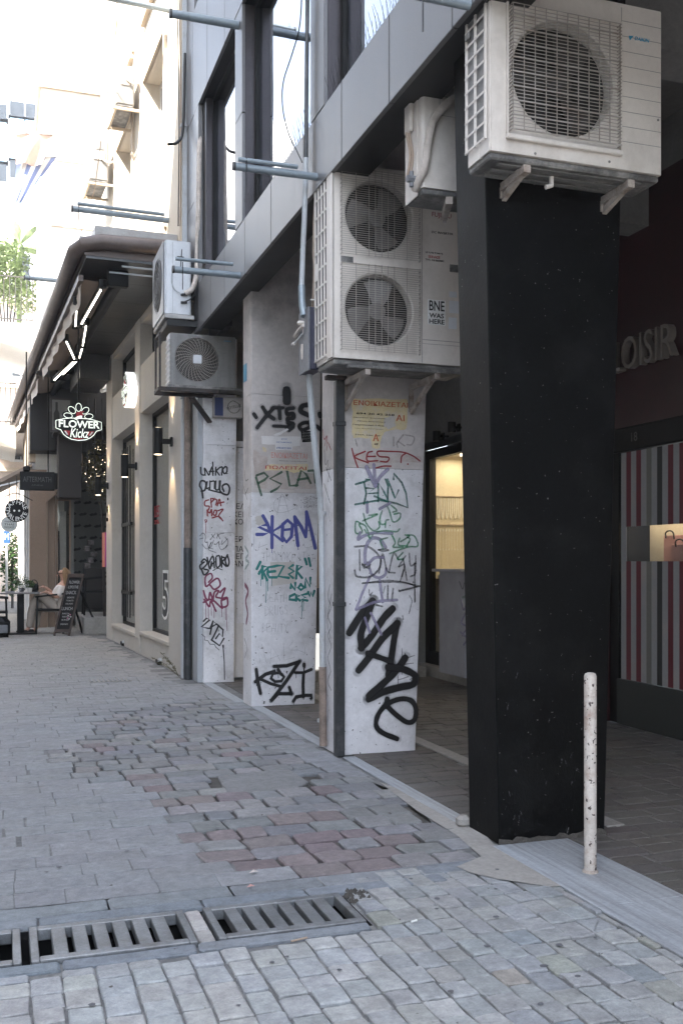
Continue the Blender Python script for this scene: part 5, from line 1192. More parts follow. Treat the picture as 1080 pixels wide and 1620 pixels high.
# twin-fan unit
def twin_unit():
    y0, y1 = 5.86, 6.22
    x0 = AY(527, 400, y0).x; x1 = x0 + .94; z0, z1 = 2.565, 3.79
    t = thing('air_conditioner', 'tall cream air conditioner with two stacked fans and a BNE WAS HERE sticker', 'air conditioner', ((x0 + x1) / 2, 6.0, z0), 'air conditioner outdoor units')
    b = MB(); casing(b, x0, x1, y0 + .1, y1, z0, z1, .02); b.build('casing', 'ac_white', t, smooth=True)
    gx0, gx1 = AY(538, 400, y0).x, AY(663, 400, y0).x
    rows_ = [(AY(600, 558, y0).z, AY(600, 421, y0).z), (AY(600, 409, y0).z, AY(600, 273, y0).z)]
    b = MB(); b.box(x0 + .004, gx0, y0, y0 + .1, z0 + .0004, z1 - .012).box(gx1, x1 - .004, y0, y0 + .1, z0 + .0004, z1 - .012)
    zz = [z0 + .0004] + [q for r_ in rows_ for q in r_] + [z1 - .012]
    for i in (0, 2, 4): b.box(gx0 + .0003, gx1 - .0003, y0, y0 + .1, zz[i], zz[i + 1])
    cyl = []
    for (g0, g1) in rows_:
        cx_, cz, r = (gx0 + gx1) / 2 - .004, (g0 + g1) / 2, .225
        face_with_hole(b, gx0, gx1, g0, g1, y0 + .008, cx_, cz, r); cyl.append((cx_, cz, r))
    fp = b.build('front_panel', 'ac_white', t)
    for i, (cx_, cz, r) in enumerate(cyl):
        MB().tube([(cx_, y0 + .092, cz), (cx_, y0 + .096, cz)], r, 32).build('fan_cavity', 'ac_dark', t)
        fan(t, cx_, cz, y0 - .012, r * .95, 3, (65, 35)[i], 'fan_pale')
    for (g0, g1) in rows_:
        g_ = MB(); gy = y0 - .022
        nz = 40
        for k in range(nz):
            zz_ = g0 + .004 + (g1 - g0 - .008) * k / (nz - 1); g_.box(gx0 + .003, gx1 - .003, gy - .0012, gy + .0012, zz_ - .0012, zz_ + .0012)
        for q in (.004, .18, .34, .42, .50, .58, .66, .82, .996): xx = gx0 + (gx1 - gx0) * q; g_.box(xx - .0015, xx + .0015, gy - .005, gy - .002, g0, g1)
        for k in range(0, nz, 2):
            zz_ = g0 + .004 + (g1 - g0 - .008) * k / (nz - 1)
            for xx in (gx0 + .002, gx1 - .002): g_.box(xx - .0015, xx + .0015, gy, y0 + .006, zz_ - .0012, zz_ + .0012)
        g_.build('wire_grille', 'grille_wire', t)
    MB().box(x0 - .002, x0 + .003, y0 + .10, y1 - .01, z0 + .05, z1 - .05).build('side_fins', 'ac_dark', t)
    s_ = MB(); yy0, yy1 = y0 + .085, y1 - .004
    for k in range(5): yy = yy0 + (yy1 - yy0 - .012) * k / 4; w = .012 if k in (0, 4) else .009; s_.box(x0 - .010, x0 - .0025, yy, yy + w + .012, z0 + .03, z1 - .03)
    for k in range(11): zz_ = z0 + .03 + (z1 - z0 - .075) * k / 10; s_.box(x0 - .0125, x0 - .0105, yy0, yy1, zz_, zz_ + .013)
    s_.box(x0 - .013, x0 - .0025, yy0 - .085, yy0, z0 + .002, z1 - .014)
    s_.build('side_louvre', 'ac_white', t)
    MB().bbox(x0 - .016, x0 - .0128, yy0 + .18, yy0 + .25, z0 + .55, z0 + .66, .001).build('handle_plate', 'ac_white', t)
    hz = (rows_[0][1] + rows_[1][0]) / 2
    MB().box(gx0 + .004, gx0 + .085, y0 - .002, y0 + .0, hz - .020, hz + .016).build('handle_recess', 'ac_base', fp)
    sx_ = AY(667, 400, y0).x; gvb = MB(); gvb.box(sx_, sx_ + .003, y0 - .0008, y0 + .001, z0 + .004, z1 - .03)
    zl = AY(700, 540, y0).z; gvb.box(sx_ + .003, x1 - .004, y0 - .0008, y0 + .001, zl, zl + .003).box(sx_ + .003, x1 - .004, y0 - .0008, y0 + .001, zl - .025, zl - .023)
    gvb.build('panel_seam', 'ac_base', fp)
    def ax_(px_, py_): return AY(px_, py_, y0)
    o = ax_(698, 341); text('FUJITSU', 'logo', 'brand_red', (o.x, y0 - .0005, o.z), XA, Z, w=.135, h=.038, parent=fp)
    o = ax_(699, 369); text('DC INVERTER', 'logo', 'print_black', (o.x, y0 - .0005, o.z), XA, Z, w=.15, h=.014, parent=fp)
    o = ax_(686, 407); text('SERVICE', 'logo', 'print_red', (o.x, y0 - .0005, o.z), XA, Z, w=.08, h=.016, parent=fp)
    o = ax_(686, 401); text('ψυκτικη', 'lettering', 'print_black', (o.x, y0 - .0005, o.z + .004), XA, Z, w=.12, h=.014, parent=fp)
    o = ax_(687, 411); text('ΤΗΛ. 210 8660082', 'lettering', 'print_black', (o.x, y0 - .0005, o.z - .004), XA, Z, w=.13, h=.012, parent=fp)
    a, c = ax_(676, 513), ax_(704, 476)
    st = MB().box(a.x, c.x, y0 - .0018, y0 - .0004, a.z, c.z).build('sticker', 'print_white', fp)
    w = c.x - a.x; hh = c.z - a.z; mx = (a.x + c.x) / 2
    text('BNE', 'lettering', 'print_black', (mx, y0 - .002, a.z + hh * .74), XA, Z, w=w * .86, h=hh * .40, parent=st, off=.012)
    text('WAS', 'lettering', 'print_black', (mx, y0 - .002, a.z + hh * .36), XA, Z, w=w * .82, h=hh * .19, parent=st, off=.02)
    text('HERE', 'lettering', 'print_black', (mx, y0 - .002, a.z + hh * .12), XA, Z, w=w * .86, h=hh * .19, parent=st, off=.02)
    for (p0, p1, p2, p3) in ((710, 462, 722, 470), (710, 477, 726, 495), (709, 503, 722, 520)):
        a, c = ax_(p0, p3), ax_(p2, p1); MB().box(a.x, c.x, y0 - .0012, y0 - .0003, a.z, c.z).build('label', 'ac_cool', fp)
    a, c = ax_(711, 430), ax_(728, 420); MB().box(a.x, c.x, y0 - .002, y0, a.z, c.z).build('handle_recess', 'ac_base', fp)
    MB().bbox(x0 + .01, x1 - .01, y0 + .02, y1 - .01, z0 - .035, z0 - .001, .008).build('base_tray', 'ac_base', t)
    MB().bbox(x0 + .1, x1 + .05, y0 - .005, y0 + .04, z0 - .055, z0 - .036, .003).build('angle_rail', 'ac_base', t)
    for px_ in (580, 690):
        xx = AY(px_ + 2, 590, y0).x; bracket(t, (xx, 6.30, z0 - .075), (xx, y0 + .0, z0 - .075), .17)
twin_unit()

# small unit behind the pillar
def small_unit():
    y0, y1, z0, z1 = 4.76, 4.98, 3.245, 3.83
    x0 = AY(667, 200, y0).x; x1 = x0 + .36
    t = thing('air_conditioner', 'small white air conditioner half hidden by the black pillar, wrapped pipe curling down its side', 'air conditioner', ((x0 + x1) / 2, 4.9, z0), 'air conditioner outdoor units')
    b = MB(); casing(b, x0, x1, y0, y1, z0, z1, .02); b.build('casing', 'ac_white', t, smooth=True)
    MB().box(x0 - .006, x0 - .001, y0 + .05, y1 - .01, z0 - .03, z1 - .05).build('side_cover', 'ac_white', t)
    MB().bbox(x0 - .03, x0 - .0065, y0 + .09, y0 + .17, z1 - .26, z1 - .09, .006).build('valve_cover', 'ac_white', t)
    MB().bbox(x0 + .006, x1, y0 + .01, y1, z0 - .03, z0 - .001, .006).build('base_tray', 'ac_base', t)
    P = [(x0 + .27, y0 + .02, z1 - .08), (x0 + .22, y0 - .03, z1 - .09), (x0 + .14, y0 - .035, z1 - .14), (x0 + .055, y0 - .03, z1 - .24), (x0 + .02, y0 - .03, z1 - .38), (x0 + .0, y0 - .03, z1 - .50), (x0 - .02, y0 + .02, z0 + .02), (x0 - .02, y0 + .05, z0 + .0)]
    MB().tube(catmull(P, 6), .022, 10).build('wrapped_pipe', 'insul', t, smooth=True)
    MB().tube(catmull([(x0 + .34, y0 + .02, z1 - .05), (x0 + .27, y0 - .03, z1 - .075), (x0 + .20, y0 - .035, z1 - .10)], 5), .024, 8).build('pipe_end', 'cable_black', t, smooth=True)
    for k, xx in enumerate((x0 - .03, x0 - .045)): MB().tube(catmull([(xx, y0 + .1, z1 - .27), (xx + .012, y0 + .08, z1 - .40), (xx, y0 + .1, z0 + .06)], 5), .007, 6).build('copper_pipe', 'cable_tan', t)
    MB().tube([(x0 - .075, y0 + .02, z0 + .04), (x0 - .02, y0 + .02, z0 + .04)], .02, 8).tube([(x0 - .05, y0 + .02, z0 + .0), (x0 - .05, y0 + .02, z0 + .08)], .012, 6).build('valve', 'box_grey', t)
    a = MB(); a.box(x0 + .10, x0 + .20, y0 - .0008, y0 + .001, z1 - .1, z1 - .098).box(x0 + .10, x0 + .102, y0 - .0008, y0 + .001, z1 - .2, z1 - .1).box(x0 + .10, x0 + .20, y0 - .0008, y0 + .001, z1 - .2, z1 - .198); a.build('panel_seam', 'ac_base', t)
    bracket(t, (x0 + .26, 5.05, z0 - .03), (x0 + .10, y0 - .12, z0 - .10), .02)
small_unit()

# side-on unit on the wall end, above the round-grille one
def wall_unit():
    x0, x1 = 1.553, 1.854; y0, y1, z0, z1 = 10.3, 11.08, 3.86, 4.62
    t = thing('air_conditioner', 'white air conditioner seen from its narrow end, above the one with the round grille', 'air conditioner', (1.7, 10.7, z0), 'air conditioner outdoor units')
    b = MB(); casing(b, x0 + .03, x1, y0, y1, z0, z1, .03); b.build('casing', 'ac_cool', t, smooth=True)
    b = MB(Matrix(((0, 1, 0, 0), (1, 0, 0, 0), (0, 0, 1, 0), (0, 0, 0, 1))))
    cy_, cz = y0 + .40, (z0 + z1) / 2; r = .27
    face_with_hole(b, y0 + .01, y1 - .01, z0 + .01, z1 - .012, x0 + .012, cy_, cz, r, lip=.02); b.box(y0 + .012, y1 - .012, x0 + .022, x0 + .03, z0 + .012, z1 - .02)
    b.build('front_panel', 'ac_cool', t)
    MB().tube([(x0 + .019, cy_, cz), (x0 + .021, cy_, cz)], r, 28).build('fan_cavity', 'ac_dark', t)
    g_ = MB()
    for q in (.3, .5, .7, .9, 1.0): g_.tube([(x0 + .006, cy_ + r * q * math.cos(a * math.pi / 12), cz + r * q * math.sin(a * math.pi / 12)) for a in range(25)], .004, 4)
    for a in range(12): g_.bar((x0 + .006, cy_, cz), (x0 + .006, cy_ + r * math.cos(a * math.pi / 6), cz + r * math.sin(a * math.pi / 6)), .004, .004)
    g_.build('round_grille', 'ac_fin', t)
    s_ = MB(); s_.box(x0 + .105, x0 + .107, y0 - .001, y0 + .002, z0 + .01, z1 - .02); s_.build('panel_seam', 'ac_base', t)
    hp = MB().bbox(x0 + .13, x0 + .25, y0 - .004, y0 - .0005, z1 - .29, z1 - .11, .004).build('handle_plate', 'ac_cool', t)
    MB().bar((x0 + .15, y0 - .008, z1 - .17), (x0 + .22, y0 - .008, z1 - .17), .01, .01).bar((x0 + .185, y0 - .012, z1 - .28), (x0 + .20, y0 - .012, z1 - .09), .008, .008).build('hook', 'cable_black', hp)
    MB().bbox(x0 + .02, x1 + .03, y0 - .01, y1, z0 - .05, z0 - .004, .006).build('base_tray', 'flashing', t)
    MB().bbox(x0 + .05, 1.92, y0 + .02, y1, z0 - .12, z0 - .052, .006).build('shelf', 'soffit_black', t)
    for zz_ in (z0 + .12, z0 + .20): MB().tube([(x0 + .19, y0 - .01, zz_), (x0 + .25, y0 - .03, zz_)], .014, 6).build('valve', 'cable_black', t)
    MB().tube(catmull([(x0 + .23, y0 - .03, z0 + .21), (x0 + .30, y0 - .04, z0 + .26), (x0 + .345, y0 - .03, z0 + .40), (x0 + .36, y0, z0 + .62), (x0 + .37, y0 - .03, z0 + 1.1), (x0 + .38, y0 - .03, z0 + 1.72), (x0 + .42, y0 + .02, z0 + 1.95), (x0 + .5, y0 + .1, z0 + 1.9)], 6), .026, 10).build('wrapped_pipe', 'insul', t, smooth=True)
    MB().tube(catmull([(x0 + .20, y0 - .02, z0 + .20), (x0 + .12, y0 - .03, z0 + .25), (x0 + .09, y0 - .03, z0 + .36), (x0 + .12, y0 - .02, z0 + .50)], 6), .005, 6).build('cable', 'pipe_grey', t)
    MB().tube(catmull([(x0 + .21, y0 - .02, z0 + .12), (x0 + .30, y0 - .05, z0 + .17), (x0 + .36, y0 - .03, z0 + .33), (x0 + .37, y0 - .03, z0 + .9)], 6), .007, 6).build('cable', 'cable_black', t)
wall_unit()

def round_unit():
    y0, y1 = 10.22, 10.5; x0, x1, z0, z1 = AY(270, 600, y0).x, AY(373, 600, y0).x, 3.115, 3.655
    t = thing('air_conditioner', 'grey air conditioner with a round spoked grille and white square hub, under the metal fascia', 'air conditioner', ((x0 + x1) / 2, 10.3, z0), 'air conditioner outdoor units')
    b = MB(); casing(b, x0, x1, y0 + .06, y1, z0, z1, .02); b.build('casing', 'ac_cool', t, smooth=True)
    gx0, gx1 = x0 + .045, x0 + (x1 - x0) * .735; cx_, cz, r = (gx0 + gx1) / 2, (z0 + z1) / 2, .225
    b = MB(); face_with_hole(b, gx0, gx1, z0 + .02, z1 - .03, y0 + .004, cx_, cz, r, lip=.006)
    b.box(x0 + .002, gx0, y0, y0 + .06, z0, z1 - .012).box(gx1, x1 - .002, y0, y0 + .06, z0, z1 - .012).box(gx0, gx1, y0, y0 + .06, z0, z0 + .02).box(gx0, gx1, y0, y0 + .06, z1 - .03, z1 - .012)
    fp = b.build('front_panel', 'ac_fin', t)
    MB().tube([(cx_, y0 + .054, cz), (cx_, y0 + .058, cz)], r, 28).build('fan_cavity', 'ac_dark', t)
    g_ = MB()
    for k in range(12): q = .22 + .78 * k / 11; g_.tube([(cx_ + r * q * math.cos(a * math.pi / 16), y0 - .012, cz + r * q * math.sin(a * math.pi / 16)) for a in range(33)], .0016, 4)
    for k in range(30):
        a0 = 2 * math.pi * k / 30; g_.tube([(cx_ + r * q * math.cos(a0 + .7 * (q - .2)), y0 - .015, cz + r * q * math.sin(a0 + .7 * (q - .2))) for q in (.18, .4, .6, .8, 1.02)], .0026, 4)
    g_.build('spoked_grille', 'grille_wire', t)
    MB().bbox(cx_ - .045, cx_ + .045, y0 - .024, y0 - .014, cz - .045, cz + .045, .01).build('hub_badge', 'ac_cool', t)
    b = MB(); b.box(x0 + (x1 - x0) * .76, x0 + (x1 - x0) * .762, y0 - .001, y0, z0 + .02, z1 - .03).box(x0 + (x1 - x0) * .96, x0 + (x1 - x0) * .962, y0 - .001, y0, z0 + .02, z1 - .03)
    for k in range(6): b.box(x0 + (x1 - x0) * .77, x1 - .03, y0 - .001, y0, z1 - .13 - k * .06, z1 - .129 - k * .06)
    b.build('panel_seam', 'ac_base', fp)
    text('DAIKIN', 'logo', 'brand_blue', (x0 + (x1 - x0) * .87, y0 - .001, z1 - .06), XA, Z, w=.075, h=.014, parent=fp, off=.005, shear=.2)
    s_ = MB()
    for k in range(9): zz_ = z0 + .03 + k * .055; s_.box(x0 - .008, x0 - .001, y0 + .02, y1 - .01, zz_, zz_ + .012)
    for yy in (y0 + .02, y0 + .14, y1 - .02): s_.box(x0 - .009, x0 - .0085, yy, yy + .01, z0 + .02, z1 - .03)
    s_.build('side_louvre', 'ac_cool', t)
    b = MB(); b.bar((x0 - .12, y0 - .0, z0 - .05), (2.13, y0, z0 - .05), .04, .04).bar((x0 - .12, y1 + .02, z0 - .05), (2.13, y1 + .02, z0 - .05), .04, .04).bar((x0 - .11, y0, z0 - .05), (x0 - .11, y1, z0 - .05), .035, .035).bar((x0 - .11, y0 - .01, z0 - .03), (x0 - .11, y0 - .01, z1 - .02), .02, .02, up=(0, 1, 0)).bar((x0 - .11, y1, z0 - .03), (x0 - .11, y1, z1 - .02), .02, .02, up=(0, 1, 0)).bar((x0 - .11, y0, z1 - .03), (x0 - .11, y1, z1 - .03), .02, .02)
    b.build('shelf_frame', 'dark_bracket', t)
    q = AY(303, 628, y0); r2 = AY(332, 668, 10.5)
    b = MB(); b.bar(q, r2, .055, .02); b.build('slotted_strut', 'dark_bracket', t)
    MB().box(x0 - .02, x1 + .1, y0 - .01, y1, z0 - .028, z0 - .003).build('tray', 'ac_base', t)
round_unit()

# two units high on the cream wall
def hung_unit(lab, px0, px1, py0, py1, u, vw=.30):
    zc = H + (HY - py1) / F * AY(px1, 500, 1).length
    p1 = None
    t = thing('air_conditioner', lab, 'air conditioner', BP(u, .3, 6), 'air conditioner outdoor units')
    d = BP(u, .2, 0); dd = d.x * S + d.y * C
    z0 = H + (HY - py1) / F * dd; z1 = H + (HY - py0) / F * dd
    def vat(px_):
        lo, hi = -1, 3
        for _ in range(40):
            m = (lo + hi) / 2; q = BP(u, m, 0); X_ = (q.x * C - q.y * S) / (q.x * S + q.y * C) * F + CX
            if X_ > px_: lo = m
            else: hi = m
        return lo
    va, vb = vat(px1), vat(px0)
    LB().bbox(u, u + .8, va, vb, z0, z1, .02).build('casing', 'ac_far', t)
    LB().bbox(u - .012, u - .001, va + .06, vb - .06, z1 - .5 * (z1 - z0), z1 - .28 * (z1 - z0), .01).build('valve_cover', 'ac_white', t)
    LB().box(u - .006, u - .0005, va + .08, vb - .1, z1 - .16, z1 - .12).build('handle', 'ac_fin', t)
    b = LB(); b.bar((u + .02, -.02, z0 - .05), (u + .02, vb + .04, z0 - .05), .035, .035).bar((u + .7, -.02, z0 - .05), (u + .7, vb + .04, z0 - .05), .035, .035).bar((u + .0, vb, z0 - .05), (u + .75, vb, z0 - .05), .03, .03); b.build('bracket', 'cream_trim', t)
    LB().bbox(u, u + .8, va + .02, vb - .02, z0 - .03, z0 - .002, .008).build('base_tray', 'ac_base', t)
    b = LB(); b.tube(catmull([(u - .02, va + .12, z0 + .35), (u - .05, va, z0 + .28), (u - .06, -.0 + va * .3, z0 + .30), (u, .0, z0 + .2)], 5), .016, 6); b.build('pipe', 'insul', t, smooth=True)
hung_unit('pale air conditioner high on the cream wall, the upper of two near the window', 184, 213, 103, 166, BU(222)[0])
hung_unit('pale air conditioner on the cream wall above the flagpole, lower and farther of two', 142, 172, 221, 286, BU(181)[0])

# ---------------- horizontal poles, pipes, cables ----------------
def hpole(lab, root, tip, r=.024, second=None, stub=True):
    t = thing('awning_pole', lab, 'pole', root, 'horizontal poles sticking out of the facades')
    MB().tube([root, tip], r, 12).build('pole', 'pole_blue', t, smooth=True)
    d = (Vector(tip) - Vector(root)).normalized()
    MB().tube([Vector(tip) - d * .005, Vector(tip) + d * .012], r * 1.12, 12).build('end_cap', 'pole_end', t)
    if second:
        dz, a, c, r2 = second; o = Vector((0, -.02, dz)); rr, tt = Vector(root), Vector(tip)
        MB().tube([rr.lerp(tt, a) + o, rr.lerp(tt, c) + o], r2, 10).build('upper_rod', 'pole_blue', t, smooth=True)
    if stub:
        p = Vector(tip) - d * .07; MB().tube([p + Vector((0, -.03, .06)), p + Vector((0, -.03, -.17))], .004, 5).build('hook', 'pipe_dark', t)
    return t
def facade_pole(lab, px_root, py_root, px_tip, X=FX, r=.024, second=None, stub=True):
    a = AX(px_root, py_root, X); c = AY(px_tip, py_root, a.y); c.z = a.z; return hpole(lab, a, c, r, second, stub)
facade_pole('blue-grey pole sticking out below the middle window, just left of the twin-fan air conditioner', 501, 280, 371, second=(.040, .25, .97, .014))
facade_pole('blue-grey pole crossing in front of the side-on air conditioner', 380, 436, 275, second=(.085, .12, .98, .016), r=.028)
facade_pole('blue-grey pole near the top left of the metal facade', 377, 40, 271, r=.035, stub=False)
facade_pole('blue-grey pole at the top edge above the small air conditioner', 742, 8, 640, r=.022)
def bpole(lab, u, z, vt, r=.03, second=None): return hpole(lab, BP(u, .0, z), BP(u, vt, z), r, second)
uu, zz_ = BU(267, 349); bpole('double pole sticking out above the canopy flashing', uu, zz_, 1.12, .034, (.06, .05, .95, .022))
uu, zz_ = BU(268, 16); bpole('pole sticking out of the cream wall at the very top', uu, zz_, 1.2, .034)
uu, zz_ = BU(215, 420); bpole('pale pole poking out beyond the gutter, left of the canopy corner', 4.6, 5.55, 1.42, .034)

dp = thing('rainwater_pipe', 'pale grey square rainwater pipe at the joint between the two buildings', 'pipe', BP(-.1, 0, 0))
xa = BP(-.09, .0, 0)
MB().bbox(xa.x - .06, xa.x + .02, xa.y - .05, xa.y + .03, 0, 3.0, .012).bbox(xa.x - .05, xa.x + .03, xa.y - .04, xa.y + .04, 3.0, 11.5, .012).build('pipe_body', 'pipe_grey', dp)
for zz_ in (1.1, 2.1, 3.1, 4.6, 6.1, 7.6, 9.1): MB().bbox(xa.x - .068, xa.x + .035, xa.y - .058, xa.y + .035, zz_, zz_ + .03, .003).build('pipe_clip', 'pipe_grey', dp)
rp = thing('rusty_pipe', 'flaking rusty pipe just right of the pale rainwater pipe', 'pipe', (1.92, 10.95, 0))
MB().tube([(1.925, 10.93, 0), (1.925, 10.93, 1.45)], .045, 10).build('lower_pipe', 'pipe_dark', rp, smooth=True)
MB().tube([(1.925, 10.93, 1.45), (1.925, 10.93, 3.6)], .038, 10).build('upper_pipe', 'pipe_rust', rp, smooth=True)
st = thing('wall_strip', 'peeling plaster strip and wires between the cream wall and the metal panels', 'wall', (1.9, 11.0, 5))
MB().box(1.86, 2.2, 11.002, 11.06, 4.2, 12.5).build('plaster', 'cream_trim', st)
for k, xx in enumerate((1.83, 1.85, 1.905)): MB().tube(catmull([(xx, 10.99, 12), (xx + .02, 10.985, 9.5), (xx - .015, 10.985, 8), (xx + .01, 10.985, 6.3), (xx, 10.98, 5.0)], 5), .007, 5).build('wire', ('cable_black', 'cable_tan', 'pipe_grey')[k], st)
q = AX(290, 200, 1.86); MB().tube(catmull([q + Vector((.02, 0, .8)), q, q + Vector((-.07, -.05, -.2)), q + Vector((-.18, -.1, -.26))], 6), .016, 7).build('wire', 'cable_black', st)

cp = thing('conduit', 'pale conduit pipe running down the facade past the fuse box and the pillar edge', 'pipe', (1.95, 6.45, 0))
pts = [AX(487, -60, 1.89), AX(485, 120, 1.89), AX(484, 255, 1.89)]
MB().tube(pts, .014, 8).build('upper_pipe', 'pipe_dark', cp, smooth=True)
MB().tube(catmull([AX(484, 250, 1.89), AX(482, 330, 1.885), AX(479, 400, 1.885), AX(477, 455, 1.88)], 5), .018, 8).build('pipe_run', 'pipe_grey', cp, smooth=True)
MB().tube(catmull([AX(477, 452, 1.88), AX(478, 480, 1.88), AX(481, 500, 1.885)], 5), .024, 8).build('pipe_sleeve', 'pole_blue', cp, smooth=True)
MB().tube(catmull([AX(488, 575, 1.94), AX(492, 640, 1.97), AX(500, 730, 2.02), AX(507, 800, 2.08), AX(509, 900, 2.09), AX(510, 1060, 2.09)], 6), .021, 9).build('lower_pipe', 'pipe_grey', cp, smooth=True)
MB().tube([AX(510, 1055, 2.09), AX(511, 1180, 2.09)], .026, 9).build('pipe_foot', 'pipe_rust', cp, smooth=True)
for py_ in (812, 1140): p = AX(508.5, py_, 2.09); MB().tube([p - Vector((0, 0, .01)), p + Vector((0, 0, .012))], .03, 9).build('pipe_clip', 'pipe_grey', cp)
fc = thing('loose_cable', 'thin black cable looping down in front of the middle window', 'cable', AX(470, 200, 1.87))
MB().tube(catmull([AX(478, -30, 1.87), AX(474, 40, 1.87), AX(462, 85, 1.87), AX(448, 130, 1.87), AX(447, 170, 1.87), AX(456, 210, 1.87), AX(470, 240, 1.87), AX(478, 257, 1.88)], 6), .0045, 5).build('cable_run', 'cable_black', fc, smooth=True)
tw = thing('tan_pipes', 'pair of tan cables hanging down beside the twin-fan air conditioner', 'cable', AX(500, 400, 1.98))
for dx in (0, 4): MB().tube(catmull([AX(500 + dx, 290, 1.98), AX(497 + dx, 340, 1.98), AX(496 + dx, 400, 1.97), AX(497 + dx, 430, 1.97), AX(495 + dx, 478, 1.97), AX(493 + dx, 490, 1.97)], 5), .008, 6).build('cable_run', 'cable_tan', tw, smooth=True)
MB().bar(AX(492, 474, 1.96), AX(502, 474, 1.96), .012, .008).build('tie', 'print_white', tw)
jb_ = thing('fuse_box', 'dark blue and grey fuse box with broken insulators beside the twin-fan air conditioner', 'fuse box', AY(490, 585, 6.2))
p, q = AY(491, 584, 6.22), AY(503, 486, 6.22)
MB().bbox(p.x, q.x + .03, 6.22, 6.44, p.z, q.z, .004).build('box_body', 'navy', jb_)
MB().bbox(p.x - .012, p.x - .001, 6.225, 6.45, p.z - .005, q.z + .004, .003).build('side_cover', 'box_grey', jb_)
for (px_, py_, r_, h_) in ((482, 508, .018, .09), (481, 545, .022, .10)):
    o = AX(px_, py_, 1.9); MB().tube([o, o + Vector((0, 0, -h_ * .4)), o + Vector((0, 0, -h_))], [r_, r_ * 1.15, r_ * .8], 8).build('insulator', 'insul', jb_, smooth=True)
MB().tube([AX(473, 511, 1.88), AX(484, 511, 1.9)], .016, 8).build('insulator', 'ac_white', jb_, smooth=True)
MB().tube(catmull([AX(480, 515, 1.88), AX(472, 523, 1.87), AX(466, 532, 1.87)], 4), [.012] * 9, 7).build('broken_tube', 'insul', jb_)
MB().tube(catmull([AX(478, 528, 1.88), AX(470, 538, 1.87), AX(465, 544, 1.87)], 4), .005, 5).build('wire', 'pipe_grey', jb_)
MB().tube([AX(466, 543, 1.87), AX(463, 545, 1.87)], .012, 8).build('insulator', 'ac_white', jb_)
MB().tube([AX(481, 558, 1.9), AX(484, 580, 1.9)], [.014, .004], 6).build('wire', 'cable_black', jb_)
cd = thing('corner_drainpipe', 'dark grey square drainpipe on the corner of the pillar with the yellow poster', 'pipe', (2.115, 6.28, 0))
MB().bbox(2.088, 2.150, 6.255, 6.315, 0, 2.50, .006).build('pipe_body', 'pipe_dark', cd)
for zz_ in (1.0, 2.2): MB().bbox(2.082, 2.156, 6.249, 6.317, zz_, zz_ + .03, .003).build('pipe_clip', 'pipe_dark', cd)
MB().bbox(2.02, 2.16, 6.24, 6.30, 2.502, 2.53, .003).build('top_plate', 'dark_bracket', cd)
br = MB().box(4.55, 4.66, 1, 7, 3.62, 3.66); bp_ = thing('ceiling_pipe', 'brown pipe along the grey wall right of the big air conditioner', 'pipe', (4.6, 5, 3.6))
p = AX(1046, 135, 4.6); MB().tube([(4.6, p.y + 1.2, p.z), (4.6, 0, p.z + .0)], .035, 8).build('pipe_body', 'cafe_wood', bp_, smooth=True)
# bird spikes on the window sill
def spikes(lab, ya, yb, n):
    t = thing('bird_spikes', lab, 'bird spikes', (FX + .02, (ya + yb) / 2, ZT), 'bird spikes on the window sills')
    for k in range(n):
        y = ya + (yb - ya) * k / n; b = MB()
        for q in range(3):
            o = Vector((FX + .03 + .02 * q, y + q * .02, ZT + .012)); b.tube([o, o + Vector((-.05 + .03 * q, .03 * random.uniform(-1, 1) - .02, .13))], .0013, 4)
        b.build('spike_cluster', 'cable_black', t)
    MB().box(FX + .025, FX + .075, ya, yb, ZT + .0125, ZT + .016).build('base_strip', 'pipe_grey', t)
random.seed(2)
spikes('bird spikes on the sill of the right-hand window above the metal fascia', 4.12, 5.98, 34)
spikes('bird spikes on the sill of the tall bright window left of the conduit', 6.32, 8.2, 34)

# ---------------- bollard ----------------
bo = AZ(933, 1381)
bl = thing('bollard', 'thin peeling cream metal post standing on the marble strip in front of the black pillar', 'bollard', bo)
hh = .835
MB().lathe([(.026, .004), (.026, hh - .014), (.022, hh - .004), (.014, hh)], bo, 16).build('post', 'bollard_paint', bl, smooth=True)
MB().lathe([(.034, .0045), (.032, .012), (.0265, .016)], bo, 16).build('foot', 'rust_bracket', bl, smooth=True)
# ---------------- boutique with the striped window ----------------
SX = 4.66
bt = thing('boutique_front', 'dark red boutique front with LOISIR letters above a red, white and black striped window', 'shop front', (SX, 4, 0))
MB().box(SX, SX + .3, -3, 7.12, 2.36, 4.22).build('fascia', 'dark_red', bt)
MB().bbox(SX - .02, SX + .1, -3, 7.0, 2.17, 2.358, .01).build('lintel', 'black_frame', bt)
MB().box(SX + .02, SX + .2, 6.86, 7.12, 0, 2.168).build('jamb', 'black_frame', bt)
MB().box(SX - .04, SX + .019, 6.98, 7.06, 0, 1.2).build('red_jamb', 'dark_red', bt)
MB().box(SX, SX + .12, -3, 6.858, 0, .36).build('kick_panel', 'door_green', bt)
MB().box(SX + .03, SX + .036, -3, 6.85, .361, 2.168).build('window_pane', 'glass_clear', bt)
MB().box(SX + 1.2, SX + 1.25, -3, 7.4, 0, 2.36).build('display_back', 'black_frame', bt)
MB().box(SX + .12, SX + .45, -3, 6.85, 1.20, 1.26).build('display_shelf', 'black_frame', bt)
pat = ['stripe_white', 'stripe_red', 'stripe_white', 'stripe_red', 'stripe_white', 'stripe_grey', 'stripe_white', 'stripe_black', 'stripe_white', 'stripe_red', 'stripe_white', 'stripe_red']
y = 6.83; k = 0; pw = .0655
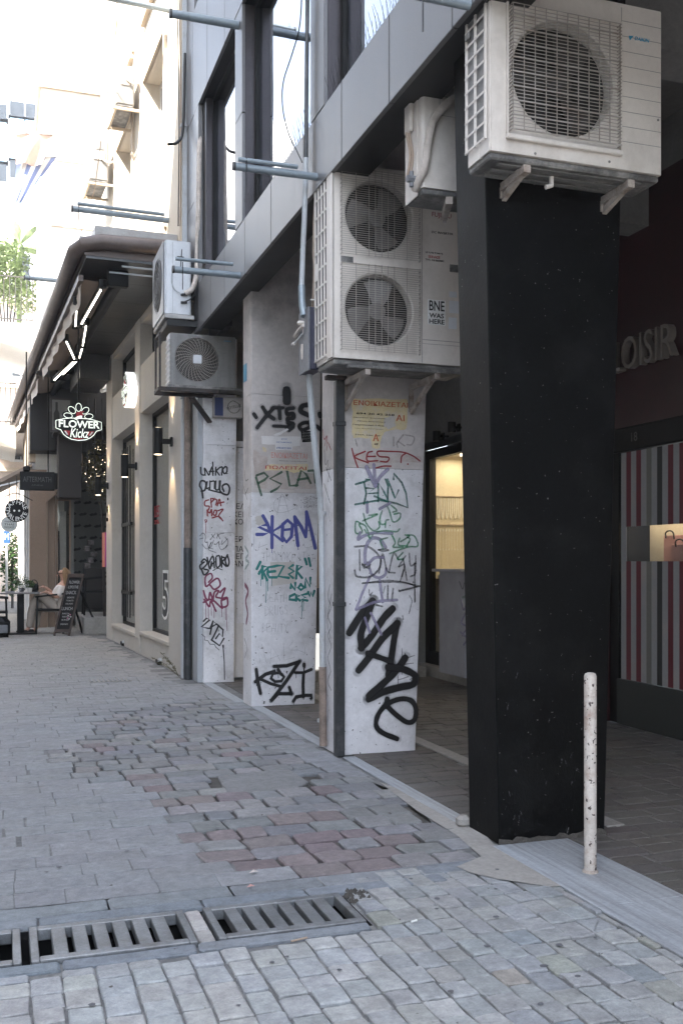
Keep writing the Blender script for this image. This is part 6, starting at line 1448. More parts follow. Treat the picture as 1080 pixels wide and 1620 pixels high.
while y > -2.8:
    w = pw * (.94 if k % 2 else 1.06)
    for (z0, z1) in ((.362, 1.30), (1.575, 2.166)) if k else ((.362, 2.166),):
        MB().box(SX + .022, SX + .028, y - w + .0008, y, z0, z1).build('stripe', pat[k % 12], bt)
    y -= w; k += 1
MB().box(SX + .30, SX + .34, 6.32, 6.84, 1.262, 1.60).build('display_card', 'cream_panel', bt)
MB().box(SX + .30, SX + .34, 3, 6.318, 1.262, 1.60).build('display_card', 'door_green', bt)
text('LOISIR', 'sign_letters', 'letter_metal', (SX - .012, 6.45, 2.905), (0, -1, 0), Z, w=.76, h=.25, parent=bt, ext=.03, off=-.005)
text('18', 'street_number', 'sign_grey', (SX - .022, 6.60, 2.265), (0, -1, 0), Z, h=.07, parent=bt)
def bag(lab, y0, y1, z0, z1, x):
    t = thing('paper_bag', lab, 'bag', (x, (y0 + y1) / 2, z0), 'pink gift bags in the striped window')
    MB().bbox(x, x + .06, y0, y1, z0, z1, .004).build('bag_body', 'pink_paper', t)
    m_ = (y0 + y1) / 2; MB().tube(catmull([(x - .004, m_ + .05, z1 - .02), (x - .01, m_ + .045, z1 + .02), (x - .01, m_, z1 + .035), (x - .01, m_ - .045, z1 + .02), (x - .004, m_ - .05, z1 - .03)], 4), .006, 5).build('handle', 'cable_black', t)
    return t
bag('pink paper bag with black handles, behind the other bag in the striped window', 6.36, 6.53, 1.262, 1.50, SX + .2)
bag('pink paper bag with long black handles, in front of the other bag', 6.13, 6.36, 1.262, 1.43, SX + .14)
lt = thing('paper_scrap', 'small white scrap of paper on the floor by the boutique', 'litter', AZ(1041, 1158)); q = AZ(1041, 1158)
MB().add([(q.x - .03, q.y, .004), (q.x + .03, q.y - .02, .02), (q.x + .04, q.y + .04, .006), (q.x - .02, q.y + .05, .018)], [(0, 1, 2, 3)]).build('scrap', 'paper_white', lt)

# ---------------- jewellery window ----------------
jw = thing('jewellery_window', 'warmly lit shop window with rows of necklaces between the graffiti pillar and the black pillar', 'shop front', (SX, 9.6, 0))
MB().box(SX - .1, SX + .3, 7.9, 10.7, 0, .12).build('step', 'cement', jw)
f = MB(); f.box(SX, SX + .08, 10.56, 10.68, .121, 2.58).box(SX, SX + .08, 7.9, 8.0, .121, 2.58).box(SX, SX + .08, 8.0, 10.56, 2.48, 2.58).box(SX, SX + .08, 8.0, 10.56, .121, .26); f.build('frame', 'black_frame', jw)
MB().box(SX - .04, SX + .0, 7.9, 10.72, 2.582, 2.66).build('lintel', 'pipe_dark', jw)
MB().box(SX + .03, SX + .036, 8.0, 10.56, .261, 2.479).build('window_pane', 'glass_clear', jw)
MB().box(SX + .55, SX + .6, 8.0, 10.7, .1, 2.6).build('display_back', 'cream_panel', jw)
MB().box(SX + .09, SX + .6, 10.60, 10.66, .1, 2.6).build('side_panel', 'cream_panel', jw)
MB().box(SX + .1, SX + .54, 8.0, 10.55, 1.10, 1.14).build('shelf', 'cream_panel', jw)
MB().box(SX + .1, SX + .3, 8.0, 10.55, .82, 1.098).build('shelf_front', 'brown_wall', jw)
MB().box(SX + .1, SX + .54, 8.0, 10.55, .40, .43).build('shelf', 'cream_panel', jw)
MB().box(SX + .08, SX + .56, 8.0, 10.6, 2.53, 2.57).build('ceiling_panel', 'cream_panel', jw)
for j in range(8):
    q_ = [AY(691 + j * 6.6 + dx, yy, 10.585) for dx, yy in ((0, 788), (.3, 812), (1.8, 820), (3.4, 812), (3.8, 788))]
    MB().tube(catmull(q_, 4), .007, 6).build('necklace', 'pearl', jw, smooth=True)
for j in range(11):
    p_, q_ = AY(691 + j * 4.6, 838, 10.59), AY(691 + j * 4.6, 868, 10.59)
    MB().tube([p_, q_], .0022, 5).tube([p_ + Vector((0, 0, -.02)), p_ + Vector((0, 0, .01))], .011, 6).tube([q_, q_ - Vector((0, 0, .02))], .007, 6).build('pendant', 'pearl', jw)
MB().box(SX + .1, SX + .54, 10.2, 10.598, 1.02, 1.10).build('shelf_front', 'brown_wall', jw)
for z_ in (2.05, 1.72): MB().box(SX + .1, SX + .53, 10.57, 10.598, z_, z_ + .012).build('hanging_rail', 'shop_shelf', jw)
for j in range(10): yy = 10.3 - j * .17; MB().tube([(SX + .3, yy, 1.145), (SX + .3, yy, 1.19)], [.035, .012], 8).build('ring_stand', 'pearl', jw)
for j in range(3): yy = 10.3 - j * .6; MB().tube([(SX + .3, yy, 2.50), (SX + .3, yy, 2.528)], .035, 10).build('downlight', 'warm_lamp', jw)
al = bpy.data.lights.new('window_light', 'AREA'); al.energy = 4.5; al.size = .3; al.shape = 'RECTANGLE'; al.size_y = 2.2; al.color = (1, .86, .64)
ao = bpy.data.objects.new('window_light', al); COL.objects.link(ao); ao.location = (SX + .28, 9.4, 2.49); WP[ao] = Vector(ao.location)
for n_, (px_, py_, sz_) in enumerate(((690, 690, 'left'), (714, 676, 'right'))):
    o = AX(px_, py_, 4.52); t = thing('can_spotlight', f'small black can spotlight on the wall above the jewellery window, {sz_} of two', 'spotlight', o, 'can spotlights over the jewellery window')
    MB().tube([o + Vector((0, 0, .055)), o - Vector((0, 0, .055))], .042, 12).build('can', 'black_frame', t, smooth=True)
    MB().box(o.x + .04, SX + .01, o.y - .012, o.y + .012, o.z - .012, o.z + .012).bbox(o.x + .07, o.x + .09, o.y - .03, o.y + .03, o.z - .04, o.z + .04, .004).build('arm', 'black_frame', t)
pd = thing('stone_pedestal', 'grey stone pedestal with purple scribbles, left of the black pillar', 'pedestal', (4.5, 9.5, .12))
MB().bbox(4.40, 4.655, 9.1, 9.72, .121, 1.19, .004).build('body', 'pedestal_stone', pd)
MB().bbox(4.34, 4.658, 9.06, 9.78, 1.191, 1.22, .004).build('top_slab', 'pedestal_stone', pd)
tp = lambda px_, py_: AY(px_, py_, 9.1)
strokes('graffiti', 'spray_lilac', [[(729, 950), (733, 965), (738, 952)], [(736, 970), (729, 985), (738, 992), (731, 1005)], [(728, 1000), (738, 1010), (733, 1020)]], tp, .02, NY, pd)
strokes('graffiti', 'spray_aqua', [[(732, 945), (744, 940)], [(739, 940), (741, 958)]], tp, .03, NY, pd)
strokes('graffiti', 'marker', [[(726, 920), (731, 932), (734, 922)], [(737, 925), (737, 934)], [(741, 922), (745, 933)]], tp, .012, NY, pd)

# light box on the arcade end wall
lb = thing('light_box', 'cream and blue light box with a round stamp logo, under the round-grille air conditioner', 'sign', AY(360, 660, 10.45))
a, c = AY(338, 659, 10.45), AY(384, 629, 10.45)
MB().bbox(a.x, c.x, 10.45, 10.54, a.z, c.z, .006).build('box_body', 'lightbox', lb)
q = AY(353, 644, 10.45); MB().box(a.x + .012, q.x, 10.446, 10.449, a.z + .012, c.z - .012).build('blue_panel', 'lightbox_blue', lb)
o = AY(370, 644, 10.445)
strokes('logo_ring', 'marker', [[(r_ * 0 + math.cos(k * math.pi / 10) * 9.5, math.sin(k * math.pi / 10) * 9.5) for k in range(20) if k not in (3, 4)]], lambda x, y: Vector((o.x + x * .0068, 10.446, o.z + y * .0068)), .012, NY, lb)
text('POTELLIE', 'logo', 'print_black', (o.x, 10.444, o.z), XA, Z, w=.16, h=.03, parent=lb, shear=.1).rotation_euler.rotate_axis('Z', .28)
MB().box(2.0, 2.6, 10.80, 10.9, 2.56, 3.72).build('wall_panel', 'grey_wall', ob)
MB().box(2.30, 2.60, 10.72, 10.79, 2.56, 2.62).build('door_head', 'white_clad', dr)
bs_ = MB(); p = AX(388, 590, 2.099); bs_.box(2.096, 2.099, p.y - .06, p.y + .06, p.z - .08, p.z + .08); bs_.build('blue_plate', 'brand_blue', pk)

# ---------------- glowing flower badge, twice ----------------
def badge(name, lab, o, ax, nrm, w, depth, glow_side):
    t = thing(name, lab, 'sign', o); ax, nrm = Vector(ax).normalized(), Vector(nrm).normalized()
    def tr(x, y, d): return Vector(o) + ax * ((x - 720) / 398 * w) + Z * ((390 - y) / 398 * w) + nrm * d
    def plate(pts, d0, d1, nm, m):
        n = len(pts); b = MB(); b.add([tr(x, y, d0) for x, y in pts] + [tr(x, y, d1) for x, y in pts], [list(range(n - 1, -1, -1)), list(range(n, 2 * n))] + [(i, (i + 1) % n, n + (i + 1) % n, n + i) for i in range(n)]); return b.build(nm, m, t)
    def off(pts, k):
        n = len(pts); out = []
        for i in range(n):
            a, c = Vector((*pts[i - 1], 0)), Vector((*pts[(i + 1) % n], 0)); d = (c - a).normalized(); out.append((pts[i][0] - d.y * k, pts[i][1] + d.x * k))
        return out
    pl = [(528, 372), (600, 352), (650, 345), (790, 345), (840, 352), (915, 372), (915, 440), (872, 455), (850, 490), (820, 515), (780, 534), (720, 542), (660, 534), (620, 515), (590, 490), (570, 455), (528, 440)]
    def ell(cx_, cy, a, b_, an, k=0, n=18): return [(cx_ + (a + k) * math.cos(q) * math.cos(an) - (b_ + k) * math.sin(q) * math.sin(an), cy + (a + k) * math.cos(q) * math.sin(an) + (b_ + k) * math.sin(q) * math.cos(an)) for q in [2 * math.pi * i / n for i in range(n)]]
    pets = [(632, 326, 34, 20, .15), (664, 278, 34, 23, .75), (720, 252, 34, 22, 1.571), (776, 278, 34, 23, -.75), (806, 326, 34, 20, -.15)]
    for i, p in enumerate(pets):
        plate(ell(*p, 17), .0, depth - .001 * i - .002, 'petal', glow_side); plate(ell(*p, 9), depth - .002 * 0 - .001, depth + .001 + .0002 * i, 'petal_ring', 'sign_black'); plate(ell(*p, 4), depth + .0002, depth + .003, 'petal_rim', 'badge_glow'); plate(ell(*p, -1), depth + .001, depth + .0045, 'petal_core', 'sign_black')
    plate(off(pl, -7), .0, depth, 'backing', glow_side); plate(pl, depth, depth + .0075, 'outline', 'badge_glow'); plate(off(pl, 6), depth, depth + .009, 'plaque', 'sign_black')
    plate([(595, 455), (650, 460), (640, 500), (615, 490)], depth, depth + .011, 'red_band', 'print_red'); plate([(795, 460), (850, 455), (828, 490), (800, 500)], depth, depth + .011, 'red_band', 'print_red')
    plate([(665, 520), (775, 520), (720, 534)], depth, depth + .011, 'red_band', 'print_red')
    plate([(600, 462), (612, 460), (632, 492), (622, 494)], depth, depth + .012, 'band_line', 'print_white'); plate([(830, 460), (842, 462), (820, 494), (810, 492)], depth, depth + .012, 'band_line', 'print_white')
    plate([(700, 300), (735, 285), (770, 285), (750, 300), (760, 320), (700, 340)], depth, depth + .010, 'flower_centre', 'print_red')
    plate([(680, 352), (712, 330), (745, 322), (750, 340), (700, 362)], depth, depth + .012, 'shoe', 'badge_glow')
    c = tr(722, 402, depth + .0095); text('FLOWER', 'lettering', 'badge_glow', c, ax, Z, w=.86 * w, h=.16 * w, parent=t, off=.02)
    c = tr(722, 480, depth + .0125); text('Kickz', 'lettering', 'badge_glow', c, ax, Z, w=.40 * w, h=.2 * w, parent=t, off=.006, shear=.25)
    return t
hb = badge('hanging_badge_sign', 'glowing FLOWER Kickz badge sign hanging under the canopy', AY(124, 671, 14.3), XA, (0, -1, 0), .635, .09, 'black_frame')
q = AY(124, 640, 14.3); MB().tube([(q.x, 14.25, q.z - .1), (q.x, 14.25, 4.70)], .012, 6).build('hanger', 'black_frame', hb)
ub = (uC + uD) / 2 + .12
badge('wall_badge_sign', 'same flower badge seen edge-on, with glowing white sides, fixed flat to the beige pilaster', BP(ub, .02, H + (HY - 622) / F * 14.25), -BE, BN, .58, .13, 'sign_glow')

# wall lamps, spotlights on the ground, small wall fittings
def lamp(lab, u, z, glow=True):
    t = thing('wall_lamp', lab, 'wall lamp', BP(u, .1, z), 'black cylinder wall lamps')
    c = BP(u, .17, z); MB().tube([c - Vector((0, 0, .155)), c + Vector((0, 0, .155))], .055, 18).build('cylinder', 'black_frame', t, smooth=True)
    LB().bbox(u - .03, u + .03, .0, .03, z - .055, z + .055, .006).bbox(u - .018, u + .018, .03, .12, z - .03, z + .03, .004).build('bracket', 'black_frame', t)
    for s_ in (-1, 1):
        MB().tube([c + Vector((0, 0, s_ * .1555)), c + Vector((0, 0, s_ * .1575))], .043, 14).build('lens', 'warm_lamp', t)
        l = bpy.data.lights.new('lamp_beam', 'SPOT'); l.energy = 4; l.color = (1, .70, .40); l.spot_size = R(62); l.spot_blend = .7; l.shadow_soft_size = .02
        lo = bpy.data.objects.new('lamp_beam', l); COL.objects.link(lo); lo.location = BP(u, .125, z + s_ * .165); 
        lo.rotation_euler = (Vector((0, 0, -s_)) + BN * .25).to_track_quat('Z', 'Y').to_euler()
lamp('black cylinder wall lamp on the nearest beige pilaster, left of the strut', BU(273)[0], 2.71)
lamp('black cylinder wall lamp on the middle beige pilaster', BU(217)[0], 2.64)
lamp('black cylinder wall lamp on the farthest beige pilaster, above the magenta box', BU(172)[0], 2.56)
for n_, (px_, py_, w_) in enumerate(((197, 1022, 'farthest'), (232, 1036, 'middle'), (254, 1052, 'nearest'))):
    o = AZ(px_, py_); t = thing('ground_spotlight', f'small black ground spotlight at the foot of the beige building, {w_} of three', 'spotlight', o, 'ground spotlights by the beige building')
    b = MB(); R_ = .045
    for i in range(7):
        a = math.pi * i / 12
        for k in range(14): q = 2 * math.pi * k / 14; b.v.append(Vector((o.x + R_ * math.cos(a) * math.cos(q), o.y + .12 * (k % 14 > -1) * 0 + R_ * math.cos(a) * math.sin(q), .045 + R_ * math.sin(a))))
    for i in range(6):
        for k in range(14): k2 = (k + 1) % 14; b.f.append([i * 14 + k, i * 14 + k2, i * 14 + 14 + k2, i * 14 + 14 + k]); b.m.append(0)
    b.build('dome', 'pipe_grey', t, smooth=True)
    MB().lathe([(.040, .004), (.046, .01), (.046, .045), (.03, .0455)], o, 14).build('housing', 'black_frame', t, smooth=True)
    MB().tube([o + Vector((-.045, -.01, .05)), o + Vector((-.055, -.012, .05))], .03, 12).build('lens', 'ac_dark', t)
    MB().tube(catmull([o + Vector((.03, 0, .01)), o + Vector((.1, -.12, .006)), o + Vector((.14, -.4, .006))], 4), .005, 5).build('cable', 'pipe_dark', t)
o = AZ(283, 1070); wd = thing('weed', 'spindly weed growing where the pale rainwater pipe meets the ground', 'plant', o)
random.seed(8)
for k in range(5):
    a = Vector((-.10 - .05 * k + random.uniform(-.02, .02), random.uniform(-.05, .05), .16 + .05 * (k % 3)))
    P = catmull([o, o + a * .5 + Vector((0, 0, .03)), o + a + Vector((-.02, 0, .02))], 5); MB().tube(P, .003, 4).build('stem', 'leaf_dry', wd)
    for q in P[3::2]:
        for s_ in (-1, 1): d = Vector((random.uniform(-.5, .5) + s_ * .6, random.uniform(-.4, .4), random.uniform(-.2, .6))) * .03; MB().add([q, q + d * .5 + Vector((0, 0, .007)), q + d, q + d * .5 - Vector((0, 0, .007))], [(0, 1, 2, 3)]).build('leaf', 'leaf_dry', wd)
for (px_, py_, s_) in ((171, 806, .05), (171, 822, .03)):
    uu, zz_ = BU(px_, py_); LB().bbox(uu - .05, uu + .05, .0, .03, zz_ - s_, zz_ + s_, .004).build('door_bell', 'black_frame', bs)
mb_ = thing('magenta_box', 'magenta and orange wall box on the farthest beige pilaster', 'box', BP(uF, .1, 1))
a, c = AY(166, 897, 17.3), AY(173.5, 842, 17.3)
MB().box(a.x + .002, c.x, 17.3, 17.75, a.z, c.z).build('box_body', 'box_magenta', mb_)
MB().box(a.x - .002, a.x + .0018, 17.3, 17.75, a.z, c.z).build('front_face', 'box_orange', mb_)
sc_ = thing('security_camera', 'small white security camera under the canopy by the dark duct box', 'camera', BP(uF + .1, .1, 3))
o = AY(167, 617, 17.7); MB().tube([o, o + Vector((-.07, -.06, -.03))], .035, 10).build('camera_body', 'upvc', sc_, smooth=True); MB().tube([o, o + Vector((.08, .05, .02))], .012, 6).build('bracket', 'upvc', sc_)
# window graphics and door pulls
uu0, z0_ = BU(239, 826, -.2); uu1, z1_ = BU(252, 795, -.2)
text('SALES', 'window_lettering', 'print_red', BP((uu0 + uu1) / 2, -.198, (z0_ + z1_) / 2), -BE, Z, w=abs(uu1 - uu0), h=.16, parent=bs, off=-.008)
text('-50%', 'window_lettering', 'print_red', BP((uu0 + uu1) / 2, -.198, (z0_ + z1_) / 2 - .14), -BE, Z, w=abs(uu1 - uu0), h=.06, parent=bs)
uu, zz_ = BU(262, 945, -.2)
text('5', 'window_lettering', 'print_white', BP(uu - .02, -.197, zz_), -BE, Z, w=.44, h=.66, parent=bs, off=.05)
text('5', 'window_lettering', 'print_black', BP(uu - .02, -.193, zz_), -BE, Z, w=.36, h=.58, parent=bs, off=.01)
for px_ in (194, 198, 202, 206):
    uu, _z = BU(px_, 900, -.14); b = MB(); b.tube([BP(uu, -.14, .42), BP(uu, -.14, 3.1)], .012, 6).build('door_pull', 'pipe_dark', bs)
for py_ in (831, 936):
    ua_, zz_ = BU(194, py_, -.14); ub_, _ = BU(208, py_, -.14); LB().box(ub_, ua_, -.16, -.12, zz_ - .025, zz_ + .025).build('door_rail', 'black_frame', bs)
dg = thing('floor_drain', 'small rectangular floor grille set in the lane near the beige shop', 'drain grate', AZ(175, 1077))
q0, q1 = AZ(145, 1078), AZ(205, 1077)
MB().box(q0.x - .02, q1.x + .02, q0.y - .14, q0.y + .14, .003, .007).build('frame', 'cement', dg)
for k in range(9): xx = q0.x + (q1.x - q0.x) * k / 8; MB().box(xx - .01, xx + .01, q0.y - .1, q0.y + .1, .0072, .012).build('bar', 'iron', dg)

# ---------------- cafe ----------------
cf = thing('cafe', 'dark cafe front under the canopy with brown pillars, glass door and patterned wallpaper', 'shop front', (1.3, 19.6, 0))
YC = 20.4
MB().box(.50, .82, YC, YC + .5, 0, 3.1).build('pillar', 'brown_wall', cf)
MB().box(.84, .99, YC + .1, YC + .5, 0, 2.9).build('pillar', 'brown_wall', cf)
MB().box(.822, .838, YC + .05, YC + .3, 0, 2.9).build('door_post', 'cream_trim', cf)
MB().prism([(.80, 2.45), (.80, 2.85), (1.5, 3.45), (1.5, 3.05)], (0, YC - .1, 0), XA, Z, YA, .25).build('sloping_beam', 'brown_wall', cf)
fr = MB().box(1.00, 1.03, YC + .1, YC + .14, 0, 2.6).box(1.25, 1.28, YC + .1, YC + .14, 0, 2.6).box(1.03, 1.25, YC + .1, YC + .14, 2.5, 2.6).build('door', 'brown_wall', cf)
MB().box(1.03, 1.25, YC + .115, YC + .125, 0, 2.5).build('pane', 'glass_clear', fr); MB().tube([(1.05, YC + .06, .7), (1.05, YC + .06, 1.9)], .012, 6).build('handle', 'black_frame', fr)
MB().box(1.06, 1.2, YC + .3, YC + .35, .9, 2.3).build('painted_reflection', 'paper_white', cf)  # white sheet imitating the reflection in the door glass
MB().box(.5, 3.4, YC - .2, YC + 3, 3.46, 4.69).build('dark_soffit', 'cafe_dark', cf)
MB().bbox(.99, 1.42, YC - .9, YC - .3, 2.50, 3.75, .01).build('hanging_box', 'cafe_wood', cf)
MB().box(1.22, 3.3, 22.0, 22.1, 0, 3.45).build('wallpaper', 'wallpaper', cf)
MB().box(3.3, 3.4, 17.95, 22.1, 0, 3.45).build('side_wall', 'cafe_dark', cf)
MB().box(.9, 3.4, 17.97, 20.1, 3.7, 3.76).build('ceiling', 'cafe_dark', cf)
random.seed(12)
for i in range(5):
    for j in range(9):
        x_, z_ = 1.40 + i * .22 + (j % 2) * .10, .8 + j * .25
        MB().prism([(-.09, .0), (-.03, .035), (.02, .03), (.05, .055), (.09, .02), (.06, -.01), (0, -.02), (-.05, -.03)], (x_, 21.995, z_), XA, Z, YA, .003).build('fish_print', 'print_black', cf)
MB().box(1.25, 1.34, YC + .12, YC + .13, .3, 2.6).build('glass_edge', 'wallpaper', cf)
MB().bbox(1.36, 3.2, 18.2, 20.3, 0, .30, .01).build('step', 'cement', cf)
MB().box(1.6, 2.0, 21.2, 21.6, .3, 1.15).build('counter', 'cafe_wood', cf)
for k in range(5): MB().bbox(1.6 + .07 * (k % 3), 1.72 + .07 * (k % 3), 21.25, 21.4, 1.152 + .12 * k, 1.26 + .12 * k, .01).build('package', 'shop_item', cf)
MB().box(1.98, 2.1, 18.6, 18.7, .3, 3.4).build('column', 'cafe_dark', cf)
for x_ in (1.42, 1.55, 1.68): MB().tube([(x_, 18.2, 2.9), (x_, 18.2, 4.2)], .012, 5).build('rod', 'black_frame', cf)
for z_ in (3.2, 3.7): MB().tube([(1.40, 18.2, z_), (1.75, 18.2, z_)], .012, 5).build('rod', 'black_frame', cf)
pc = thing('bottle_picture', 'framed picture of a dark wine bottle hanging behind the flower badge', 'picture', AY(97, 680, 18.5))
a, c = AY(80, 683, 18.5), AY(114, 631, 18.5)
MB().box(a.x, c.x, 18.5, 18.54, a.z, c.z).build('frame', 'cafe_wood', pc); MB().box(a.x + .03, c.x - .03, 18.494, 18.499, a.z + .03, c.z - .03).build('sheet', 'wallpaper', pc)
o = AY(90, 675, 18.49); MB().prism([(-.05, 0), (.05, 0), (.05, .24), (.02, .30), (.02, .44), (-.02, .44), (-.02, .30), (-.05, .24)], o, XA, Z, YA, .003).build('bottle', 'print_black', pc)
ft_ = thing('fairy_light_tree', 'dark tree with tiny fairy lights inside the cafe', 'tree', (1.65, 18.35, .3))
MB().tube([(1.75, 18.5, .3), (1.72, 18.5, 1.6), (1.66, 18.45, 2.9)], [.03, .025, .01], 6).build('trunk', 'cafe_wood', ft_)
b = MB(); random.seed(3); leafmass(b, (1.70, 18.5, 2.95), .45, 1500, .07, (.75, .8, 1.3)); b.build('crown', 'leaf_dry', ft_, kind='stuff')
random.seed(31)
for k in range(34):
    px_, py_ = random.uniform(128, 169), random.uniform(700, 778)
    if (px_ - 128) / 40 + (py_ - 700) / 110 < .55: continue
    o = AY(px_, py_, 18.0 + random.uniform(-.05, .25)); MB().bbox(o.x - .0035, o.x + .0035, o.y - .0035, o.y + .0035, o.z - .0035, o.z + .0035, .001).build('fairy_light', 'fairy', ft_)
# hanging signs
sg = thing('hanging_sign', 'black rectangular AFTERMATH sign hanging under the canopy', 'sign', AY(60, 775, 16.9))
a, c = AY(32, 775, 16.9), AY(87, 747, 16.9)
MB().bbox(a.x, c.x, 16.9, 17.0, a.z, c.z, .008).build('board', 'sign_black', sg); MB().bbox(c.x, c.x + .05, 16.95, 17.05, a.z + .03, c.z - .01, .004).build('board_edge', 'sign_black', sg)
MB().tube([(a.x + .1, 16.95, c.z), (a.x + .1, 16.95, 4.7)], .012, 6).tube([(c.x - .1, 16.95, c.z), (c.x - .1, 16.95, 4.7)], .012, 6).bbox(a.x + .05, a.x + .16, 16.9, 17, c.z + .002, c.z + .09, .02).build('hanger', 'black_frame', sg)
text('AFTERMATH', 'lettering', 'sign_grey', ((a.x + c.x) / 2, 16.898, (a.z + c.z) / 2 + .02), XA, Z, w=.44, h=.085, parent=sg)
text('ATHENS', 'lettering', 'sign_grey', ((a.x + c.x) / 2, 16.898, (a.z + c.z) / 2 - .07), XA, Z, w=.18, h=.022, parent=sg)
def disc(o, r, y0, y1, nm, m, t, n=36): MB().tube([(o.x, y0, o.z), (o.x, y1, o.z)], r, n).build(nm, m, t)
rd = thing('round_sign', 'round black DAPHNE VALENTE sign with two white dots', 'sign', AY(27, 826, 18))
o = AY(27, 808, 18.0); disc(o, .195, 18.0, 18.03, 'disc', 'sign_black', rd)
def ring_text(s_, a0, a1, r, flip, t, y, h):
    n = len(s_)
    for i, ch in enumerate(s_):
        if ch == ' ': continue
        a = R(a0 + (a1 - a0) * (i + .5) / n); p = Vector((o.x + r * math.sin(a), y, o.z + r * math.cos(a)))
        up = Vector((math.sin(a), 0, math.cos(a))) * (-1 if flip else 1); text(ch, 'lettering', 'print_white', p, up.cross(Vector((0, 1, 0))) * -1 if False else Vector((up.z, 0, -up.x)), up, h=h, parent=t, off=.006)
ring_text('DAPHNE', -95, 85, .145, False, rd, 17.998, .075); ring_text('VALENTE', 262, 98, .145, True, rd, 17.998, .075)
for dx in (-.04, .04): MB().tube([(o.x + dx, 17.994, o.z), (o.x + dx, 17.9985, o.z)], .018, 12).build('dot', 'print_white', rd)
MB().tube(catmull([(o.x - .2, 18, o.z + .24), (o.x, 18, o.z + .30), (o.x + .26, 18, o.z + .18)], 5), .009, 6).tube([(o.x, 18, o.z + .19), (o.x, 18, o.z + .6)], .008, 5).build('bracket', 'black_frame', rd)
rt = thing('round_sign', 'round pale THAI MASSAGE sign half behind the black round sign', 'sign', AY(15, 842, 20))
o2 = AY(15, 829, 20); MB().tube([(o2.x, 20, o2.z), (o2.x, 20.03, o2.z)], .15, 32).build('disc', 'round_white', rt)
MB().tube([(o2.x, 20.02, o2.z + .15), (o2.x, 20.02, o2.z + .8)], .01, 5).build('bracket', 'black_frame', rt)
for s_, dz, w_ in (('nuad', .05, .16), ('THAI', -.01, .17), ('MASSAGE', -.065, .17)): text(s_, 'lettering', 'print_black', (o2.x, 19.998, o2.z + dz), XA, Z, w=w_, h=.04, parent=rt)

# chalkboard
A, B_ = AZ(85, 1006), AZ(114, 1010); B_.y = A.y - .1; A.z = B_.z = .005; Tt = AY(137, 911, A.y + .25); Tl = AY(109, 908, A.y + .25)
cbd = thing('chalkboard', 'tall black chalkboard with a brown frame leaning on the pavement, covered in chalk menu writing', 'chalkboard', A)
ax_ = (B_ - A).normalized(); ay_ = (Tl - A).normalized(); L1 = (B_ - A).length; L2 = (Tl - A).length; nz_ = ax_.cross(ay_).normalized()
def cbp(u, v, d=0): return A + ax_ * u * L1 + ay_ * v * L2 + nz_ * d
def cbar(b, u0, u1, v0, v1, d0, d1): b.add([cbp(u0, v0, d0), cbp(u1, v0, d0), cbp(u1, v1, d0), cbp(u0, v1, d0), cbp(u0, v0, d1), cbp(u1, v0, d1), cbp(u1, v1, d1), cbp(u0, v1, d1)], [(0, 3, 2, 1), (4, 5, 6, 7), (0, 1, 5, 4), (1, 2, 6, 5), (2, 3, 7, 6), (3, 0, 4, 7)]); return b
f = MB(); cbar(f, 0, .1, 0, 1, -.015, .02); cbar(f, .9, 1, 0, 1, -.015, .02); cbar(f, .1, .9, .94, 1, -.015, .02); cbar(f, .1, .9, .05, .10, -.015, .02); f.build('frame', 'board_frame', cbd)
b = MB(); cbar(b, .1, .9, .10, .94, -.008, .004); b.build('board', 'board_black', cbd)
lines = [('FLOWER', .86, .06, 'chalk'), ('& SMOOTHIE', .78, .06, 'chalk'), ('SNACK', .69, .07, 'chalk'), ('SANDWICHES', .61, .035, 'chalk'), ('TOASTS', .56, .03, 'chalk'), ('SALADS', .51, .03, 'chalk'), ('LUNCH', .43, .065, 'chalk'), ('PASTA', .35, .03, 'chalk'), ('RISOTTO', .30, .03, 'chalk'), ('BURGER', .25, .03, 'chalk'), ('DRINKS', .18, .03, 'chalk')]
for s_, v, h_, m_ in lines: text(s_, 'chalk_writing', m_, cbp(.5 if len(s_) > 5 else .45, v, .006), ax_, ay_, w=L1 * (.66 if h_ > .05 else .45), h=h_ * L2 * .8, parent=cbd)
for k in range(5): a = 2 * math.pi * k / 5; q = cbp(.70, .30, .006) + ax_ * .028 * math.cos(a) + ay_ * .04 * math.sin(a); MB().tube([q, q + nz_ * .002], .014, 8).build('chalk_petal', 'chalk_pink' if k % 2 else 'chalk', cbd)
q = cbp(.75, .8, -.02); g0 = AZ(160, 1003); MB().bar(q, (g0.x, g0.y + .1, .01), .025, .03).build('prop_leg', 'black_frame', cbd)
MB().bar(cbp(.2, .8, -.02), (g0.x - .3, g0.y + .3, .01), .025, .03).build('prop_leg', 'black_frame', cbd)

def chair(lab, o, face, group='black cafe chairs on the lane', m='chair_black'):
    """armchair; face = +1 looks to -x, -1 looks to +x"""
    t = thing('cafe_chair', lab, 'chair', o, group); o = Vector(o); f = -face
    def P(x, y, z): return o + Vector((f * x, y, z))
    def bb(x0, x1, y0, y1, z0, z1, nm, b_=.01): a, c = P(x0, y0, z0), P(x1, y1, z1); MB().bbox(a.x, c.x, a.y, c.y, a.z, c.z, b_).build(nm, m, t)
    bb(-.24, .24, -.25, .25, .41, .45, 'seat')
    for x in (-.21, .21):
        for y in (-.24, .24): MB().bar(P(x * 1.12, y, .0), P(x, y, .44 if x < 0 else .66), .035, .035, up=(0, 1, 0)).build('leg', m, t)
    for y in (-.24, .24): MB().bar(P(-.27, y, .72), P(.25, y, .665), .05, .028).build('armrest', m, t)
    for y in (-.24, .24): MB().bar(P(-.21, y, .44), P(-.30, y, .84), .035, .035, up=(0, 1, 0)).build('back_post', m, t)
    for k in range(3): z = .55 + k * .12; x = -.22 - (z - .44) * .22; MB().bar(P(x, -.24, z), P(x, .24, z), .02, .06).build('back_slat', m, t)
    return t
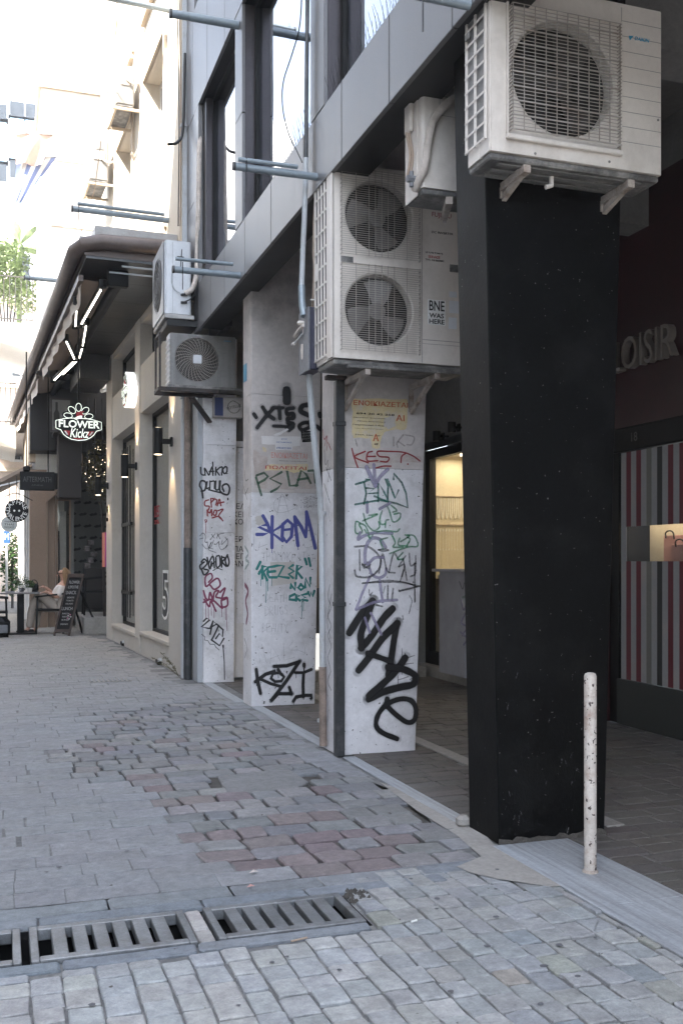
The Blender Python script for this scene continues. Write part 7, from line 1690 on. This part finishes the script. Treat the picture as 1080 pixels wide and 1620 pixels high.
c1 = AZ(78, 1001); chair('black wooden armchair the woman sits in', (c1.x, 18.8, 0), 1)
chair('black armchair cut off by the left edge of the photo, left of the table', (-.16, 18.2, 0), -1)
chair('dark chair standing on the cafe step behind the chalkboard', (1.66, 19.2, .30), 1)
tb = thing('cafe_table', 'black cafe table carrying small green potted plants', 'table', (.28, 18.7, 0))
MB().bbox(-.05, .62, 18.4, 19.05, .72, .75, .006).build('tabletop', 'table_top', tb)
MB().bbox(.24, .36, 18.64, 18.76, .03, .718, .008).build('leg', 'chair_black', tb); MB().bbox(.0, .56, 18.52, 18.9, .002, .03, .008).build('base', 'chair_black', tb)
def pot(lab, x, y, r, h_, fr_, n, m='pot_white'):
    t = thing('potted_plant', lab, 'potted plant', (x, y, .751), 'small potted plants on the cafe table')
    MB().lathe([(r * .75, 0), (r, h_), (r * .9, h_), (r * .85, h_ * .8)], (x, y, .7515), 16).build('pot', m, t, smooth=True)
    b = MB(); leafmass(b, (x, y, .75 + h_ + fr_ * .8), fr_, n, .028); b.build('foliage', 'leaf', t, kind='stuff')
pot('bushy green plant in a pot at the back of the cafe table', .32, 18.8, .05, .07, .14, 900, 'box_grey')
pot('small green plant in a white pot on the cafe table', .45, 18.5, .05, .08, .08, 500)
bg = thing('black_bag', 'black bag on the cafe table next to the plants', 'bag', (.54, 18.8, .751))
MB().bbox(.47, .61, 18.7, 18.9, .7515, .90, .03).build('bag_body', 'chair_black', bg)
MB().tube(catmull([(.49, 18.8, .89), (.51, 18.8, .96), (.57, 18.8, .95), (.60, 18.8, .89)], 4), .008, 5).build('handle', 'chair_black', bg)
tr_ = thing('phone_and_ashtray', 'small things lying on the left of the cafe table', 'tableware', (.1, 18.6, .751)); MB().bbox(.04, .20, 18.5, 18.6, .7512, .77, .004).build('tray', 'box_grey', tr_); MB().bar((.22, 18.45, .76), (.30, 18.45, .80), .012, .012).build('pen', 'pipe_grey', tr_)
dbg = thing('dark_rucksack', 'dark rucksack on the ground under the left armchair', 'bag', (.02, 17.9, 0)); MB().bbox(-.18, .12, 17.85, 18.1, .0, .36, .09).build('bag_body', 'chair_black', dbg); MB().bbox(-.1, .08, 17.82, 17.848, .08, .22, .01).build('pocket', 'box_grey', dbg)

# woman seated in the chair
def skin_body(name, verts, edges, m, parent, label=None, sub=2, root=0):
    o = Vector(verts[root][0]); me = bpy.data.meshes.new(name); me.from_pydata([tuple(Vector(v) - o) for v, r in verts], edges, []); 
    ob_ = bpy.data.objects.new(name, me); COL.objects.link(ob_)
    sm = ob_.modifiers.new('skin', 'SKIN'); sm.use_smooth_shade = True; 
    ob_.modifiers.new('sub', 'SUBSURF').levels = sub; ob_.modifiers['sub'].render_levels = sub
    for i, (v, r) in enumerate(verts):
        sv = me.skin_vertices[0].data[i]; sv.radius = r if isinstance(r, tuple) else (r, r); sv.use_root = (i == root)
    me.materials.append(M(m)); WP[ob_] = o; put(ob_, parent)
    if label: ob_['label'] = label
    return ob_
YP = 18.78
def P_(px_, py_, dy=0): return AY(px_, py_, YP + dy)
wm = thing('person', 'woman with long fair hair, sunglasses and pale clothes leaning back in a chair', 'person', AZ(78, 1001))
hip = P_(86, 955); chest = P_(95, 936); neck = P_(101, 921); head = P_(99.5, 908)
body = [(hip, (.15, .12)), (P_(90, 947), (.135, .105)), (chest, (.15, .11)), (P_(99, 927), (.11, .08)), (neck, .045), (P_(100.5, 914), .05), (head, (.088, .085)), (P_(99.5, 901), (.07, .075)),
        (P_(99, 929, -.15), .05), (P_(92, 945, -.22), .042), (P_(80, 940, -.18), .033), (P_(75, 936, -.15), .02), (P_(99, 929, .15), .05), (P_(90, 945, .2), .042), (P_(76, 932, .15), .032), (P_(70, 928, .12), .02),
        (P_(84, 956, -.09), .085), (P_(60, 940, -.10), .062), (P_(50, 968, -.05), .050), (P_(46, 994, -.03), .036), (P_(38, 1000, -.05), .03),
        (P_(84, 956, .09), .085), (P_(62, 946, .12), .062), (P_(59, 972, .12), .048), (P_(58, 995, .1), .036), (P_(49, 1000, .1), .03)]
edges = [(0, 1), (1, 2), (2, 3), (3, 4), (4, 5), (5, 6), (6, 7), (3, 8), (8, 9), (9, 10), (10, 11), (3, 12), (12, 13), (13, 14), (14, 15), (0, 16), (16, 17), (17, 18), (18, 19), (19, 20), (0, 21), (21, 22), (22, 23), (23, 24), (24, 25)]
skin_body('body', body, edges, 'skin', wm)
g = lambda r, k: (r[0] + k, r[1] + k) if isinstance(r, tuple) else r + k
bl_i = [0, 1, 2, 3, 8, 9, 12, 13]
skin_body('blouse', [(body[i][0], g(body[i][1], .022)) for i in bl_i], [(0, 1), (1, 2), (2, 3), (3, 4), (4, 5), (3, 6), (6, 7)], 'blouse', wm)
tr_i = [0, 16, 17, 18, 19, 21, 22, 23, 24]
skin_body('trousers', [(body[i][0] - (Vector((0, 0, .0)) if i else Vector((0, 0, .01))), g(body[i][1], .024)) for i in tr_i], [(0, 1), (1, 2), (2, 3), (3, 4), (0, 5), (5, 6), (6, 7), (7, 8)], 'trousers', wm)
b = MB(); random.seed(6)
hd = head + Vector((.02, 0, .01))
for k in range(34):
    a = R(random.uniform(-110, 110)); dx = math.cos(a); dy = math.sin(a)
    s0 = hd + Vector((.02 * dx, .03 * dy, .10)); s1 = hd + Vector((.085 * dx + .015, .085 * dy, .02)); s2 = hd + Vector((.09 * dx + .03, .08 * dy, -.10)); s3 = hd + Vector((.07 * dx + .05 + random.uniform(-.02, .02), .08 * dy, -.22 - random.random() * .08))
    b.tube(catmull([s0, s1, s2, s3], 4), [.012] + [.020] * 11 + [.006] * 1, 6)
b.build('hair', 'hair', wm, smooth=True)
fx = head + Vector((-.085, 0, .01))
MB().tube([fx + Vector((0, -.03, 0)), fx + Vector((-.008, -.03, 0))], .022, 10).tube([fx + Vector((0, .03, 0)), fx + Vector((-.008, .03, 0))], .022, 10).bar(fx + Vector((0, -.055, .005)), fx + Vector((.1, -.088, .005)), .006, .01).build('sunglasses', 'black_frame', wm)
MB().add([fx + Vector((-.005, 0, -.005)), fx + Vector((-.03, 0, -.045)), fx + Vector((0, .014, -.05)), fx + Vector((0, -.014, -.05))], [(0, 1, 2), (0, 3, 1), (1, 3, 2)]).build('nose', 'skin', wm)
MB().bar(fx + Vector((-.0, -.02, -.075)), fx + Vector((-.0, .02, -.075)), .008, .010).build('mouth', 'pink_paper', wm)
for nm_, p in (('shoe', body[20][0]), ('shoe', body[25][0])):
    MB().bbox(p.x - .13, p.x + .07, p.y - .04, p.y + .04, .004, .07, .02).build(nm_, 'cafe_wood', wm)
for h_, up_ in ((body[11][0], -1), (body[15][0], -1)):
    V_ = [(h_, .024), (h_ + Vector((-.05, 0, -.005)), .022)]; E_ = [(0, 1)]
    for k, (dy, L) in enumerate(((-.022, .055), (-.008, .065), (.007, .062), (.02, .05))):
        n0 = len(V_); V_ += [(h_ + Vector((-.06, dy, -.008)), .009), (h_ + Vector((-.06 - L * .6, dy * 1.1, -.018)), .008), (h_ + Vector((-.06 - L, dy * 1.15, -.04)), .007)]; E_ += [(1, n0), (n0, n0 + 1), (n0 + 1, n0 + 2)]
    n0 = len(V_); V_ += [(h_ + Vector((-.02, -.03, 0)), .011), (h_ + Vector((-.045, -.045, -.01)), .009)]; E_ += [(0, n0), (n0, n0 + 1)]
    skin_body('hand', V_, E_, 'skin', wm, sub=1)

# ---------------- down the street ----------------
car = thing('parked_car', 'blurry yellow car parked far down the street at the left edge', 'car', (.2, 38, 0))
cx0, cy0 = -.35, 36
prof = [(0, .35), (0, .75), (.12, .92), (1.0, 1.0), (1.6, 1.45), (3.1, 1.45), (3.7, 1.0), (4.2, .92), (4.25, .35)]
MB().prism([(y_, z_) for y_, z_ in prof], (cx0, cy0, 0), YA, Z, XA, 1.7).build('body', 'car_yellow', car)
for nm_, a, c in (('windscreen', (1.04, 1.02), (1.56, 1.42)), ('rear_window', (3.14, 1.42), (3.66, 1.02))):
    MB().add([(cx0 + .1, cy0 + a[0] - .01, a[1] + .01), (cx0 + 1.6, cy0 + a[0] - .01, a[1] + .01), (cx0 + 1.6, cy0 + c[0] - .01, c[1] + .01), (cx0 + .1, cy0 + c[0] - .01, c[1] + .01)], [(0, 1, 2, 3)]).build(nm_, 'dark_window', car)
for y_ in (.85, 3.4):
    for x_ in (0, 1.5): w = MB().tube([(cx0 + x_ - .02, cy0 + y_, .33), (cx0 + x_ + .2, cy0 + y_, .33)], .33, 20).build('wheel', 'cable_black', car); MB().tube([(cx0 + x_ - .03, cy0 + y_, .33), (cx0 + x_ + .21, cy0 + y_, .33)], .18, 12).build('rim', 'pipe_grey', w)
for x_ in (.2, 1.5): MB().bbox(cx0 + x_ - .15, cx0 + x_ + .15, cy0 - .02, cy0 + .01, .62, .76, .01).build('headlight', 'upvc', car)
fa = thing('far_awning', 'brown shop awning beyond the AFTERMATH sign, at the left edge', 'awning', (.3, 21.5, 2.7))
MB().add([(-.35, 20.6, 2.75), (.55, 20.6, 3.25), (.55, 23.5, 3.25), (-.35, 23.5, 2.75), (-.35, 20.6, 2.66), (.55, 20.6, 3.18), (.55, 23.5, 3.18), (-.35, 23.5, 2.66)], [(0, 1, 2, 3), (7, 6, 5, 4), (0, 4, 5, 1), (1, 5, 6, 2), (2, 6, 7, 3), (3, 7, 4, 0)]).build('cloth', 'awning_cloth', fa)
MB().bar((-.34, 20.6, 2.70), (.56, 20.6, 2.95), .03, .03).build('arm', 'upvc', fa)
bsn = thing('blue_street_sign', 'small blue sign with a white letter beyond the cafe', 'sign', (.12, 26, 1.0)); MB().box(.02, .16, 26, 26.04, 1.75, 2.05).build('plate', 'sign_blue', bsn); text('M', 'lettering', 'print_white', (.09, 25.998, 1.9), XA, Z, w=.09, h=.16, parent=bsn)
MB().tube([(.09, 26.02, 0), (.09, 26.02, 1.75)], .03, 8).build('post', 'pipe_grey', bsn)
ht = thing('street_shrub', 'dark green shrub standing beyond the round signs', 'shrub', (.35, 28, 0)); b = MB(); random.seed(15); leafmass(b, (.22, 29, 1.2), .6, 1800, .10, (.45, .8, 1.5)); b.build('foliage', 'leaf', ht, kind='stuff'); MB().tube([(.25, 29, 0), (.25, 29, 1.6)], .04, 6).build('trunk', 'cafe_wood', ht)

# volume added around the whole scene to imitate veiling lens flare
hz = MB().box(-62, 62, -62, 112, -1.4, 27).build('flare_veil', 'pit'); hz['kind'] = 'stuff'
hm = bpy.data.materials.new('flare_veil_air'); hm.use_nodes = True; nt = hm.node_tree; nt.nodes.remove(nt.nodes['Principled BSDF'])
pv = nt.nodes.new('ShaderNodeVolumePrincipled'); pv.inputs['Color'].default_value = (.93, .95, 1, 1); pv.inputs['Density'].default_value = .0018; pv.inputs['Anisotropy'].default_value = .3
L_(nt, pv.outputs[0], nt.nodes['Material Output'].inputs['Volume']); hz.data.materials.clear(); hz.data.materials.append(hm)

bl_ = bpy.data.lights.new('display_light', 'AREA'); bl_.energy = .45; bl_.size = .12; bl_.shape = 'RECTANGLE'; bl_.size_y = .9; bl_.color = (1, .84, .66)
bo_ = bpy.data.objects.new('display_light', bl_); COL.objects.link(bo_); bo_.location = (SX + .16, 6.4, 1.66); bo_.rotation_euler = (0, R(-18), 0)
MB().box(SX + .10, SX + .22, 5.9, 6.85, 1.67, 1.70).build('light_housing', 'black_frame', bt)

# ---------------- lettering: fit to size and turn into meshes ----------------
bpy.context.view_layer.update()
_dg = bpy.context.evaluated_depsgraph_get()
for _ob, _w, _h in TEXTS:
    _d = _ob.dimensions
    _sx = _w / _d.x if _w and _d.x > 1e-5 else None; _sy = _h / _d.y if _h and _d.y > 1e-5 else None
    _sx = _sx or _sy or 1; _sy = _sy or _sx
    _me = bpy.data.meshes.new_from_object(_ob.evaluated_get(_dg)); _me.transform(Matrix.Diagonal((_sx, _sy, 1, 1)))
    _n = bpy.data.objects.new(_ob.name, _me); COL.objects.link(_n); _nm = _ob.name
    _n.parent = _ob.parent; _n.location = _ob.location; _n.rotation_euler = _ob.rotation_euler
    bpy.data.objects.remove(_ob); _n.name = _nm
